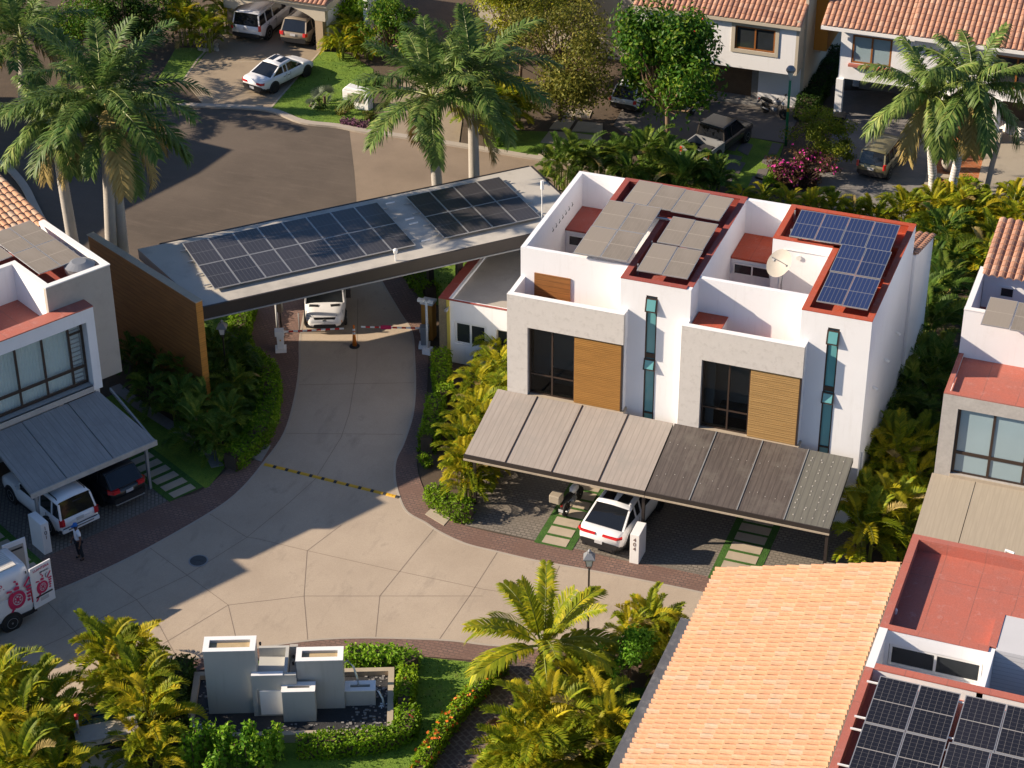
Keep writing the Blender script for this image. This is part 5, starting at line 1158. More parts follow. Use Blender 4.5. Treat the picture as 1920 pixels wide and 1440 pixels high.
# ---- leaf clouds
def leaf_quad(b, p, n, L, w, rg):
    n = n.normalized(); a = n.orthogonal().normalized(); th = rg.uniform(0, 6.28); u = a * math.cos(th) + n.cross(a) * math.sin(th); v = n.cross(u)
    i = len(b.v); b.v += [tuple(p), tuple(p + u * L * .45 + v * w / 2 + n * L * .08), tuple(p + u * L), tuple(p + u * L * .45 - v * w / 2 + n * L * .08)]; b.f.append((i, i + 1, i + 2, i + 3)); b.mi.append(0)
def leaf_mesh_obj(name, b, mat, parent): return b.build(name, mat, parent)
def rv(rg): 
    while 1:
        v = Vector((rg.uniform(-1, 1), rg.uniform(-1, 1), rg.uniform(-1, 1)))
        if .05 < v.length < 1: return v.normalized()
def hedge(path, w, h, label, mat='leaf_hedge', dens=330, leaf=.13, name='hedge', cat='hedge', flower=None, px=True, bumpy=.12, fl_n=12, group=None):
    P = [Vector((*p, 0)) for p in (GP(path) if px else path)]; rg = random.Random(len(path) * 7 + int(abs(P[0].x) * 10))
    t = thing(name, label, cat, (P[0].x, P[0].y), 0, group)
    pts = [Vector((*q[:2], 0)) for q in catmull([(p.x, p.y) for p in P], 5)]
    core = MB(); core.ribbon([(p.x, p.y) for p in pts], w * .72, 0, 0, h * .80); core.build('branches', 'soil', t)
    b = MB(); fl = MB(); tot = 0
    for a, c in zip(pts, pts[1:]):
        L = (c - a).length
        if L < 1e-4: continue
        d_ = (c - a) / L; s = Vector((-d_.y, d_.x, 0)); n = int(L * (w + 2 * h) * dens)
        for _ in range(n):
            u = rg.random(); q = a + d_ * L * u; z = rg.uniform(0, w + 2 * h); wob = 1 + bumpy * math.sin(q.x * 3.1) * math.cos(q.y * 2.7) + rg.uniform(-.05, .05)
            if z < h: o = s * -w / 2 * wob; zz = z; nn = -s
            elif z < h + w: o = s * (z - h - w / 2) * wob; zz = h * wob - .25 * h * (abs(z - h - w / 2) / (w / 2)) ** 4; nn = Vector((0, 0, 1))
            else: o = s * w / 2 * wob; zz = z - h - w; nn = s
            p = q + o + Vector((0, 0, zz)) + rv(rg) * .07; nn = (nn + rv(rg) * .9 + Vector((0, 0, .3))).normalized()
            leaf_quad(b, p, nn, leaf * rg.uniform(.7, 1.3), leaf * .6, rg)
            if flower and rg.random() < fl_n / 1000 and z > h * .5: leaf_quad(fl, p + Vector((0, 0, .05)), nn, .12, .12, rg); leaf_quad(fl, p + Vector((0, .03, .06)), -nn, .12, .12, rg)
    b.build('foliage', mat, t)
    if flower and fl.v: tag(fl.build('flowers', flower, t), kind='stuff')
    return t
def shrub(x, y, r, h, label, mat='leaf_hedge', n=700, leaf=.14, flower=None, name='shrub', cat='shrub', z0=0.0, px=True, nf=40, group=None, clumps=14, trunk=None, crown='foliage', tz=0):
    c = G(x, y) if px else (x, y); rg = random.Random(int(x * 3 + y)); t = thing(name, label, cat, c, 0, group)
    b = MB(); fl = MB(); cc = Vector((*c, z0 + h / 2)); limbs = MB(); cents = []
    lobes = [(cc + Vector((v_.x * r * .62, v_.y * r * .62, v_.z * h * .34)), rg.uniform(.30, .62)) for v_ in [rv(rg) for _ in range(6 + int(r))]] + [(cc, .6)]
    for k in range(clumps):
        v = rv(rg); lc, lr = rg.choice(lobes); q = lc + Vector((v.x * r * lr, v.y * r * lr, v.z * h / 2 * lr * 1.1)) * rg.uniform(.35, 1.05); q.z = max(q.z, z0 + .10 * h); cents.append(q)
        cr_ = r * rg.uniform(.16, .34) * (1.25 if r < 1 else 1)
        for _ in range(int(n / clumps * rg.uniform(.5, 1.5))):
            v2 = rv(rg); rr = cr_ * rg.uniform(.35, 1.15); p = q + Vector((v2.x, v2.y, v2.z * min(1, h / (2 * r)) * .95)) * rr
            if p.z < 0.02: continue
            nn = (v2 + rv(rg) * .8 + Vector((0, 0, .35))).normalized(); leaf_quad(b, p, nn, leaf * rg.uniform(.6, 1.4), leaf * .55, rg)
            if flower and rg.random() < nf / n and v2.z > -.2: leaf_quad(fl, p + v2 * .05, nn, .13, .13, rg); leaf_quad(fl, p + v2 * .06, rv(rg), .13, .13, rg)
    base = Vector((*c, 0))
    if trunk:
        top = Vector((c[0], c[1], z0 + h * .22)); tk = MB(); tk.tube([base, base.lerp(top, .5) + Vector((.06, .02, 0)), top], [trunk, trunk * .8, trunk * .7], 9)
    else: tk = MB(); top = base + Vector((0, 0, .05))
    for q in cents[::1]:
        mid = top.lerp(q, .5) + rv(rg) * .12 * r; limbs.tube([top, mid, q], [max(.018, (trunk or .04) * .5), max(.012, (trunk or .04) * .3), .008], 5)
    if trunk: tk.build('trunk', 'trunk_brown' if trunk < .3 else 'trunk_grey', t, True)
    limbs.build('branches', 'trunk_brown', t, True)
    b.build(crown, mat, t)
    if flower and fl.v: tag(fl.build('flowers', flower, t), kind='stuff')
    return t
hedge([(468, 580), (455, 610), (450, 650), (470, 685), (500, 712), (508, 748), (503, 790), (485, 830), (450, 865), (432, 880)], .85, .85, 'clipped bright green hedge curving along the left side of the lane')
hedge([(762, 505), (785, 535), (808, 562)], .8, .8, 'clipped hedge on the right of the lane just past the canopy')
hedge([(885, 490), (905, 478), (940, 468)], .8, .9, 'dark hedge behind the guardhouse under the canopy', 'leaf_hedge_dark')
hedge([(828, 690), (828, 730), (838, 765)], .7, 1.0, 'square clipped hedge at the foot of the stone pillar')
hedge([(818, 775), (812, 815), (800, 850)], .7, 1.0, 'upright clipped hedge between the brick border and the sunlit palms')
shrub(793, 873, .42, .8, 'small round bush at the tip of the lane bed', n=500, leaf=.11)
hedge([(812, 935), (830, 955), (858, 968), (885, 972)], .75, .75, 'low rounded hedge at the corner of the parking court')
hedge([(650, 1246), (700, 1247), (752, 1250), (775, 1262)], .75, .75, 'leafy hedge behind the fountain along the road', 'leaf_bright', 260, .15)
hedge([(768, 1275), (762, 1310), (758, 1335)], .6, .8, 'yellow-flowered hedge along the right rim of the fountain', 'leaf_hedge', flower='flower_orange', fl_n=5)
hedge([(765, 1350), (758, 1385), (700, 1402), (620, 1410), (560, 1414)], .7, .7, 'hedge with red blossoms along the front of the fountain', flower='flower_red', fl_n=1)
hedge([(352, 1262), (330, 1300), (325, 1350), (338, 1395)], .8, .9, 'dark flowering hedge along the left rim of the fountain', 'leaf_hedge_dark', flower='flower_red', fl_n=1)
hedge([(945, 1252), (900, 1300), (860, 1345), (830, 1385), (795, 1440), (785, 1460)], .5, .6, 'narrow hedge with orange flowers along the brick path', flower='flower_orange', fl_n=30)
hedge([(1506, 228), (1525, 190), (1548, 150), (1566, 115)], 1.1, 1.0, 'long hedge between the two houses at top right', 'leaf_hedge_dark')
for i, (x, y, s_) in enumerate([(350, 1440, 1), (385, 1425, 1.1), (425, 1432, 1.15), (465, 1428, 1.15), (500, 1440, 1.0), (520, 1420, .9), (400, 1470, 1)]):
    c = G(x, y); t = thing('croton_bush', 'upright bright green leafy bush in the row at the bottom edge below the fountain', 'shrub', c, 0, 'bright bushes below the fountain')
    b = MB(); rg = random.Random(i); st = MB()
    for k in range(7):
        a = rg.uniform(0, 6.28); r = rg.uniform(0, .45) * s_; q = Vector((c[0] + math.cos(a) * r, c[1] + math.sin(a) * r, 0)); H = rg.uniform(1.0, 1.5) * s_; st.tube([q, q + Vector((0, 0, H))], .02, 5)
        for j in range(90):
            z = rg.uniform(.15, H + .1); v = rv(rg); leaf_quad(b, q + Vector((v.x * .13, v.y * .13, z)), (v + Vector((0, 0, .8))), rg.uniform(.14, .22), .11, rg)
    st.build('stems', 'trunk_brown', t); b.build('foliage', 'leaf_bright', t)
shrub(1178, 1325, 1.25, 1.9, 'small round-crowned garden tree with thin trunk beside the tile roof', 'leaf_bright', 2600, .15, name='garden_tree', cat='tree', z0=1.5, trunk=.06, clumps=26, crown='crown')
# top shrubs and trees
shrub(1248, 280, 3.6, 7.0, 'large leafy green tree with yellowing leaves in front of the white house', 'leaf_mango', 15000, .30, 'flower_red', 'leafy_tree', 'tree', z0=.9, trunk=.16, clumps=170, nf=30, crown='crown')
shrub(1050, 225, 3.9, 5.6, 'brownish olive spreading tree behind the right royal palm', 'leaf_olive', 12000, .2, None, 'olive_tree', 'tree', z0=1.2, trunk=.14, clumps=90, crown='crown')
shrub(975, 160, 3.3, 5.4, 'yellow-green tree at the top centre behind the palms', 'leaf_bougain', 9000, .2, None, 'yellow_tree', 'tree', z0=1.4, trunk=.12, clumps=70, crown='crown')
shrub(1030, 90, 3.6, 5.4, 'tree with brownish foliage at the top edge beside the cream house', 'leaf_olive', 9000, .22, None, 'olive_tree', 'tree', z0=1.4, trunk=.12, clumps=60, crown='crown')
shrub(735, 120, 2.2, 3.4, 'dense green tree behind the white mail pillar', 'leaf_mango', 4500, .2, None, 'leafy_tree', 'tree', z0=.4, trunk=.12, clumps=50, crown='crown')
shrub(690, 60, 2.4, 3.6, 'bright green shrubby tree right of the arched carport', 'leaf_bright', 4000, .2, None, 'leafy_tree', 'tree', z0=.3, trunk=.12, clumps=50, crown='crown')
shrub(330, 60, 2.6, 4.4, 'dark green tree left of the arched carport', 'leaf_mango', 5000, .22, None, 'leafy_tree', 'tree', z0=.3, trunk=.12, clumps=50, crown='crown')
shrub(250, 90, 2.8, 4.4, 'dark green tree behind the tall palms at top left', 'leaf_hedge_dark', 5000, .22, None, 'leafy_tree', 'tree', z0=.3, trunk=.12, clumps=50, crown='crown')
shrub(150, 110, 2.8, 4.0, 'green tree hidden behind the palm crowns near the left edge', 'leaf_mango', 4500, .22, None, 'leafy_tree', 'tree', z0=.3, trunk=.12, clumps=50, crown='crown')
shrub(20, 60, 2.8, 3.0, 'pale dry-leaved tree in the top left corner', 'leaf_olive', 4500, .2, None, 'olive_tree', 'tree', z0=.3, trunk=.12, clumps=50, crown='crown')
shrub(1545, 310, 2.1, 2.6, 'bougainvillea bush with yellow-green leaves behind the pink one', 'leaf_bougain', 6500, .14, None, 'bougainvillea', 'bush', z0=.5, clumps=40)
shrub(1503, 348, 1.75, 1.9, 'bougainvillea bush covered in pink flowers beside the grey driveway', 'leaf_mauve', 6000, .14, 'flower_pink', 'bougainvillea', 'bush', z0=.1, clumps=50, nf=420)
shrub(1445, 352, .5, .8, 'small rounded yellow-green bush at the corner of the stepping slabs', 'leaf_bright', 500, .11)
hedge([(1460, 330), (1445, 360)], .5, .5, 'low clipped hedge beside the stepping slabs', 'leaf_hedge')
shrub(700, 170, .9, 1.1, 'shrub behind the white mail pillar', 'leaf_hedge_dark', 1100, .15)
shrub(645, 215, .65, .8, 'brownish bush left of the white mail pillar', 'leaf_olive', 800, .12)
shrub(692, 222, .5, .6, 'small olive bush right of the white mail pillar', 'leaf_olive', 500, .12)
shrub(600, 203, .45, .5, 'dark low succulent on the lawn', 'leaf_hedge_dark', 350, .12)
shrub(935, 270, .5, .4, 'low bright ground bush at the lawn corner by the kerb', 'leaf_bright', 400, .1)
shrub(1800, 345, .8, .5, 'low shrub at the foot of the crossed palms', 'leaf_hedge', 900, .12)
shrub(1745, 385, .8, .7, 'shrub at the foot of the left leaning palm', 'leaf_hedge', 900, .12)
shrub(1790, 235, .7, .9, 'flowering shrub beside the left white column', 'leaf_bright', 700, .12, 'flower_red', nf=30)
hedge([(640, 232), (665, 236), (692, 240)], .5, .3, 'low purple ground plants in front of the mail pillar', 'purple_leaf', 300, .12, 'purple_plants', 'ground plant')
def rosette(x, y, n, L, label, mat='leaf_silver', trunk=0.0):
    c = G(x, y); t = thing('fan_palm', label, 'palm', c); b = MB(); rg = random.Random(x)
    for i in range(n):
        a = i * 2.4; e = rg.uniform(.1, 1.3); d_ = Vector((math.cos(a) * math.cos(e), math.sin(a) * math.cos(e), math.sin(e))); q = Vector((*c, trunk)) + d_ * L * .45
        for k in range(9):
            aa = (k - 4) * .28; s = d_.orthogonal().normalized(); dv = (d_ * math.cos(aa) + s * math.sin(aa)).normalized(); leaflet(b, q, dv, d_.cross(s), L * .6, .05, .15)
        leaflet(b, Vector((*c, trunk)), d_, Vector((0, 0, 1)), L * .5, .03, 0)
    b.build('foliage', mat, t); MB().tube([(*c, 0), (*c, trunk + .05)], .09, 8).build('trunk', 'trunk_brown', t)
rosette(609, 195, 16, .9, 'small silvery fan palm on the lawn near the mail pillar', trunk=.45)
rosette(582, 200, 7, .5, 'tiny silvery agave at the lawn edge', trunk=.05)
rosette(930, 1370, 10, .5, 'small pinkish spiky plant at the edge of the brick path', 'leaf_mauve', .05)
# grass tufts so that the lawns are not flat
def tufts(poly_list, n, hmax, mat, name, label):
    rg = random.Random(99); b = MB()
    for poly in poly_list:
        P = GP(poly); xs = [p[0] for p in P]; ys = [p[1] for p in P]
        def inside(x, y):
            r = False; j = len(P) - 1
            for i in range(len(P)):
                if (P[i][1] > y) != (P[j][1] > y) and x < (P[j][0] - P[i][0]) * (y - P[i][1]) / (P[j][1] - P[i][1]) + P[i][0]: r = not r
                j = i
            return r
        area = (max(xs) - min(xs)) * (max(ys) - min(ys))
        for _ in range(int(n * area)):
            x, y = rg.uniform(min(xs), max(xs)), rg.uniform(min(ys), max(ys))
            if inside(x, y):
                v = rv(rg); p = Vector((x, y, .005)); d_ = (Vector((v.x, v.y, 0)) * .5 + Vector((0, 0, 1))).normalized(); h_ = rg.uniform(.4, 1) * hmax; s = Vector((-v.y, v.x, 0)).normalized() * .03; i = len(b.v)
                b.v += [tuple(p - s), tuple(p + s), tuple(p + d_ * h_)]; b.f.append((i, i + 1, i + 2)); b.mi.append(0)
    o = b.build(name, mat); tag(o, label, 'grass', None, 'stuff')
leafmat('blade', (.05, .11, .010), (.09, .18, .015), (.16, .24, .03), .3)
tufts([[(640, 1218), (780, 1231), (905, 1244), (870, 1300), (800, 1400), (780, 1440), (560, 1440), (700, 1410), (770, 1380), (790, 1290)], [(505, 207), (603, 97), (650, 100), (690, 130), (700, 245), (633, 237), (567, 229)], [(390, 590), (465, 580), (455, 640), (500, 720), (500, 790), (440, 850), (410, 760), (385, 680)], [(820, 500), (880, 470), (880, 520), (820, 560), (770, 510)]],
      60, .09, 'blade', 'lawn_grass', 'short green grass blades standing on the garden lawns')
# ================================================================ VEHICLES  (local frame: +x forward, y left, origin on the ground at the rear-axle side centre)
def loft_body(b, st, prof, mi=0, cap=True):
    """st: list of (x, w, zb, zt, crown, tuck); half-section points from bottom centre to top centre, mirrored"""
    rows = []
    for (x, w, zb, zt, cr, tk) in st:
        half = [(0, zb), (w * .80, zb), (w * .95, zb + .06), (w, zb + (zt - zb) * .38), (w * .995, zb + (zt - zb) * .66), (w * (1 - tk), zt - .02), (w * (.93 - tk), zt + cr * .45), (w * .5, zt + cr * .9), (0, zt + cr)]
        row = [(x, y, z) for y, z in half] + [(x, -y, z) for y, z in half[-2:0:-1]]; rows.append(row)
    i0 = len(b.v); n = len(rows[0])
    for r in rows: b.v += [b.P(p) for p in r]
    for k in range(len(rows) - 1):
        for j in range(n): a = i0 + k * n + j; c = i0 + k * n + (j + 1) % n; b.f.append((a, a + n, c + n, c)); b.mi.append(mi)
    if cap: b.f.append(tuple(range(i0, i0 + n))); b.mi.append(mi); e = i0 + (len(rows) - 1) * n; b.f.append(tuple(range(e + n - 1, e - 1, -1))); b.mi.append(mi)
def interp(tab, x):
    for a, b_ in zip(tab, tab[1:]):
        if a[0] <= x <= b_[0]:
            t = (x - a[0]) / (b_[0] - a[0]); return tuple(a[i] + (b_[i] - a[i]) * t for i in range(len(a)))
    return tab[0] if x < tab[0][0] else tab[-1]
def wheel(t, x, y, r, w=.24, rim='alloy', spokes=5):
    sg = 1 if y > 0 else -1
    q = MB(); q.lathe([(r * .55, -w / 2), (r * .93, -w / 2), (r, -w / 2 + .04), (r, w / 2 - .04), (r * .93, w / 2), (r * .55, w / 2)], n=28)
    def tr(b):
        b.v = [(p[0] + x, y + p[2] * sg, r + p[1]) for p in b.v]
        return b
    ty = tr(q).build('wheel', 'rubber', t, True)
    q = MB(); q.lathe([(r * .64, w / 2 - .05), (r * .66, w / 2 + .004), (r * .60, w / 2 + .004), (r * .56, w / 2 - .06)], n=24); q.lathe([(r * .56, w / 2 - .07), (r * .56, w / 2 - .06)], n=20)
    for k in range(spokes):
        a = 2 * math.pi * k / spokes; c_, s_ = math.cos(a), math.sin(a); n_ = (-s_ * .035, c_ * .035)
        q.hexa([(n_[0], n_[1], w / 2 - .05), (-n_[0], -n_[1], w / 2 - .05), (c_ * r * .62 - n_[0], s_ * r * .62 - n_[1], w / 2 - .04), (c_ * r * .62 + n_[0], s_ * r * .62 + n_[1], w / 2 - .04)],
               [(n_[0], n_[1], w / 2 - .01), (-n_[0], -n_[1], w / 2 - .01), (c_ * r * .62 - n_[0], s_ * r * .62 - n_[1], w / 2 - .0), (c_ * r * .62 + n_[0], s_ * r * .62 + n_[1], w / 2 - .0)])
    q.lathe([(r * .12, w / 2 - .04), (r * .12, w / 2 + .008)], n=12)
    tr(q).build('rim', rim, ty)
def car(name, label, cat, L, Wd, H, paintm, body, cab, wheels=(.9, .0), wr=.35, glass='car_glass', sill=.28, tail=None, head=True, rails=False, rim='alloy', sunroof=False, pillars=(.25, .55), tuck=.06, roofcol=None, group=None, dark_lower=True, rear_win=True, plate_z=.75, wtop=None):
    """body: [(x/L, width factor, z belt, crown)], cab: x rear-bottom, rear-top, front-top, front-bottom (m from rear), belt heights rear/front, roof height, top width factor"""
    t = thing(name, label, cat, (0, 0, 0), 0, group); hw = Wd / 2
    xs = sorted({p[0] * L for p in body} | {L * k / 28 for k in range(29)}); tab = [(p[0] * L, p[1], p[2], p[3], p[4] if len(p) > 4 else sill) for p in body]
    st = []
    for x in xs:
        _, wf, zt, cr, zb = interp(tab, x); st.append((x, hw * wf, zb, zt, cr, tuck))
    b = MB(); loft_body(b, st, None); bo = b.build('body', paintm, t, True)
    xr0, xr1, xf1, xf0, zr, zf, zr_top, zroof, wt = cab
    # greenhouse glass
    def sect(x):
        if x <= xr1: u = (x - xr0) / max(1e-6, xr1 - xr0); zt = zr + (zr_top - zr) * u
        elif x >= xf1: u = (xf0 - x) / max(1e-6, xf0 - xf1); zt = zf + (zroof - zf) * u
        else: u = (x - xr1) / (xf1 - xr1); zt = zr_top + (zroof - zr_top) * math.sin(u * math.pi / 2) if zroof > zr_top else zr_top + (zroof - zr_top) * u
        zb = zr + (zf - zr) * (x - xr0) / (xf0 - xr0) - .06
        ww = interp(tab, x)[1] * hw
        return zb, zt, ww
    gx = [xr0, xr0 + (xr1 - xr0) * .5, xr1] + [xr1 + (xf1 - xr1) * k / 6 for k in range(1, 6)] + [xf1, xf1 + (xf0 - xf1) * .5, xf0]
    g = MB(); rows = []
    for x in gx:
        zb, zt, ww = sect(x); k = min(1, max(0, (zt - zb) / (zroof - zb))); wtp = ww * (.97 - tuck) * (1 - (1 - wt) * k); wb = ww * (.965 - tuck)
        rows.append([(x, wb, zb), (x, wtp, max(zt - .05, zb + .005)), (x, wtp * .93, zt), (x, 0, zt + .03 * k), (x, -wtp * .93, zt), (x, -wtp, max(zt - .05, zb + .005)), (x, -wb, zb)])
    i0 = 0
    for r in rows: g.v += r
    n = 7
    for k in range(len(rows) - 1):
        for j in range(n - 1): a = k * n + j; g.f.append((a, a + 1, a + n + 1, a + n)); g.mi.append(0)
    g.f.append(tuple(range(n - 1, -1, -1))); g.mi.append(0); e = (len(rows) - 1) * n; g.f.append(tuple(range(e, e + n))); g.mi.append(0)
    gl = g.build('windows', glass, t, False)
    # roof skin
    rf = MB(); rr = [r for r, x in zip(rows, gx) if xr1 - 1e-4 <= x <= xf1 + 1e-4]; o = .022
    for r in rr: rf.v += [(r[0][0], r[1][1] + o, r[1][2] - .03), (r[2][0], r[1][1] + o * .6, r[1][2] + .02), (r[2][0], r[2][1], r[2][2] + o), (r[3][0], 0, r[3][2] + o), (r[4][0], r[4][1], r[4][2] + o), (r[2][0], -(r[1][1] + o * .6), r[1][2] + .02), (r[0][0], -r[1][1] - o, r[1][2] - .03)]
    for k in range(len(rr) - 1):
        for j in range(6): a = k * 7 + j; rf.f.append((a, a + 1, a + 8, a + 7)); rf.mi.append(0)
    ro = rf.build('roof', roofcol or paintm, t, True); sm = ro.modifiers.new('s', 'SOLIDIFY'); sm.thickness = .02; sm.offset = 1
    # pillars
    def bar(p, q, w): MB().tube([p, q], w, 4).build('pillar', paintm, t)
    for sg in (1, -1):
        a, c = rows[0], rows[2]; bar((a[0][0] + .02, sg * a[0][1] * .99, a[0][2] + .02), (c[1][0], sg * c[1][1] * .99, c[1][2] + .0), .055)
        a, c = rows[-1], rows[-3]; bar((a[0][0], sg * a[0][1] * .985, a[0][2] + .02), (c[1][0], sg * c[1][1] * .99, c[1][2]), .04)
        for u in pillars:
            x = xr1 + (xf1 - xr1) * u; zb, zt, ww = sect(x); r_ = min(rows, key=lambda q_: abs(q_[0][0] - x)); bar((x - .05, sg * (r_[0][1] + .004), zb + .03), (x, sg * (r_[1][1] + .004), zt - .06), .045)
    if sunroof:
        s = MB(); m_ = len(rr); idx = [(1, 3), (4, m_ - 1)] if sunroof == 2 else [(m_ - 5, m_ - 1)]
        for (i_, j_) in idx:
            for k in range(i_, j_):
                for (p, q) in ((rr[k], rr[k + 1]),):
                    w_ = .84; A_ = [(p[2][0], p[2][1] * w_), (p[2][0], -p[2][1] * w_), (q[2][0], -q[2][1] * w_), (q[2][0], q[2][1] * w_)]; zz = [p[2][2] + .065, p[2][2] + .065, q[2][2] + .065, q[2][2] + .065]
                    s.hexa([(*A_[i], zz[i] - .05) for i in (3, 0, 1, 2)][::-1], [(*A_[i], zz[i]) for i in (3, 0, 1, 2)][::-1])
        s.build('sunroof', 'car_glass', t)
    if rails:
        s = MB()
        for sg in (1, -1):
            y = sg * hw * wt * .84; s.tube([(xr1 + .15, y, sect(xr1 + .15)[1] + .0), (xr1 + .3, y, sect(xr1 + .3)[1] + .09), (xf1 - .3, y, sect(xf1 - .3)[1] + .09), (xf1 - .1, y, sect(xf1 - .1)[1] + .0)], .022, 6)
        s.build('roof_rail', rails if isinstance(rails, str) else 'car_trim', t)
    ax = (wheels[0], L - wheels[1])
    for x in ax:
        ww = interp(tab, x)[1] * hw
        for sg in (1, -1):
            a = MB(); a.cyl((x, sg * (ww - .105), wr + .02), (0, 1, 0), wr * 1.17, .24, 28); a.build('wheel_arch', 'car_trim', t)
            wheel(t, x, sg * (ww - .09), wr, .22, rim)
    if dark_lower:
        d = MB(); st2 = []
        for x in (-.03, .12, .5, L - .5, L - .12, L + .03):
            _, wf, zt, cr, zb = interp(tab, min(max(x, 0), L)); st2.append((x, hw * wf + .006, zb - .04, zb + .14 + (.10 if x < .3 or x > L - .3 else 0), 0, .02))
        loft_body(d, st2, None); d.build('lower_trim', 'car_trim', t)
    if tail:
        for sg in (1, -1): 
            s = MB(); y0, y1, z0, z1, dp = tail; yk_ = body[0][1] * hw; y0, y1 = hw * y0, hw * y1; s1 = min(.05, dp)
            if y0 < yk_ - .02: s.hexa([(-.04, sg * y0, z0), (-.045, sg * yk_, z0), (.12, sg * yk_, z0), (.12, sg * y0, z0)], [(-.02, sg * y0, z1), (-.025, sg * yk_, z1), (.12, sg * yk_, z1), (.12, sg * y0, z1)])
            a0 = max(y0, yk_); s.hexa([(-.045, sg * a0, z0), (dp, sg * (y1 + .012), z0), (dp + .12, sg * (y1 - .04), z0), (.12, sg * a0, z0)], [(-.025, sg * a0, z1), (dp + .03, sg * (y1 + .008), z1), (dp + .16, sg * (y1 - .06), z1), (.12, sg * a0, z1)]); s.build('tail_light', 'tail_red', t)
    if head:
        for sg in (1, -1):
            s = MB(); z = interp(tab, L * .97)[2]; s.hexa([(L - .10, sg * hw * .45, z - .22), (L - .30, sg * hw * .94, z - .20), (L - .4, sg * hw * .9, z - .2), (L - .2, sg * hw * .45, z - .2)], [(L - .05, sg * hw * .45, z - .06), (L - .28, sg * hw * .93, z - .02), (L - .4, sg * hw * .88, z - .02), (L - .2, sg * hw * .45, z - .04)]); s.build('headlight', 'head_clear', t)
    s = MB(); s.box(-.055, -.17, plate_z - .07, -.03, .17, plate_z + .07); s.build('licence_plate', 'plate', t)
    for sg in (1, -1):
        x = xf0 - .35; zb, zt, ww = sect(x); s = MB(); s.hexa([(x, sg * (ww - .06), zb + .12), (x + .1, sg * (ww - .06), zb + .12), (x + .12, sg * (ww + .16), zb + .10), (x, sg * (ww + .16), zb + .1)], [(x, sg * (ww - .06), zb + .26), (x + .08, sg * (ww - .06), zb + .26), (x + .1, sg * (ww + .15), zb + .27), (x, sg * (ww + .15), zb + .27)]); s.build('side_mirror', paintm, t)
    ln = MB()                                                           # panel gaps and door handles
    for u in (.30, .62):
        x = xr1 + (xf1 - xr1) * u + .05; ww = interp(tab, x)[1] * hw
        for sg in (1, -1): ln.box(x, sg * (ww - .012), sill + .2, x + .012, sg * (ww + .003), interp(tab, x)[2] - .06); ln.box(x - .26, sg * ww, interp(tab, x)[2] - .20, x - .10, sg * (ww + .02), interp(tab, x)[2] - .17)
    ln.build('door_handle', 'car_trim', t)
    return t
def put(t, rear_px, ang, z=.015, back=.0):
    """rear_px: photo point under the middle of the rear bumper"""
    c = G(*rear_px); place(t, (c[0] - back * math.cos(ang), c[1] - back * math.sin(ang), z), ang)
# 1 coupe SUV by the duplex
x6 = car('parked_car', 'white coupe-style car with black glass roof parked nose-in beside the number pillar', 'car', 4.9, 2.0, 1.69, 'paint_white',
    [(0, .80, .92, .03, .42), (.02, .90, 1.02, .03, .36), (.06, .96, 1.10, .02), (.2, 1.0, 1.10, .0), (.5, .99, 1.05, .0), (.75, .985, 1.02, .02), (.82, .98, 1.0, .05), (.93, .93, .88, .05), (.98, .84, .76, .03, .34), (1, .72, .66, .01, .4)],
    (.40, 1.28, 2.85, 3.95, 1.12, 1.03, 1.56, 1.69, .78), wheels=(1.0, .9), wr=.38, tail=(.16, .97, .93, 1.0, .12), sunroof=2, rails='paint_white', plate_z=.62, rim='dark_alloy')
put(x6, (1122, 1039), rad(83))
b = MB(); b.box(-.05, -.72, .30, .10, .72, .42); b.tube([(-.05, .6, .36), (-.07, .6, .36)], .06, 10); b.tube([(-.05, -.6, .36), (-.07, -.6, .36)], .06, 10)
ROOT['tmp'] = Matrix.Identity(4); o = b.build('rear_diffuser', 'car_trim', None); o.parent = x6
# 2 white SUV under left carport
pf = car('parked_suv', 'white boxy suv with black roof rails, its rear sticking out of the left carport', 'suv', 4.8, 1.88, 1.84, 'paint_white',
    [(0, .88, 1.05, .0, .46), (.015, .95, 1.08, .0, .42), (.05, .985, 1.10, .0), (.3, 1.0, 1.10, .0), (.70, 1.0, 1.08, .02), (.76, .99, 1.08, .06), (.93, .97, 1.02, .06), (.985, .90, .92, .04, .4), (1, .84, .82, .0, .45)],
    (.06, .28, 2.75, 3.45, 1.10, 1.10, 1.76, 1.80, .84), wheels=(.98, .85), wr=.39, tail=(.74, .97, .80, 1.08, .03), rails=True, tuck=.03, pillars=(.18, .55), plate_z=.92)
put(pf, (154, 1004), rad(152.5))
b = MB(); b.box(-.09, -.86, .50, .05, .86, .66); b.box(-.045, -.45, .86, -.02, .45, .92); o = b.build('rear_bumper', 'paint_white', None); o.parent = pf
b = MB(); b.box(-.095, -.6, .585, -.088, .6, .63); b.box(.02, -.2, 1.74, .06, .2, 1.78, 0); o = b.build('bumper_trim', 'car_trim', None); o.parent = pf
# 3 black crossover
bk = car('parked_suv', 'black crossover with red tail lights deep in the shade of the left carport', 'suv', 4.6, 1.86, 1.66, 'paint_black',
    [(0, .80, .98, .0, .44), (.02, .90, 1.02, .0, .38), (.07, .97, 1.04, .0), (.3, 1.0, 1.04, .0), (.70, .99, 1.0, .02), (.78, .98, .98, .05), (.93, .93, .90, .05), (.985, .84, .78, .03, .36), (1, .76, .68, .0, .42)],
    (.10, .62, 2.6, 3.65, 1.06, 1.0, 1.58, 1.66, .80), wheels=(.95, .9), wr=.36, tail=(.48, .98, .92, 1.07, .16), tuck=.05, plate_z=.86, rim='dark_alloy')
put(bk, (246, 950), rad(152.5))
b = MB(); b.box(-.05, -.7, .36, -.0, .7, .40); o = b.build('chrome_strip', 'aluminium', None); o.parent = bk
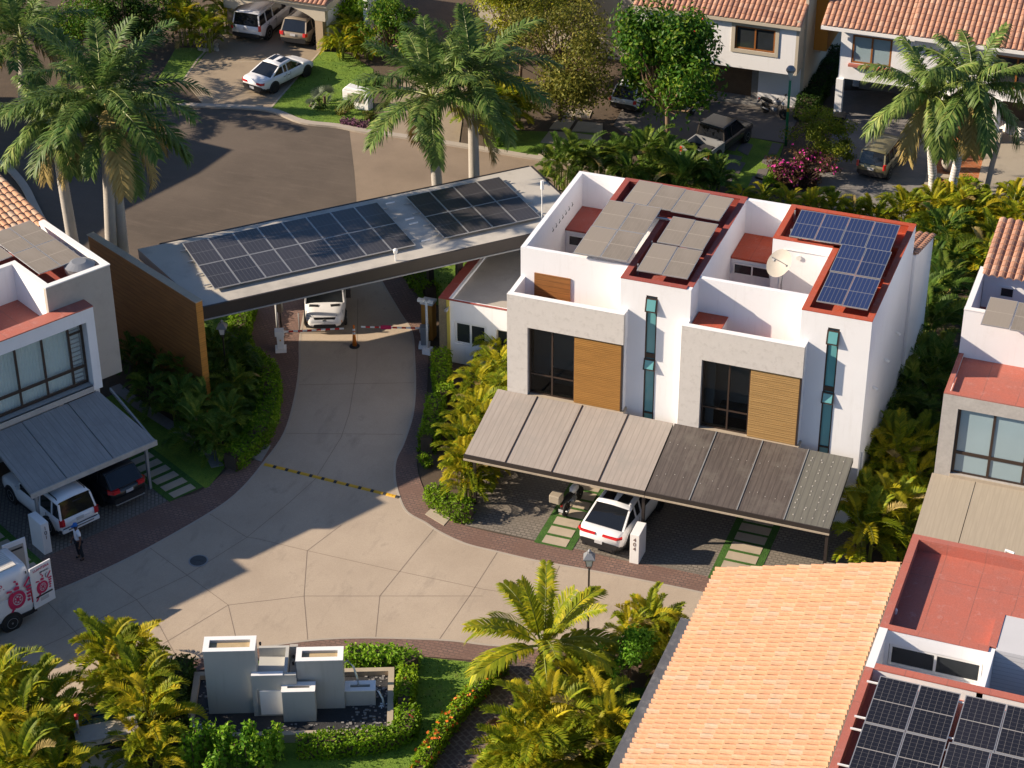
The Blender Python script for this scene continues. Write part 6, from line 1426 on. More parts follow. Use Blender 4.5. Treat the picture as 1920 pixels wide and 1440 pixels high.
# 4 white sedan top left
sd = car('parked_car', 'white coupe-like sedan with black roof glass parked on the sandy driveway', 'car', 4.7, 1.83, 1.42, 'paint_white',
    [(0, .78, .86, .02, .40), (.02, .88, .92, .03, .34), (.06, .94, .96, .03), (.2, 1.0, .96, .02), (.5, .99, .92, .0), (.72, .98, .90, .02), (.80, .97, .88, .06), (.93, .90, .76, .06), (.98, .80, .64, .03, .3), (1, .68, .54, .01, .34)],
    (.75, 1.65, 2.75, 3.70, .96, .90, 1.36, 1.42, .76), wheels=(.95, .85), wr=.34, tail=(.40, .93, .74, .86, .10), sunroof=1, plate_z=.48, rim='dark_alloy')
put(sd, (474, 178), rad(74))
b = MB(); b.box(-.03, -.62, .26, .06, .62, .36); o = b.build('rear_diffuser', 'car_trim', None); o.parent = sd
# 5 big white SUV in the arch
yk = car('parked_suv', 'large white suv parked in the left bay of the arched carport', 'suv', 5.3, 2.05, 1.93, 'paint_white',
    [(0, .90, 1.12, .0, .46), (.012, .96, 1.16, .0, .42), (.05, .99, 1.18, .0), (.3, 1.0, 1.18, .0), (.72, 1.0, 1.15, .02), (.78, .99, 1.14, .05), (.94, .96, 1.08, .05), (.985, .90, .96, .03, .4), (1, .84, .86, .0, .45)],
    (.05, .22, 3.3, 4.0, 1.17, 1.16, 1.87, 1.93, .84), wheels=(1.1, .95), wr=.41, tail=(.84, .99, .90, 1.24, .03), rails='aluminium', tuck=.03, plate_z=.98)
put(yk, (463, 82), rad(90))
# 6 beige SUV
ac_ = car('parked_suv', 'beige suv parked in the right bay of the arched carport', 'suv', 4.9, 1.92, 1.76, 'paint_beige',
    [(0, .86, 1.02, .0, .46), (.015, .93, 1.06, .0, .42), (.06, .98, 1.08, .0), (.3, 1.0, 1.08, .0), (.72, .99, 1.05, .02), (.78, .98, 1.04, .05), (.94, .94, .96, .05), (.985, .86, .84, .03, .4), (1, .8, .76, .0, .45)],
    (.08, .42, 2.9, 3.7, 1.09, 1.06, 1.70, 1.76, .82), wheels=(1.0, .9), wr=.37, tail=(.68, .97, .86, 1.06, .06), rails='car_trim', tuck=.04, plate_z=.92)
put(ac_, (551, 92), rad(90))
# 7 olive MPV
av = car('parked_suv', 'olive green compact suv parked alone on the grey stamped driveway', 'suv', 4.3, 1.68, 1.70, 'paint_olive',
    [(0, .88, .98, .0, .44), (.015, .94, 1.0, .0, .38), (.06, .98, 1.02, .0), (.3, 1.0, 1.02, .0), (.70, .99, 1.0, .02), (.78, .98, .98, .05), (.93, .93, .88, .05), (.985, .84, .76, .03, .36), (1, .78, .68, .0, .42)],
    (.06, .30, 2.55, 3.40, 1.02, 1.0, 1.64, 1.70, .84), wheels=(.85, .8), wr=.33, tail=(.80, .98, .84, 1.14, .03), tuck=.04, plate_z=.80)
put(av, (1630, 342), rad(83))
b = MB()
for k in range(6): b.box(.6, -.52 + k * .2, 1.70, 2.3, -.48 + k * .2, 1.715)
o = b.build('roof_rib', 'paint_olive', None); o.parent = av
# 8 pickup
pk = thing('pickup_truck', 'dark grey double-cab pickup truck with open bed in the shade of the leafy tree', 'pickup', (0, 0, 0))
b = MB(); tab = [(0, .93, 1.02, 0, .50), (.02, .97, 1.04, 0, .45), (.3, 1.0, 1.04, 0, .40), (.72, 1.0, 1.04, .02, .4), (.78, .99, 1.02, .06, .4), (.95, .95, .94, .05, .42), (1, .84, .80, 0, .48)]
L = 5.2; hw = .92; st = []
for k in range(29):
    x = L * k / 28
    if x < 1.62: continue
    _, wf, zt, cr, zb = interp([(p[0] * L, *p[1:]) for p in tab], x); st.append((x, hw * wf, zb, zt, cr, .03))
loft_body(b, st, None); b.build('cab_body', 'paint_darkgrey', pk, True)
b = MB(); b.box(.02, -hw, .45, 1.70, -hw + .07, 1.06); b.box(.02, hw - .07, .45, 1.70, hw, 1.06); b.box(0, -hw + .07, .5, .07, hw - .07, 1.04); b.box(1.6, -hw + .07, .5, 1.68, hw - .07, 1.08); b.build('bed_side', 'paint_silver', pk)
MB().box(.07, -hw + .07, .5, 1.6, hw - .07, .58).build('bed_floor', 'car_trim', pk)
b = MB(); b.box(.45, -hw + .2, .58, .85, hw - .25, .70); b.box(1.0, -.4, .58, 1.5, .35, .72); b.build('tarpaulin', 'dark_cloth', pk)
g = MB(); g.hexa([(1.66, -hw * .95, .98), (4.05, -hw * .95, .98), (4.05, hw * .95, .98), (1.66, hw * .95, .98)], [(1.78, -hw * .80, 1.74), (3.25, -hw * .80, 1.76), (3.25, hw * .80, 1.76), (1.78, hw * .80, 1.74)]); g.build('windows', 'car_glass', pk)
g = MB(); g.hexa([(1.74, -hw * .82, 1.72), (3.3, -hw * .82, 1.74), (3.3, hw * .82, 1.74), (1.74, hw * .82, 1.72)], [(1.8, -hw * .76, 1.79), (3.22, -hw * .76, 1.80), (3.22, hw * .76, 1.80), (1.8, hw * .76, 1.79)]); ro = g.build('roof', 'paint_darkgrey', pk); smooth_bevel(ro, .03)
for sg in (1, -1):
    for (x0, x1, w_) in ((1.70, 1.80, .06), (2.55, 2.55, .04), (4.02, 3.24, .04)): MB().tube([(x0, sg * hw * .95, 1.0), (x1, sg * hw * .815, 1.73)], w_, 4).build('pillar', 'paint_darkgrey', pk)
for x in (1.0, 4.3):
    for sg in (1, -1): MB().cyl((x, sg * (hw - .1), .42), (0, 1, 0), .44, .22, 26).build('wheel_arch', 'car_trim', pk); wheel(pk, x, sg * (hw - .08), .38, .22)
for sg in (1, -1): MB().box(-.02, sg * hw, .70, .10, sg * (hw - .15), 1.0).build('tail_light', 'tail_red', pk)
b = MB(); b.box(-.12, -.85, .42, .02, .85, .58); b.build('rear_bumper', 'silver_grey', pk); MB().box(-.14, -.17, .62, -.005, .17, .74).build('licence_plate', 'plate', pk)
put(pk, (1301, 313), rad(76))
# 9 passenger van at the gate (front faces the camera)
vn = thing('passenger_van', 'white van waiting at the raised barrier with its bonnet under the canopy edge', 'van', (0, 0, 0))
b = MB(); L = 6.0; hw = .99; H = 2.65
st = [(0, hw * .97, .4, 1.9, .0, .02), (.1, hw, .36, 2.0, 0, .02)] + [(x, hw, .34, 1.3, 0, .02) for x in (.4, 2, 4.0)] + [(4.4, hw, .34, 1.28, .0, .02), (4.9, hw * .985, .34, 1.24, .02, .04), (5.3, hw * .95, .34, 1.12, .06, .07), (5.7, hw * .88, .34, .98, .06, .08), (5.9, hw * .80, .36, .80, .05, .08), (6.0, hw * .70, .42, .62, .02, .08)]
loft_body(b, st, None); b.build('body', 'paint_white', vn, True)
b = MB(); b.hexa([(.0, -hw, 1.2), (4.2, -hw, 1.2), (4.2, hw, 1.2), (.0, hw, 1.2)], [(.15, -hw * .9, H), (4.0, -hw * .88, H), (4.0, hw * .88, H), (.15, hw * .9, H)]); o = b.build('cargo_box', 'paint_white', vn); smooth_bevel(o, .12, 3)
b = MB(); b.hexa([(4.05, -hw * .97, 1.2), (5.12, -hw * .93, 1.18), (5.12, hw * .93, 1.18), (4.05, hw * .97, 1.2)], [(3.95, -hw * .84, 2.35), (4.25, -hw * .80, 2.30), (4.25, hw * .80, 2.30), (3.95, hw * .84, 2.35)]); b.build('windscreen', 'window_glass', vn)
b = MB(); b.hexa([(3.6, -hw * .87, 2.3), (4.28, -hw * .80, 2.27), (4.28, hw * .80, 2.27), (3.6, hw * .87, 2.3)], [(3.6, -hw * .86, 2.62), (4.0, -hw * .78, 2.5), (4.0, hw * .78, 2.5), (3.6, hw * .86, 2.62)])
for sg in (1, -1): b.tube([(5.12, sg * hw * .93, 1.2), (4.25, sg * hw * .81, 2.3)], .045, 5)
b.build('cab_frame', 'paint_white', vn)
b = MB()
for sg in (1, -1): b.hexa([(5.28, sg * .28, 1.165), (5.20, sg * .72, 1.17), (5.34, sg * .74, 1.13), (5.40, sg * .30, 1.12)], [(5.28, sg * .28, 1.215), (5.20, sg * .72, 1.20), (5.34, sg * .74, 1.155), (5.40, sg * .30, 1.165)])
b.build('bonnet_vent', 'car_trim', vn)
b = MB(); b.hexa([(5.97, -.42, .55), (5.97, .42, .55), (5.86, .55, .55), (5.86, -.55, .55)][::-1], [(5.93, -.5, .86), (5.93, .5, .86), (5.78, .6, .86), (5.78, -.6, .86)][::-1]); b.build('grille', 'car_trim', vn)
b = MB(); b.lathe([(.10, 0), (.10, .02), (.085, .02), (.085, .0)], n=24)
for k in range(3): a = math.pi / 2 + k * 2.0944; b.hexa([(-.008, 0, 0), (.008, 0, 0), (math.cos(a) * .09 + .004, math.sin(a) * .09, 0), (math.cos(a) * .09 - .004, math.sin(a) * .09, 0)], [(-.008, 0, .015), (.008, 0, .015), (math.cos(a) * .09 + .004, math.sin(a) * .09, .015), (math.cos(a) * .09 - .004, math.sin(a) * .09, .015)])
b.v = [(5.97 + p[2], p[0], .71 + p[1]) for p in b.v]; b.build('star_badge', 'aluminium', vn)
b = MB(); b.hexa([(5.9, -.9, .33), (6.03, -.5, .33), (6.03, .5, .33), (5.9, .9, .33)], [(5.86, -.9, .55), (6.0, -.5, .53), (6.0, .5, .53), (5.86, .9, .55)]); b.build('bumper', 'car_trim', vn)
for sg in (1, -1):
    b = MB(); b.hexa([(5.93, sg * .58, .62), (5.66, sg * .90, .66), (5.5, sg * .88, .66), (5.8, sg * .55, .62)], [(5.84, sg * .56, .92), (5.52, sg * .89, 1.02), (5.4, sg * .84, 1.02), (5.7, sg * .52, .92)]); b.build('headlight', 'head_clear', vn)
    MB().box(5.78, sg * .68, .58, 5.90, sg * .82, .66).build('indicator', 'amber', vn)
    MB().box(4.75, sg * (hw + .02), 1.35, 4.95, sg * (hw + .26), 1.80).build('side_mirror', 'car_trim', vn)
    for x in (1.1, 5.05): MB().cyl((x, sg * (hw - .12), .40), (0, 1, 0), .42, .24, 26).build('wheel_arch', 'car_trim', vn); wheel(vn, x, sg * (hw - .08), .36, .22)
    MB().box(3.2, sg * hw * .96, 1.4, 4.1, sg * (hw * .975), 2.0).build('cab_window', 'window_glass', vn)
ax = G(570, 628); bx = G(650, 626); fa = math.atan2(bx[1] - ax[1], bx[0] - ax[0]); hd_ = fa - math.pi / 2
mx = ((ax[0] + bx[0]) / 2, (ax[1] + bx[1]) / 2); place(vn, (mx[0] - 6.0 * math.cos(hd_), mx[1] - 6.0 * math.sin(hd_), .015), hd_)
# 10 service van with open rear doors at the left edge
sv = thing('service_van', 'white delivery van with pink tyre artwork and open rear doors at the left edge', 'van', (0, 0, 0))
L = 5.8; hw = 1.0
b = MB(); st = [(.0, hw * .985, .52, 1.5, 0, .01), (.08, hw, .42, 1.5, 0, .01), (5.0, hw, .42, 1.4, 0, .01), (5.6, hw * .9, .42, 1.1, .05, .06), (5.8, hw * .8, .5, .8, .02, .06)]; loft_body(b, st, None); b.build('body', 'paint_white', sv)
def side(x, z): return hw - .02 - max(0, z - 1.4) * .10 - (max(0, z - 2.2) ** 1.5) * .7
b = MB(); rows = []
for x in (0.0, .4, 4.2, 4.6):
    half = [(side(x, z), z) for z in (1.38, 1.8, 2.2, 2.38, 2.48)] + [(.62, 2.54), (0, 2.57)]; rows.append([(x, y, z) for y, z in half] + [(x, -y, z) for y, z in half[-2::-1]])
n = len(rows[0])
for r in rows: b.v += r
for k in range(3):
    for j in range(n - 1): a = k * n + j; b.f.append((a, a + 1, a + n + 1, a + n)); b.mi.append(0)
e = 3 * n; b.f.append(tuple(range(e, e + n))); b.mi.append(0); so2 = b.build('cargo_shell', 'paint_white', sv, True); sm = so2.modifiers.new('s', 'SOLIDIFY'); sm.thickness = .04
MB().box(.3, -.62, 2.555, 4.2, .62, 2.60).build('ribbed_roof', 'van_ribs', sv)
MB().box(.06, -.9, .55, .1, .9, 2.3).build('load_space', 'interior_dark', sv)
b = MB(); b.box(-.12, -.98, .36, .06, .98, .58); b.box(.06, -hw - .012, .36, 5.0, hw + .012, .52); b.build('lower_trim', 'car_trim', sv)
for sg in (1, -1):
    MB().box(-.03, sg * (hw - .10), .85, .05, sg * (hw + .004), 1.45).build('tail_light', 'tail_red', sv)
    for x in (1.0, 4.9): MB().cyl((x, sg * (hw - .10), .38), (0, 1, 0), .45, .24, 26).build('wheel_arch', 'car_trim', sv); wheel(sv, x, sg * (hw - .07), .35, .22, 'alloy', 8)
def vdoor(hy, ang, art):
    """rear door hinged at y=hy, swung by ang; built in world-like local coords"""
    o = MB((0, hy), ang); sg = 1 if hy > 0 else -1
    o.box(-.05, 0, .52, .0, -sg * .97, 2.42); return o
dr = vdoor(hw, rad(-84), 0).build('rear_door', 'paint_white', sv); dl = vdoor(-hw, rad(86), 1).build('rear_door', 'paint_white', sv)
ys = hw + .002
def art(parent, P0, X, U, s=1.0, mat='sign_pink'):
    X = Vector(X).normalized(); U = Vector(U).normalized(); Nn = X.cross(U); P0 = Vector(P0) + Nn * .012; b = MB()
    def blob(pts):
        i = len(b.v); b.v += [tuple(P0 + X * (p[0] * s) + U * (p[1] * s)) for p in pts]; b.f.append(tuple(range(i, i + len(pts)))); b.mi.append(0)
    def ring(cx, cy, r0, r1, sx=1, a0=0, a1=2 * math.pi, n=24):
        for k in range(n):
            t0 = a0 + (a1 - a0) * k / n; t1 = a0 + (a1 - a0) * (k + 1) / n
            blob([(cx + sx * r0 * math.cos(t0), cy + r0 * math.sin(t0)), (cx + sx * r1 * math.cos(t0), cy + r1 * math.sin(t0)), (cx + sx * r1 * math.cos(t1), cy + r1 * math.sin(t1)), (cx + sx * r0 * math.cos(t1), cy + r0 * math.sin(t1))])
    ring(0, 0, .27, .42, .85); ring(0, 0, .18, .22, .85); ring(0, 0, .0, .09, .85)
    for k in range(6):
        a = k * 1.047; c_, s_ = math.cos(a), math.sin(a); blob([(.08 * c_ - .02 * s_, .08 * s_ + .02 * c_), (.2 * c_ - .03 * s_, .2 * s_ + .03 * c_), (.2 * c_ + .03 * s_, .2 * s_ - .03 * c_), (.08 * c_ + .02 * s_, .08 * s_ - .02 * c_)])
    ring(-.16, 0, .30, .43, .65, 1.6, 4.7)
    for pts in ([(-.1, .48), (.12, .46), (.14, .60), (-.02, .66), (-.14, .58)], [(.0, .70), (.12, .68), (.10, .82), (.0, .82)], [(-.62, -.80), (-.48, -.80), (-.2, -.42), (-.3, -.38)], [(.30, .50), (.38, .46), (.66, .80), (.60, .88)], [(-.46, .50), (-.2, .46), (-.2, .54), (-.42, .60)], [(-.1, .88), (.04, .84), (.02, .94), (-.06, .96)]): blob(pts)
    for k in range(5): blob([(.42 + .05 * (k % 2), -.3 + .16 * k), (.56 + .03 * k, -.28 + .16 * k), (.52 + .03 * k, -.17 + .16 * k), (.40, -.19 + .16 * k)])
    b.build('tyre_artwork', mat, parent)
art(sv, (.62, ys, 1.30), (-1, 0, 0), (0, 0, 1), .95)
text('V.I.P.', .34, (1.40, hw - .075, 2.06), (-1, 0, 0), (0, -.10, 1), 'sign_pink', sv)
text('A', .34, (2.10, hw - .075, 2.06), (-1, 0, 0), (0, -.1, 1), 'sign_pink', sv)
b = MB(); b.cyl((1.72, ys + .006, 1.62), (0, 1, 0), .18, .012, 20); b.hexa([(1.42, ys, 1.68), (1.50, ys, 1.64), (1.50, ys + .012, 1.64), (1.42, ys + .012, 1.68)], [(1.42, ys, 1.76), (1.50, ys, 1.74), (1.50, ys + .012, 1.74), (1.42, ys + .012, 1.76)]); b.build('round_emblem', 'sign_black', sv)
MB().cyl((1.72, ys + .014, 1.62), (0, 1, 0), .12, .006, 18).build('emblem_centre', 'paint_white', sv)
text('3703', .17, (1.75, ys + .006, 1.20), (-1, 0, 0), (0, 0, 1), 'sign_black', sv)
b = MB(); b.box(1.45, ys, 1.02, 2.3, ys + .01, 1.06); b.build('pink_line', 'sign_pink', sv)
def on_door(u, z, off=.062, ang=rad(-84), hy=hw):
    c, s_ = math.cos(ang), math.sin(ang); x, y = -off, -u; return (c * x - s_ * y, hy + s_ * x + c * y, z)
tx = tuple((Vector(on_door(1, 0, 0)) - Vector(on_door(0, 0, 0))).normalized())
text('LLANTERA', .155, on_door(.50, 2.24), tx, (0, 0, 1), 'sign_pink', dr); text('SERVICIO', .10, on_door(.62, 2.05), tx, (0, 0, 1), 'sign_black', dr)
b = MB(); p0 = Vector(on_door(.66, 1.72)); b.tube([p0, p0 + Vector((0, 0, .16)), p0 + Vector(tx) * .08 + Vector((0, 0, .2))], .018, 5); b.build('hook_mark', 'grey_metal', dr)
art(dr, on_door(.48, 1.36, .054), tx, (0, 0, 1), .66)
b = MB(); b.hexa([on_door(.12, .98, .052), on_door(.88, .98, .052), on_door(.88, .98, .075), on_door(.12, .98, .075)], [on_door(.12, 1.04, .052), on_door(.88, 1.04, .052), on_door(.88, 1.04, .075), on_door(.12, 1.04, .075)]); b.build('door_trim', 'car_trim', dr)
b = MB(); b.hexa([on_door(.3, .76, .052), on_door(.68, .76, .052), on_door(.68, .76, .07), on_door(.3, .76, .07)], [on_door(.3, .92, .052), on_door(.68, .92, .052), on_door(.68, .92, .07), on_door(.3, .92, .07)]); b.build('licence_plate', 'plate', dr)
MB((0, -hw), rad(86)).box(.001, .12, .75, .02, .85, 2.2).build('door_lining', 'grey_render', dl)
b = MB((0, -hw), rad(86)); b.box(.021, .3, 2.0, .03, .8, 2.08); b.build('inner_handle', 'car_trim', dl)
va = np.array(G(0, 1196)) - np.array(G(68, 1164)); van_ang = math.atan2(va[1], va[0])
RC = G(68, 1162); lf = (-math.sin(van_ang), math.cos(van_ang)); place(sv, (RC[0] - lf[0] * hw, RC[1] - lf[1] * hw, .015), van_ang)
# 11 motorcycles
def motorcycle(label, cat='motorcycle', box=None, tank='silver_grey', top=True):
    t = thing('motorcycle', label, cat, (0, 0, 0))
    for x, nm in ((0, 'rear_wheel'), (1.32, 'front_wheel')):
        q = MB(); q.lathe([(.24, -.05), (.30, -.055), (.315, 0), (.30, .055), (.24, .05)], n=24); q.v = [(p[0] + x, p[2], .315 + p[1]) for p in q.v]; w_ = q.build(nm, 'rubber', t, True)
        q = MB(); q.cyl((x, 0, .315), (0, 1, 0), .05, .14, 10)
        for k in range(10): a = k * .628; q.tube([(x, 0, .315), (x + .25 * math.cos(a), 0, .315 + .25 * math.sin(a))], .008, 4)
        q.build('spokes', 'alloy', w_)
    b = MB(); b.tube([(1.32, .07, .32), (1.12, .07, .92)], .028, 6); b.tube([(1.32, -.07, .32), (1.12, -.07, .92)], .028, 6); b.tube([(1.1, 0, .95), (.75, 0, .5), (.3, 0, .42), (0, .09, .32)], .03, 6); b.tube([(.3, 0, .42), (.35, 0, .72), (-.25, 0, .78)], .025, 6); b.tube([(0, -.1, .32), (-.2, -.1, .72)], .02, 5); b.build('frame', 'dark_metal', t)
    b = MB(); b.tube([(.45, 0, .42), (.85, 0, .42)], [.15, .13], 8); b.build('engine', 'silver_grey', t, True)
    b = MB(); b.tube([(.35, -.12, .33), (-.25, -.14, .38)], [.035, .055], 8); b.build('exhaust', 'alloy', t, True)
    b = MB(); b.tube([(.50, 0, .84), (.68, 0, .90), (.92, 0, .90), (1.06, 0, .84)], [.08, .17, .16, .06], 12); b.build('fuel_tank', tank, t, True)
    b = MB(); b.tube([(.55, 0, .80), (.3, 0, .80), (-.05, 0, .84), (-.3, 0, .86)], [.10, .14, .13, .08], 10); b.build('saddle', 'rubber', t, True)
    b = MB(); b.tube([(1.06, .40, 1.06), (1.10, .15, 1.05), (1.14, 0, 1.0), (1.10, -.15, 1.05), (1.06, -.40, 1.06)], .018, 6)
    for sg in (1, -1): b.tube([(1.08, sg * .3, 1.06), (1.10, sg * .38, 1.28)], .01, 5); b.box(1.08, sg * .30, 1.26, 1.11, sg * .46, 1.36)
    b.build('handlebar', 'dark_metal', t); b = MB(); b.tube([(1.15, 0, .92), (1.27, 0, .90)], [.11, .09], 12); b.build('headlight', 'head_clear', t)
    b = MB(); b.tube([(-.3, 0, .80), (-.42, 0, .72), (-.48, 0, .55)], [.05, .06, .04], 6); b.build('mudguard', 'dark_metal', t); MB().box(-.47, -.05, .74, -.41, .05, .82).build('tail_light', 'tail_red', t); MB().box(-.52, -.1, .50, -.50, .1, .63).build('licence_plate', 'plate', t)
    if box: o = MB().box(-.62, .02, .90, -.18, .50, 1.28).build('top_box', 'brown_case', t); smooth_bevel(o, .04); MB().box(-.625, .05, 1.08, -.619, .46, 1.10).build('box_seam', 'dark_metal', o) if False else None
    return t
m1 = motorcycle('delivery motorcycle with beige top box standing on the slabs beside the white car', box=True, tank='white_metal')
c = G(1061, 968); place(m1, (c[0], c[1], .03), rad(84))
m2 = motorcycle('dark motorcycle parked by the wall behind the green lamp post')
c = G(1434, 212); place(m2, (c[0], c[1], .02), rad(-22))
m3 = motorcycle('motorcycle in deep shade under the leafy tree beside the pickup')
c = G(1298, 216); place(m3, (c[0], c[1], .02), rad(80))
wc = car('parked_car', 'white car almost hidden behind the leafy tree', 'car', 4.3, 1.75, 1.5, 'paint_white',
    [(0, .86, .92, .0, .44), (.06, .98, .98, .0), (.3, 1.0, .98, .0), (.70, .99, .96, .02), (.93, .93, .86, .05), (1, .78, .64, .0, .42)], (.1, .6, 2.4, 3.3, .98, .98, 1.45, 1.5, .82), wheels=(.85, .8), wr=.32, tail=(.78, .98, .76, .94, .04))
put(wc, (1166, 215), rad(84))
bc = thing('bicycle', 'bicycle leaning by the low white garden wall at the right edge', 'bicycle', (0, 0, 0))
for x in (0, 1.05):
    q = MB(); n = 28; 
    for k in range(n): a0, a1 = 2 * math.pi * k / n, 2 * math.pi * (k + 1) / n; q.tube([(x + .33 * math.cos(a0), 0, .34 + .33 * math.sin(a0)), (x + .33 * math.cos(a1), 0, .34 + .33 * math.sin(a1))], .022, 5, cap=False)
    w_ = q.build('wheel', 'rubber', bc, True); q = MB()
    for k in range(12): a = k * .5236; q.tube([(x, 0, .34), (x + .32 * math.cos(a), 0, .34 + .32 * math.sin(a))], .005, 3)
    q.build('spokes', 'alloy', w_)
b = MB(); b.tube([(0, 0, .34), (.42, 0, .32), (.28, 0, .78), (0, 0, .34)], .018, 5); b.tube([(.42, 0, .32), (.88, 0, .78), (.28, 0, .74)], .018, 5); b.tube([(.84, 0, .95), (1.05, 0, .34)], .018, 5); b.tube([(.84, -.28, .98), (.84, .28, .98)], .015, 5); b.build('frame', 'dark_metal', bc)
MB().tube([(.15, 0, .86), (.38, 0, .88)], [.07, .04], 8).build('saddle', 'rubber', bc)
c = G(1908, 272); place(bc, (c[0], c[1], .02), rad(10))
# ================================================================ FOUNTAIN
FO = G(393, 1345); FA = rad(22.3)
def Fb(z=0): return MB(FO, FA, z)
ft = thing('fountain', 'sculptural fountain of stacked pale cubic towers standing in a dark pebble pool', 'fountain', FO, FA)
def tower(x0, x1, y0, y1, h, name='tower', deep=.12, w=.19, spout=None):
    b = Fb(); b.box(x0, y0, 0, x0 + w, y1, h); b.box(x1 - w, y0, 0, x1, y1, h); b.box(x0 + w, y0, 0, x1 - w, y0 + w, h); b.box(x0 + w, y1 - w, 0, x1 - w, y1, h); b.box(x0 + w, y0 + w, 0, x1 - w, y1 - w, h - deep)
    o = b.build(name, 'fountain_stone', ft)
    c = Fb(); c.box(x0 - .02, y0 - .02, h, x1 + .02, y0 + w, h + .03); c.box(x0 - .02, y1 - w, h, x1 + .02, y1 + .02, h + .03); c.box(x0 - .02, y0 + w, h, x0 + w, y1 - w, h + .03); c.box(x1 - w, y0 + w, h, x1 + .02, y1 - w, h + .03); c.build('rim', 'white_paint', o)
    Fb().box(x0 + w + .005, y0 + w + .005, h - deep, x1 - w - .005, y1 - w - .005, h - deep + .02).build('basin_bed', 'pool_sand', o)
    return o
plain('pool_sand', (.55, .42, .24), .7, var=.25, scale=4)
glassy('pool_water', (.03, .05, .07), .05, .3)
tower(0, 1.84, .0, .82, 3.05)
tower(3.28, 4.95, .14, .90, 2.40)
tower(2.75, 3.93, -.54, -.02, 1.55)
tower(4.96, 6.06, .26, .80, .85)
b = Fb(); b.box(1.66, -.18, 0, 3.27, -.02, 2.04); b.box(1.845, -.02, 0, 2.95, 1.45, 1.70); b.box(1.845, 1.33, 1.70, 2.95, 1.45, 2.1); b.box(2.83, -.02, 1.70, 2.95, 1.33, 2.1); b.build('middle_block', 'fountain_stone', ft)
Fb().box(1.66, -.2, 2.04, 2.80, .02, 2.07).build('rim', 'white_paint', ft)
b = Fb(); b.box(2.97, .0, 0, 3.27, 1.3, 1.62); b.box(2.97, 1.3, 0, 3.27, 1.45, 2.15); b.build('chute', 'grey_render', ft)
d_ = Fb(); d_.box(1.92, -.215, .25, 2.72, -.182, 1.35); o = d_.build('service_door', 'white_paint', ft); b = Fb(); b.box(1.84, -.205, .18, 1.88, -.182, 1.42); b.build('door_frame', 'aluminium', ft)
for x, y, z in ((2.0, .2, 1.72), (3.1, .9, 1.64), (3.1, 1.2, 1.70), (1.98, .70, 2.75)): Fb(z).lathe([(.04, 0), (.05, .1), (.02, .14)], x, y, 10).build('spot_light', 'dark_metal', ft)
# pool
x0, x1, y0, y1 = -.72, 6.72, -1.5, 2.15; w = .22
b = Fb(); b.box(x0, y0, 0, x1, y0 + w, .38); b.box(x0, y1 - w, 0, x1, y1, .38); b.box(x0, y0 + w, 0, x0 + w, y1 - w, .38); b.box(x1 - w, y0 + w, 0, x1, y1 - w, .38); b.build('pool_wall', 'slab_stone', ft)
Fb().box(x0 + w, y0 + w, 0, x1 - w, y1 - w, .16).build('pebble_bed', 'black_gravel', ft)
b = Fb(); b.box(x0 + w, y0 + w, 0, x0 + w + .62, y0 + w + .55, .34); o = b.build('pump_box', 'white_paint', ft); Fb().box(x0 + w + .1, y0 + w + .1, .34, x0 + w + .54, y0 + w + .46, .35).build('pump_lid', 'grey_metal', ft)
rg = random.Random(4); b = Fb()
for i in range(500):
    x, y = rg.uniform(x0 + w, x1 - w), rg.uniform(y0 + w, y1 - w)
    if (y > -.6 and 0 < x < 5) : continue
    s_ = rg.uniform(.02, .055); b.box(x - s_, y - s_ * .8, .15, x + s_, y + s_ * .7, .16 + s_ * .8)
tag(b.build('pebbles', 'pebble_mix', ft) if 'pebble_mix' in MATS else b.build('pebbles', 'grey_stone', ft), kind='stuff')
lampm('water_jet', (.75, .8, .82), .1)
b = Fb(); b.tube([(4.95, .6, 1.9), (5.1, .62, 2.0), (5.3, .62, 1.7), (5.42, .6, 1.2), (5.45, .58, .86)], [.03, .035, .04, .04, .05], 7); b.tube([(6.06, .4, .8), (6.2, .35, .72), (6.32, .28, .45), (6.36, .25, .17)], [.03, .035, .04, .05], 7); b.build('water_jet', 'water_jet', ft, True)
b = Fb(); 
for i in range(14): a = rg.uniform(0, 6.28); r = rg.uniform(.02, .18); b.lathe([(.03, .162), (.02, .19)], 6.36 + math.cos(a) * r, .22 + math.sin(a) * r, 6)
b.build('splash', 'water_jet', ft)

# ================================================================ GATE EQUIPMENT
def barrier(base, armtip, label, armang=None, post='white_paint'):
    c = G(*base); t = thing('barrier_gate', label, 'barrier', c)
    q = G(armtip[0], armtip[1], 1.0); a = math.atan2(q[1] - c[1], q[0] - c[0]); L = math.hypot(q[0] - c[0], q[1] - c[1])
    b = MB(c, a); b.box(-.26, -.26, 0, .26, .26, .16); b.build('plinth', 'white_paint', t)
    b = MB(c, a); b.hexa([(-.15, -.15, .16), (.15, -.15, .16), (.15, .15, .16), (-.15, .15, .16)], [(-.17, -.17, 1.0), (.17, -.17, 1.0), (.17, .17, 1.0), (-.17, .17, 1.0)]); b.box(-.24, -.2, .85, .2, .2, 1.12); o = b.build('housing', post, t); smooth_bevel(o, .02)
    b = MB(c, a); b.box(-.03, -.175, .6, .03, -.165, .68); b.build('badge', 'yellow_paint', t)
    n = 13; wq = MB(c, a)
    for k in range(n):
        u0, u1 = .2 + (L - .2) * k / n, .2 + (L - .2) * (k + 1) / n; wq.box(u0, -.025, .97, u1, .025, 1.04, k % 2)
    wq.build('barrier_arm', ['white_metal', 'red_paint'], t); return t, c, a, L
barrier((527, 657), (645, 616), 'left barrier box with its red and white arm lowered in front of the white van')
t, c, a, L = barrier((796, 650), (677, 613), 'right barrier box with its arm lowered across the lane beside the guardhouse', post='silver_grey')
MB(c, a).box(L * .52, -.05, .93, L * .52 + .5, .05, 1.09).build('stop_plate', 'sign_pink', t)
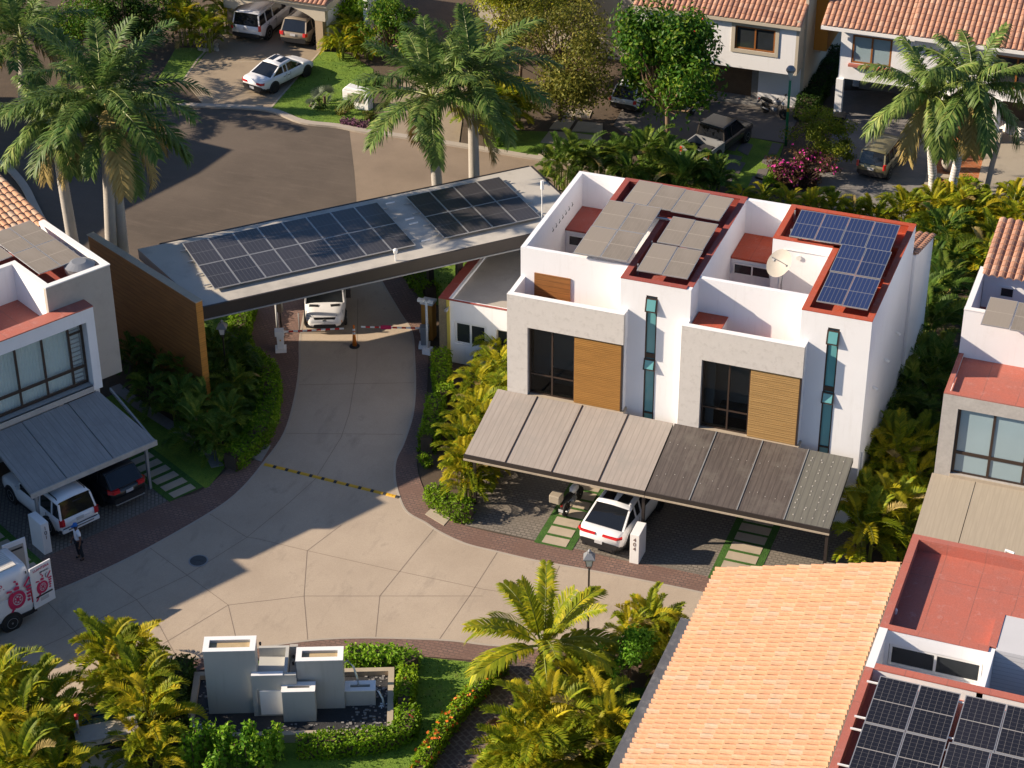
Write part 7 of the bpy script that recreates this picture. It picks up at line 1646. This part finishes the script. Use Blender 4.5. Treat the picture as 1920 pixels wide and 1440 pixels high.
t = thing('traffic_cone', 'tall slim orange traffic cone with white bands in the middle of the lane', 'traffic cone', G(665, 650)); c = G(665, 650)
MB(c).lathe([(.24, .012), (.24, .06), (.19, .08)], n=16).build('base', 'rubber', t)
MB(c).lathe([(.11, .08), (.065, .7), (.045, 1.12), (.05, 1.16), (.02, 1.18)], n=16).build('body', 'orange_paint', t, True)
for z in (.70, .88): MB(c).lathe([(.069, z), (.060, z + .11)], n=16).build('reflective_band', 'white_metal', t, True)
def thinpost(px, h, label, mat='white_metal', r=.045, head=None, name='sensor_post', cat='post', base=True):
    c = G(*px); t = thing(name, label, cat, c)
    MB(c).tube([(0, 0, 0), (0, 0, h)], r, 10).build('pole', mat, t, True)
    if base: MB(c).box(-.2, -.2, 0, .2, .2, .28).build('foot', 'white_paint', t)
    if head == 'camera': b = MB(c); b.box(-.35, -.05, h, .30, .05, h + .06); b.box(-.42, -.09, h - .02, -.12, .09, h + .12); b.box(.1, -.08, h, .36, .1, h + .13); b.build('camera_head', 'white_metal', t)
    if head == 'reader': MB(c).box(-.12, -.1, h - .5, .12, .1, h).build('card_reader', 'dark_metal', t)
    return t
thinpost((802, 662), 2.75, 'tall pale camera post on the right of the lane by the barrier', head='camera', r=.06)
thinpost((521, 622), 2.6, 'slim white pole behind the left barrier box', r=.06, base=False)
thinpost((528, 622), 1.6, 'dark card reader post behind the left barrier box', 'dark_metal', r=.04, head='reader', base=False)
thinpost((562, 625), 1.1, 'short grey post beside the front of the waiting van', 'grey_metal', r=.03, base=False)
b_ = thing('payment_booth', 'orange and grey intercom cabinet between camera post and guardhouse', 'cabinet', G(797, 628)); c = G(800, 640)
MB(c).box(-.3, .15, 0, .25, .65, 1.9).build('cabinet', 'ochre_wall', b_); MB(c).box(-.34, .11, 1.9, .29, .69, 2.0).build('hood', 'white_paint', b_)

# ================================================================ LANTERNS
def lantern(px, h, label, ang=0.3, polemat='dark_metal'):
    c = G(*px); t = thing('street_lamp', label, 'street lamp', c, ang)
    MB(c).lathe([(.11, 0), (.10, .35), (.06, .42), (.05, .9), (.04, 1.0), (.038, h - .1), (.06, h - .05)], n=12).build('pole', polemat, t, True)
    z = h; b = MB(c, ang)
    for sx, sy in ((1, 1), (1, -1), (-1, 1), (-1, -1)): b.tube([(0, 0, z - .06), (sx * .10, sy * .10, z + .12), (sx * .15, sy * .15, z + .46)], .014, 4)
    b.build('lantern_frame', polemat, t)
    MB(c, ang).hexa([(-.09, -.09, z + .12), (.09, -.09, z + .12), (.09, .09, z + .12), (-.09, .09, z + .12)], [(-.14, -.14, z + .46), (.14, -.14, z + .46), (.14, .14, z + .46), (-.14, .14, z + .46)]).build('lantern_glass', 'frosted', t)
    b = MB(c, ang); b.box(-.22, -.22, z + .46, .22, .22, z + .50); b.hexa([(-.22, -.22, z + .50), (.22, -.22, z + .50), (.22, .22, z + .50), (-.22, .22, z + .50)], [(-.08, -.08, z + .70), (.08, -.08, z + .70), (.08, .08, z + .70), (-.08, .08, z + .70)]); b.lathe([(.06, z + .70), (.07, z + .78), (.02, z + .86)], 0, 0, 10); b.build('lantern_cap', 'silver_grey', t)
    return t
lantern((1102, 1200), 3.45, 'black lantern post with grey square cap beside the coconut palm')
l2 = lantern((427, 735), 2.95, 'shaded lantern post with pale cap inside the left palm bed')
c = G(427, 735); MB(c).box(-.02, -.12, 1.15, .28, .12, 1.30).build('flood_light', 'white_metal', l2)
c = G(1473, 272); t = thing('street_lamp', 'green lamp post with grey bowl lantern beside the bougainvillea', 'street lamp', c)
MB(c).lathe([(.08, 0), (.07, 3.9)], n=12).build('pole', 'green_pole', t, True); MB(c).lathe([(.05, 3.9), (.06, 4.05), (.20, 4.4), (.22, 4.45)], n=16).build('lantern_glass', 'frosted', t, True); MB(c).lathe([(.25, 4.45), (.27, 4.55), (.16, 4.72), (.03, 4.76)], n=16).build('lantern_cap', 'silver_grey', t, True); MB(c).lathe([(.075, 2.05), (.075, 2.25)], n=12).build('sticker_band', 'yellow_paint', t)

# ================================================================ NUMBER PILLARS
def pillar(px_l, px_r, h, depth, txt, label, ang=None, lean=0):
    A = G(*px_l); B = G(*px_r); a = math.atan2(B[1] - A[1], B[0] - A[0]) if ang is None else ang; w_ = math.hypot(B[0] - A[0], B[1] - A[1]); t = thing('number_pillar', label, 'pillar', A)
    b = MB(A, a); b.box(0, 0, 0, w_, depth, h); o = b.build('pillar_body', 'white_paint', t); smooth_bevel(o, .015)
    ux = (math.cos(a), math.sin(a), 0); n = Vector((math.sin(a), -math.cos(a), 0))
    for i, ch in enumerate(txt):
        p = Vector((A[0], A[1], 0)) + Vector(ux) * w_ * .5 + n * .006; text(ch, .26, (p.x, p.y, h - .26 - i * .22), ux, (0, 0, 1), 'sign_brown', t, 'number')
    return t
pillar((1180, 1055), (1198, 1056), 1.42, .95, '404', 'white pillar with brown vertical numerals standing beside the white coupe-style car', rad(0))
A_ = G(84, 1041); pillar((84, 1041), (98, 1034), 1.50, 1.0, '101', 'white pillar with dark vertical numerals between the van door and the white suv', LA)

# ================================================================ PERSON
def skin(name, verts, edges, radii, mat, parent, sub=2, root=0):
    me = bpy.data.meshes.new(name); me.from_pydata(verts, edges, []); o = bpy.data.objects.new(name, me); COL.objects.link(o); o.parent = parent
    sk = o.modifiers.new('skin', 'SKIN'); 
    if not me.skin_vertices: 
        bpy.context.view_layer.objects.active = o; bpy.ops.object.select_all(action='DESELECT'); o.select_set(True)
        try: bpy.ops.mesh.customdata_skin_add()
        except Exception: pass
    sv_ = me.skin_vertices[0].data
    for i, r in enumerate(radii): sv_[i].radius = (r, r) if not isinstance(r, tuple) else r
    sv_[root].use_root = True
    ss = o.modifiers.new('sub', 'SUBSURF'); ss.levels = ss.render_levels = sub; me.materials.append(M_(mat)); sk.use_smooth_shade = True
    dg = bpy.context.evaluated_depsgraph_get(); m2 = bpy.data.meshes.new_from_object(o.evaluated_get(dg)); m2.name = name
    o.modifiers.clear(); o.data = m2; m2.materials.clear(); m2.materials.append(M_(mat)); ROOT[o.name] = ROOT[parent.name]
    return o
pc = G(151, 1048); pt = thing('person', 'person in white t-shirt, dark trousers and blue cap standing by the white suv', 'person', (*pc, .01))
# local frame: faces +y, x to the right ; height 1.72
V = [(0, 0, .96), (0, .0, 1.12), (0, .0, 1.32), (0, .01, 1.45), (0, .03, 1.53), (0, .04, 1.62), (0, .04, 1.70),
     (.10, 0, .90), (.11, .03, .50), (.12, -.01, .09), (.12, .10, .04), (-.10, 0, .90), (-.11, -.02, .50), (-.13, -.08, .09), (-.14, .03, .04),
     (.19, 0, 1.40), (.25, -.02, 1.14), (.24, .14, .93), (.23, .19, .86), (-.19, 0, 1.40), (-.26, -.03, 1.14), (-.27, .02, .90), (-.27, .05, .82)]
E_ = [(0, 1), (1, 2), (2, 3), (3, 4), (4, 5), (5, 6), (0, 7), (7, 8), (8, 9), (9, 10), (0, 11), (11, 12), (12, 13), (13, 14), (2, 15), (15, 16), (16, 17), (17, 18), (2, 19), (19, 20), (20, 21), (21, 22)]
Rr = [(.15, .11), (.14, .10), (.16, .11), (.065, .06), .055, (.085, .095), .075, .085, .06, .045, .04, .085, .06, .045, .04, .06, .045, .036, .034, .06, .045, .036, .034]
body = skin('body', V, E_, Rr, 'skin', pt)
def hand(cx, cy, cz, sg, parent):
    # palm and five unequal fingers hanging slightly curled
    hv = [(cx, cy, cz), (cx, cy + .01, cz - .05), (cx, cy + .015, cz - .085)]; skin('palm', hv, [(0, 1), (1, 2)], [(.03, .018), (.04, .018), (.038, .016)], 'skin', parent, 1)
    for k, (dy, L_f) in enumerate(((-.028, .062), (-.009, .078), (.010, .074), (.027, .058))):
        skin('finger', [(cx, cy + .015 + dy, cz - .08), (cx, cy + .018 + dy, cz - .08 - L_f * .5), (cx - sg * .012, cy + .03 + dy, cz - .08 - L_f)], [(0, 1), (1, 2)], [.010, .009, .008], 'skin', parent, 1)
    skin('thumb', [(cx, cy + .03, cz - .04), (cx - sg * .012, cy + .055, cz - .07), (cx - sg * .02, cy + .06, cz - .10)], [(0, 1), (1, 2)], [.013, .011, .009], 'skin', parent, 1)
hand(.23, .20, .86, 1, body); hand(-.27, .055, .82, -1, body)
sv_ = [(0, 0, .93), (0, .0, 1.12), (0, .0, 1.30), (0, .005, 1.44), (.17, 0, 1.40), (.235, -.01, 1.24), (-.17, 0, 1.40), (-.245, -.02, 1.24)]
skin('t_shirt', sv_, [(0, 1), (1, 2), (2, 3), (2, 4), (4, 5), (2, 6), (6, 7)], [(.19, .15), (.17, .135), (.19, .14), (.085, .08), .09, .075, .09, .075], 'white_cloth', pt, 2)
skin('trousers', [(0, 0, .93), (.10, 0, .86), (.11, .03, .50), (.12, -.01, .12), (-.10, 0, .86), (-.11, -.02, .50), (-.13, -.08, .12)], [(0, 1), (1, 2), (2, 3), (0, 4), (4, 5), (5, 6)], [(.16, .125), .11, .085, .07, .11, .085, .07], 'dark_cloth', pt, 2)
skin('shoe', [(.12, -.03, .05), (.12, .06, .045), (.12, .15, .035)], [(0, 1), (1, 2)], [.05, .05, .035], 'rubber', pt, 1); skin('shoe', [(-.13, -.11, .05), (-.135, -.01, .045), (-.14, .08, .035)], [(0, 1), (1, 2)], [.05, .05, .035], 'rubber', pt, 1)
ROOT[pt.name] = Matrix.Identity(4); pt.location = (0, 0, 0)
q = MB(); q.lathe([(.105, 1.655), (.108, 1.70), (.085, 1.755), (.03, 1.785)], 0, .035, 16); q.hexa([(-.075, .10, 1.66), (.075, .10, 1.66), (.055, .22, 1.645), (-.055, .22, 1.645)], [(-.075, .10, 1.675), (.075, .10, 1.675), (.055, .22, 1.655), (-.055, .22, 1.655)]); q.build('cap', 'blue_cloth', pt, True)
q = MB(); q.lathe([(.085, 1.56), (.098, 1.62), (.103, 1.66)], 0, .025, 14); q.build('hair', 'sign_black', pt, True)
q = MB(); q.tube([(0, .115, 1.635), (0, .145, 1.60), (0, .12, 1.585)], [.01, .017, .01], 6); q.tube([(.09, .04, 1.60), (.10, .03, 1.64)], [.015, .02], 6); q.tube([(-.09, .04, 1.60), (-.10, .03, 1.64)], [.015, .02], 6); q.tube([(-.03, .125, 1.555), (.03, .125, 1.555)], .007, 5); q.build('face_features', 'skin', pt, True)
q = MB(); q.lathe([(.012, 1.635), (.012, 1.650)], .035, .122, 8); q.lathe([(.012, 1.635), (.012, 1.650)], -.035, .122, 8); q.build('eyes', 'sign_black', pt)
place(pt, (*pc, .01), rad(140))

# ================================================================ SMALL THINGS ACROSS THE STREET AND ELSEWHERE
t = thing('mail_pillar', 'white plastered mail pillar with arched top on the lawn across the street', 'pillar', G(672, 200)); c = G(670, 205)
b = MB(c, rad(-5)); b.box(-.95, 0, 0, .75, .55, 1.05); b.hexa([(-.95, -.01, 1.05), (.75, -.01, 1.05), (.75, .56, 1.05), (-.95, .56, 1.05)], [(-.7, .0, 1.3), (.55, .0, 1.18), (.55, .55, 1.18), (-.7, .55, 1.3)]); o = b.build('pillar_body', 'white_paint', t); smooth_bevel(o, .04)
MB(c, rad(-5)).box(-.6, -.03, .45, .45, -.005, .92).build('recess_panel', 'cream_wall', t); MB(c, rad(-5)).box(-.15, -.05, .5, .15, -.031, .75).build('letter_slot', 'grey_metal', t)
t = thing('rubbish_bin', 'black wheeled rubbish bin at the garage pier', 'bin', G(1572, 250)); c = G(1572, 246)
b = MB(c); b.hexa([(-.25, -.25, .05), (.25, -.25, .05), (.25, .25, .05), (-.25, .25, .05)], [(-.32, -.32, .95), (.32, -.32, .95), (.32, .32, .95), (-.32, .32, .95)]); b.build('bin_body', 'rubber', t); MB(c).box(-.34, -.34, .95, .34, .36, 1.02).build('lid', 'car_trim', t); 
for s_ in (-1, 1): MB(c).cyl((s_ * .24, .25, .1), (1, 0, 0), .1, .05, 12).build('wheel', 'rubber', t)
def pot(px, r, h, label, fill='leaf_bright', R=.5, mat='terracotta_pot', n=350):
    c = G(*px); t = thing('flower_pot', label, 'planter', c); MB(c, 0, .1).lathe([(r * .6, 0), (r, h * .6), (r * .85, h), (r * .7, h)], n=18).build('pot', mat, t, True)
    b = MB(); rg = random.Random(int(px[0]))
    for _ in range(n):
        v = rv(rg); p = Vector((*c, h + .1 + R * .5)) + Vector((v.x, v.y, v.z * .8)) * R * rg.uniform(.4, 1); leaf_quad(b, p, v + Vector((0, 0, .3)), .13, .08, rg)
    b.build('foliage', fill, t)
pot((1776, 322), .36, .75, 'large pale mottled flower pot with round green plant between the leaning palms', mat='river_stone')
t = thing('stone_edging', 'row of pale river stones by the driveway in front of the palms', 'stones', G(400, 93)); b = MB(); rg = random.Random(2)
for i in range(45):
    x, y = G(372 + rg.uniform(0, 36), 84 + rg.uniform(0, 12)); r = rg.uniform(.08, .17); b.lathe([(r, .02), (r * .9, r * .6), (r * .4, r)], x, y, 7)
tag(b.build('pebbles', 'river_stone', t), kind='stuff')
t = thing('wall_lantern', 'white lantern box at the foot of the right pillar of the arched carport', 'lantern', G(610, 92)); c = G(610, 90)
MB(c).box(-.15, -.12, 0, .15, .12, .5).build('lantern_body', 'white_paint', t); MB(c).box(-.1, -.125, .12, .1, -.119, .4).build('lantern_glass', 'frosted', t); MB(c).box(-.18, -.15, .5, .18, .15, .56).build('lantern_cap', 'white_paint', t)
# kiosk among the palms, bottom left
KO = G(158, 1440); kt = thing('utility_kiosk', 'small pale kiosk with flat roof half hidden by golden palms at bottom left', 'kiosk', KO); ka = rad(38)
P0 = G(146, 1395, 1.5); b = MB(P0, ka); b.box(0, 0, 0, 2.1, .75, 1.5); b.build('kiosk_body', 'cream_wall', kt)
MB(P0, ka).box(-.05, -.06, 1.5, 2.15, .8, 1.58).build('roof_slab', 'roof_concrete', kt)
MB(P0, ka).box(.55, -.012, .95, 1.65, -.002, 1.28).build('louvre', 'dark_metal', kt)
MB(P0, ka).tube([(.1, .5, 1.58), (.1, .5, 2.25)], .05, 10).build('vent_pipe', 'aluminium', kt, True); MB(P0, ka).lathe([(.07, 2.2), (.08, 2.38), (.03, 2.42)], .1, .5, 12).build('red_cap', 'red_paint', kt)
t = thing('parked_car', 'car with dark teal windscreen glimpsed among the golden palms behind the kiosk', 'car', (0, 0, 0)); bpy.data.objects.remove(t)
tc = car('parked_car', 'dark car with teal-tinted glass glimpsed among the golden palms behind the kiosk', 'car', 4.4, 1.78, 1.5, 'paint_black',
    [(0, .86, .92, .0, .44), (.06, .98, .98, .0), (.3, 1.0, .98, .0), (.70, .99, .96, .02), (.93, .93, .86, .05), (1, .78, .64, .0, .42)], (.1, 1.0, 2.3, 3.5, .98, .98, 1.43, 1.5, .82), wheels=(.85, .8), wr=.32, glass='teal_dark') if False else None
glassy('teal_dark', (.02, .07, .08), .08, .3)
t = thing('pool_cover', 'dark teal glass canopy tilted behind the small kiosk among golden palms', 'canopy', P0)
b = MB(P0, ka); b.hexa([(.25, .95, 1.35), (2.2, .95, 1.35), (2.2, 2.5, .95), (.25, 2.5, .95)], [(.25, .95, 1.40), (2.2, .95, 1.40), (2.2, 2.5, 1.0), (.25, 2.5, 1.0)]); b.build('glass_panel', 'teal_dark', t)
b = MB(P0, ka); b.box(.2, .85, 1.0, 2.25, .949, 1.42); b.box(.2, .95, 0, .249, 2.5, .95); b.box(2.2, .95, 0, 2.25, 2.5, .95); b.box(.25, 1.60, 1.22, 2.2, 1.66, 1.27); b.build('frame', 'dark_metal', t)
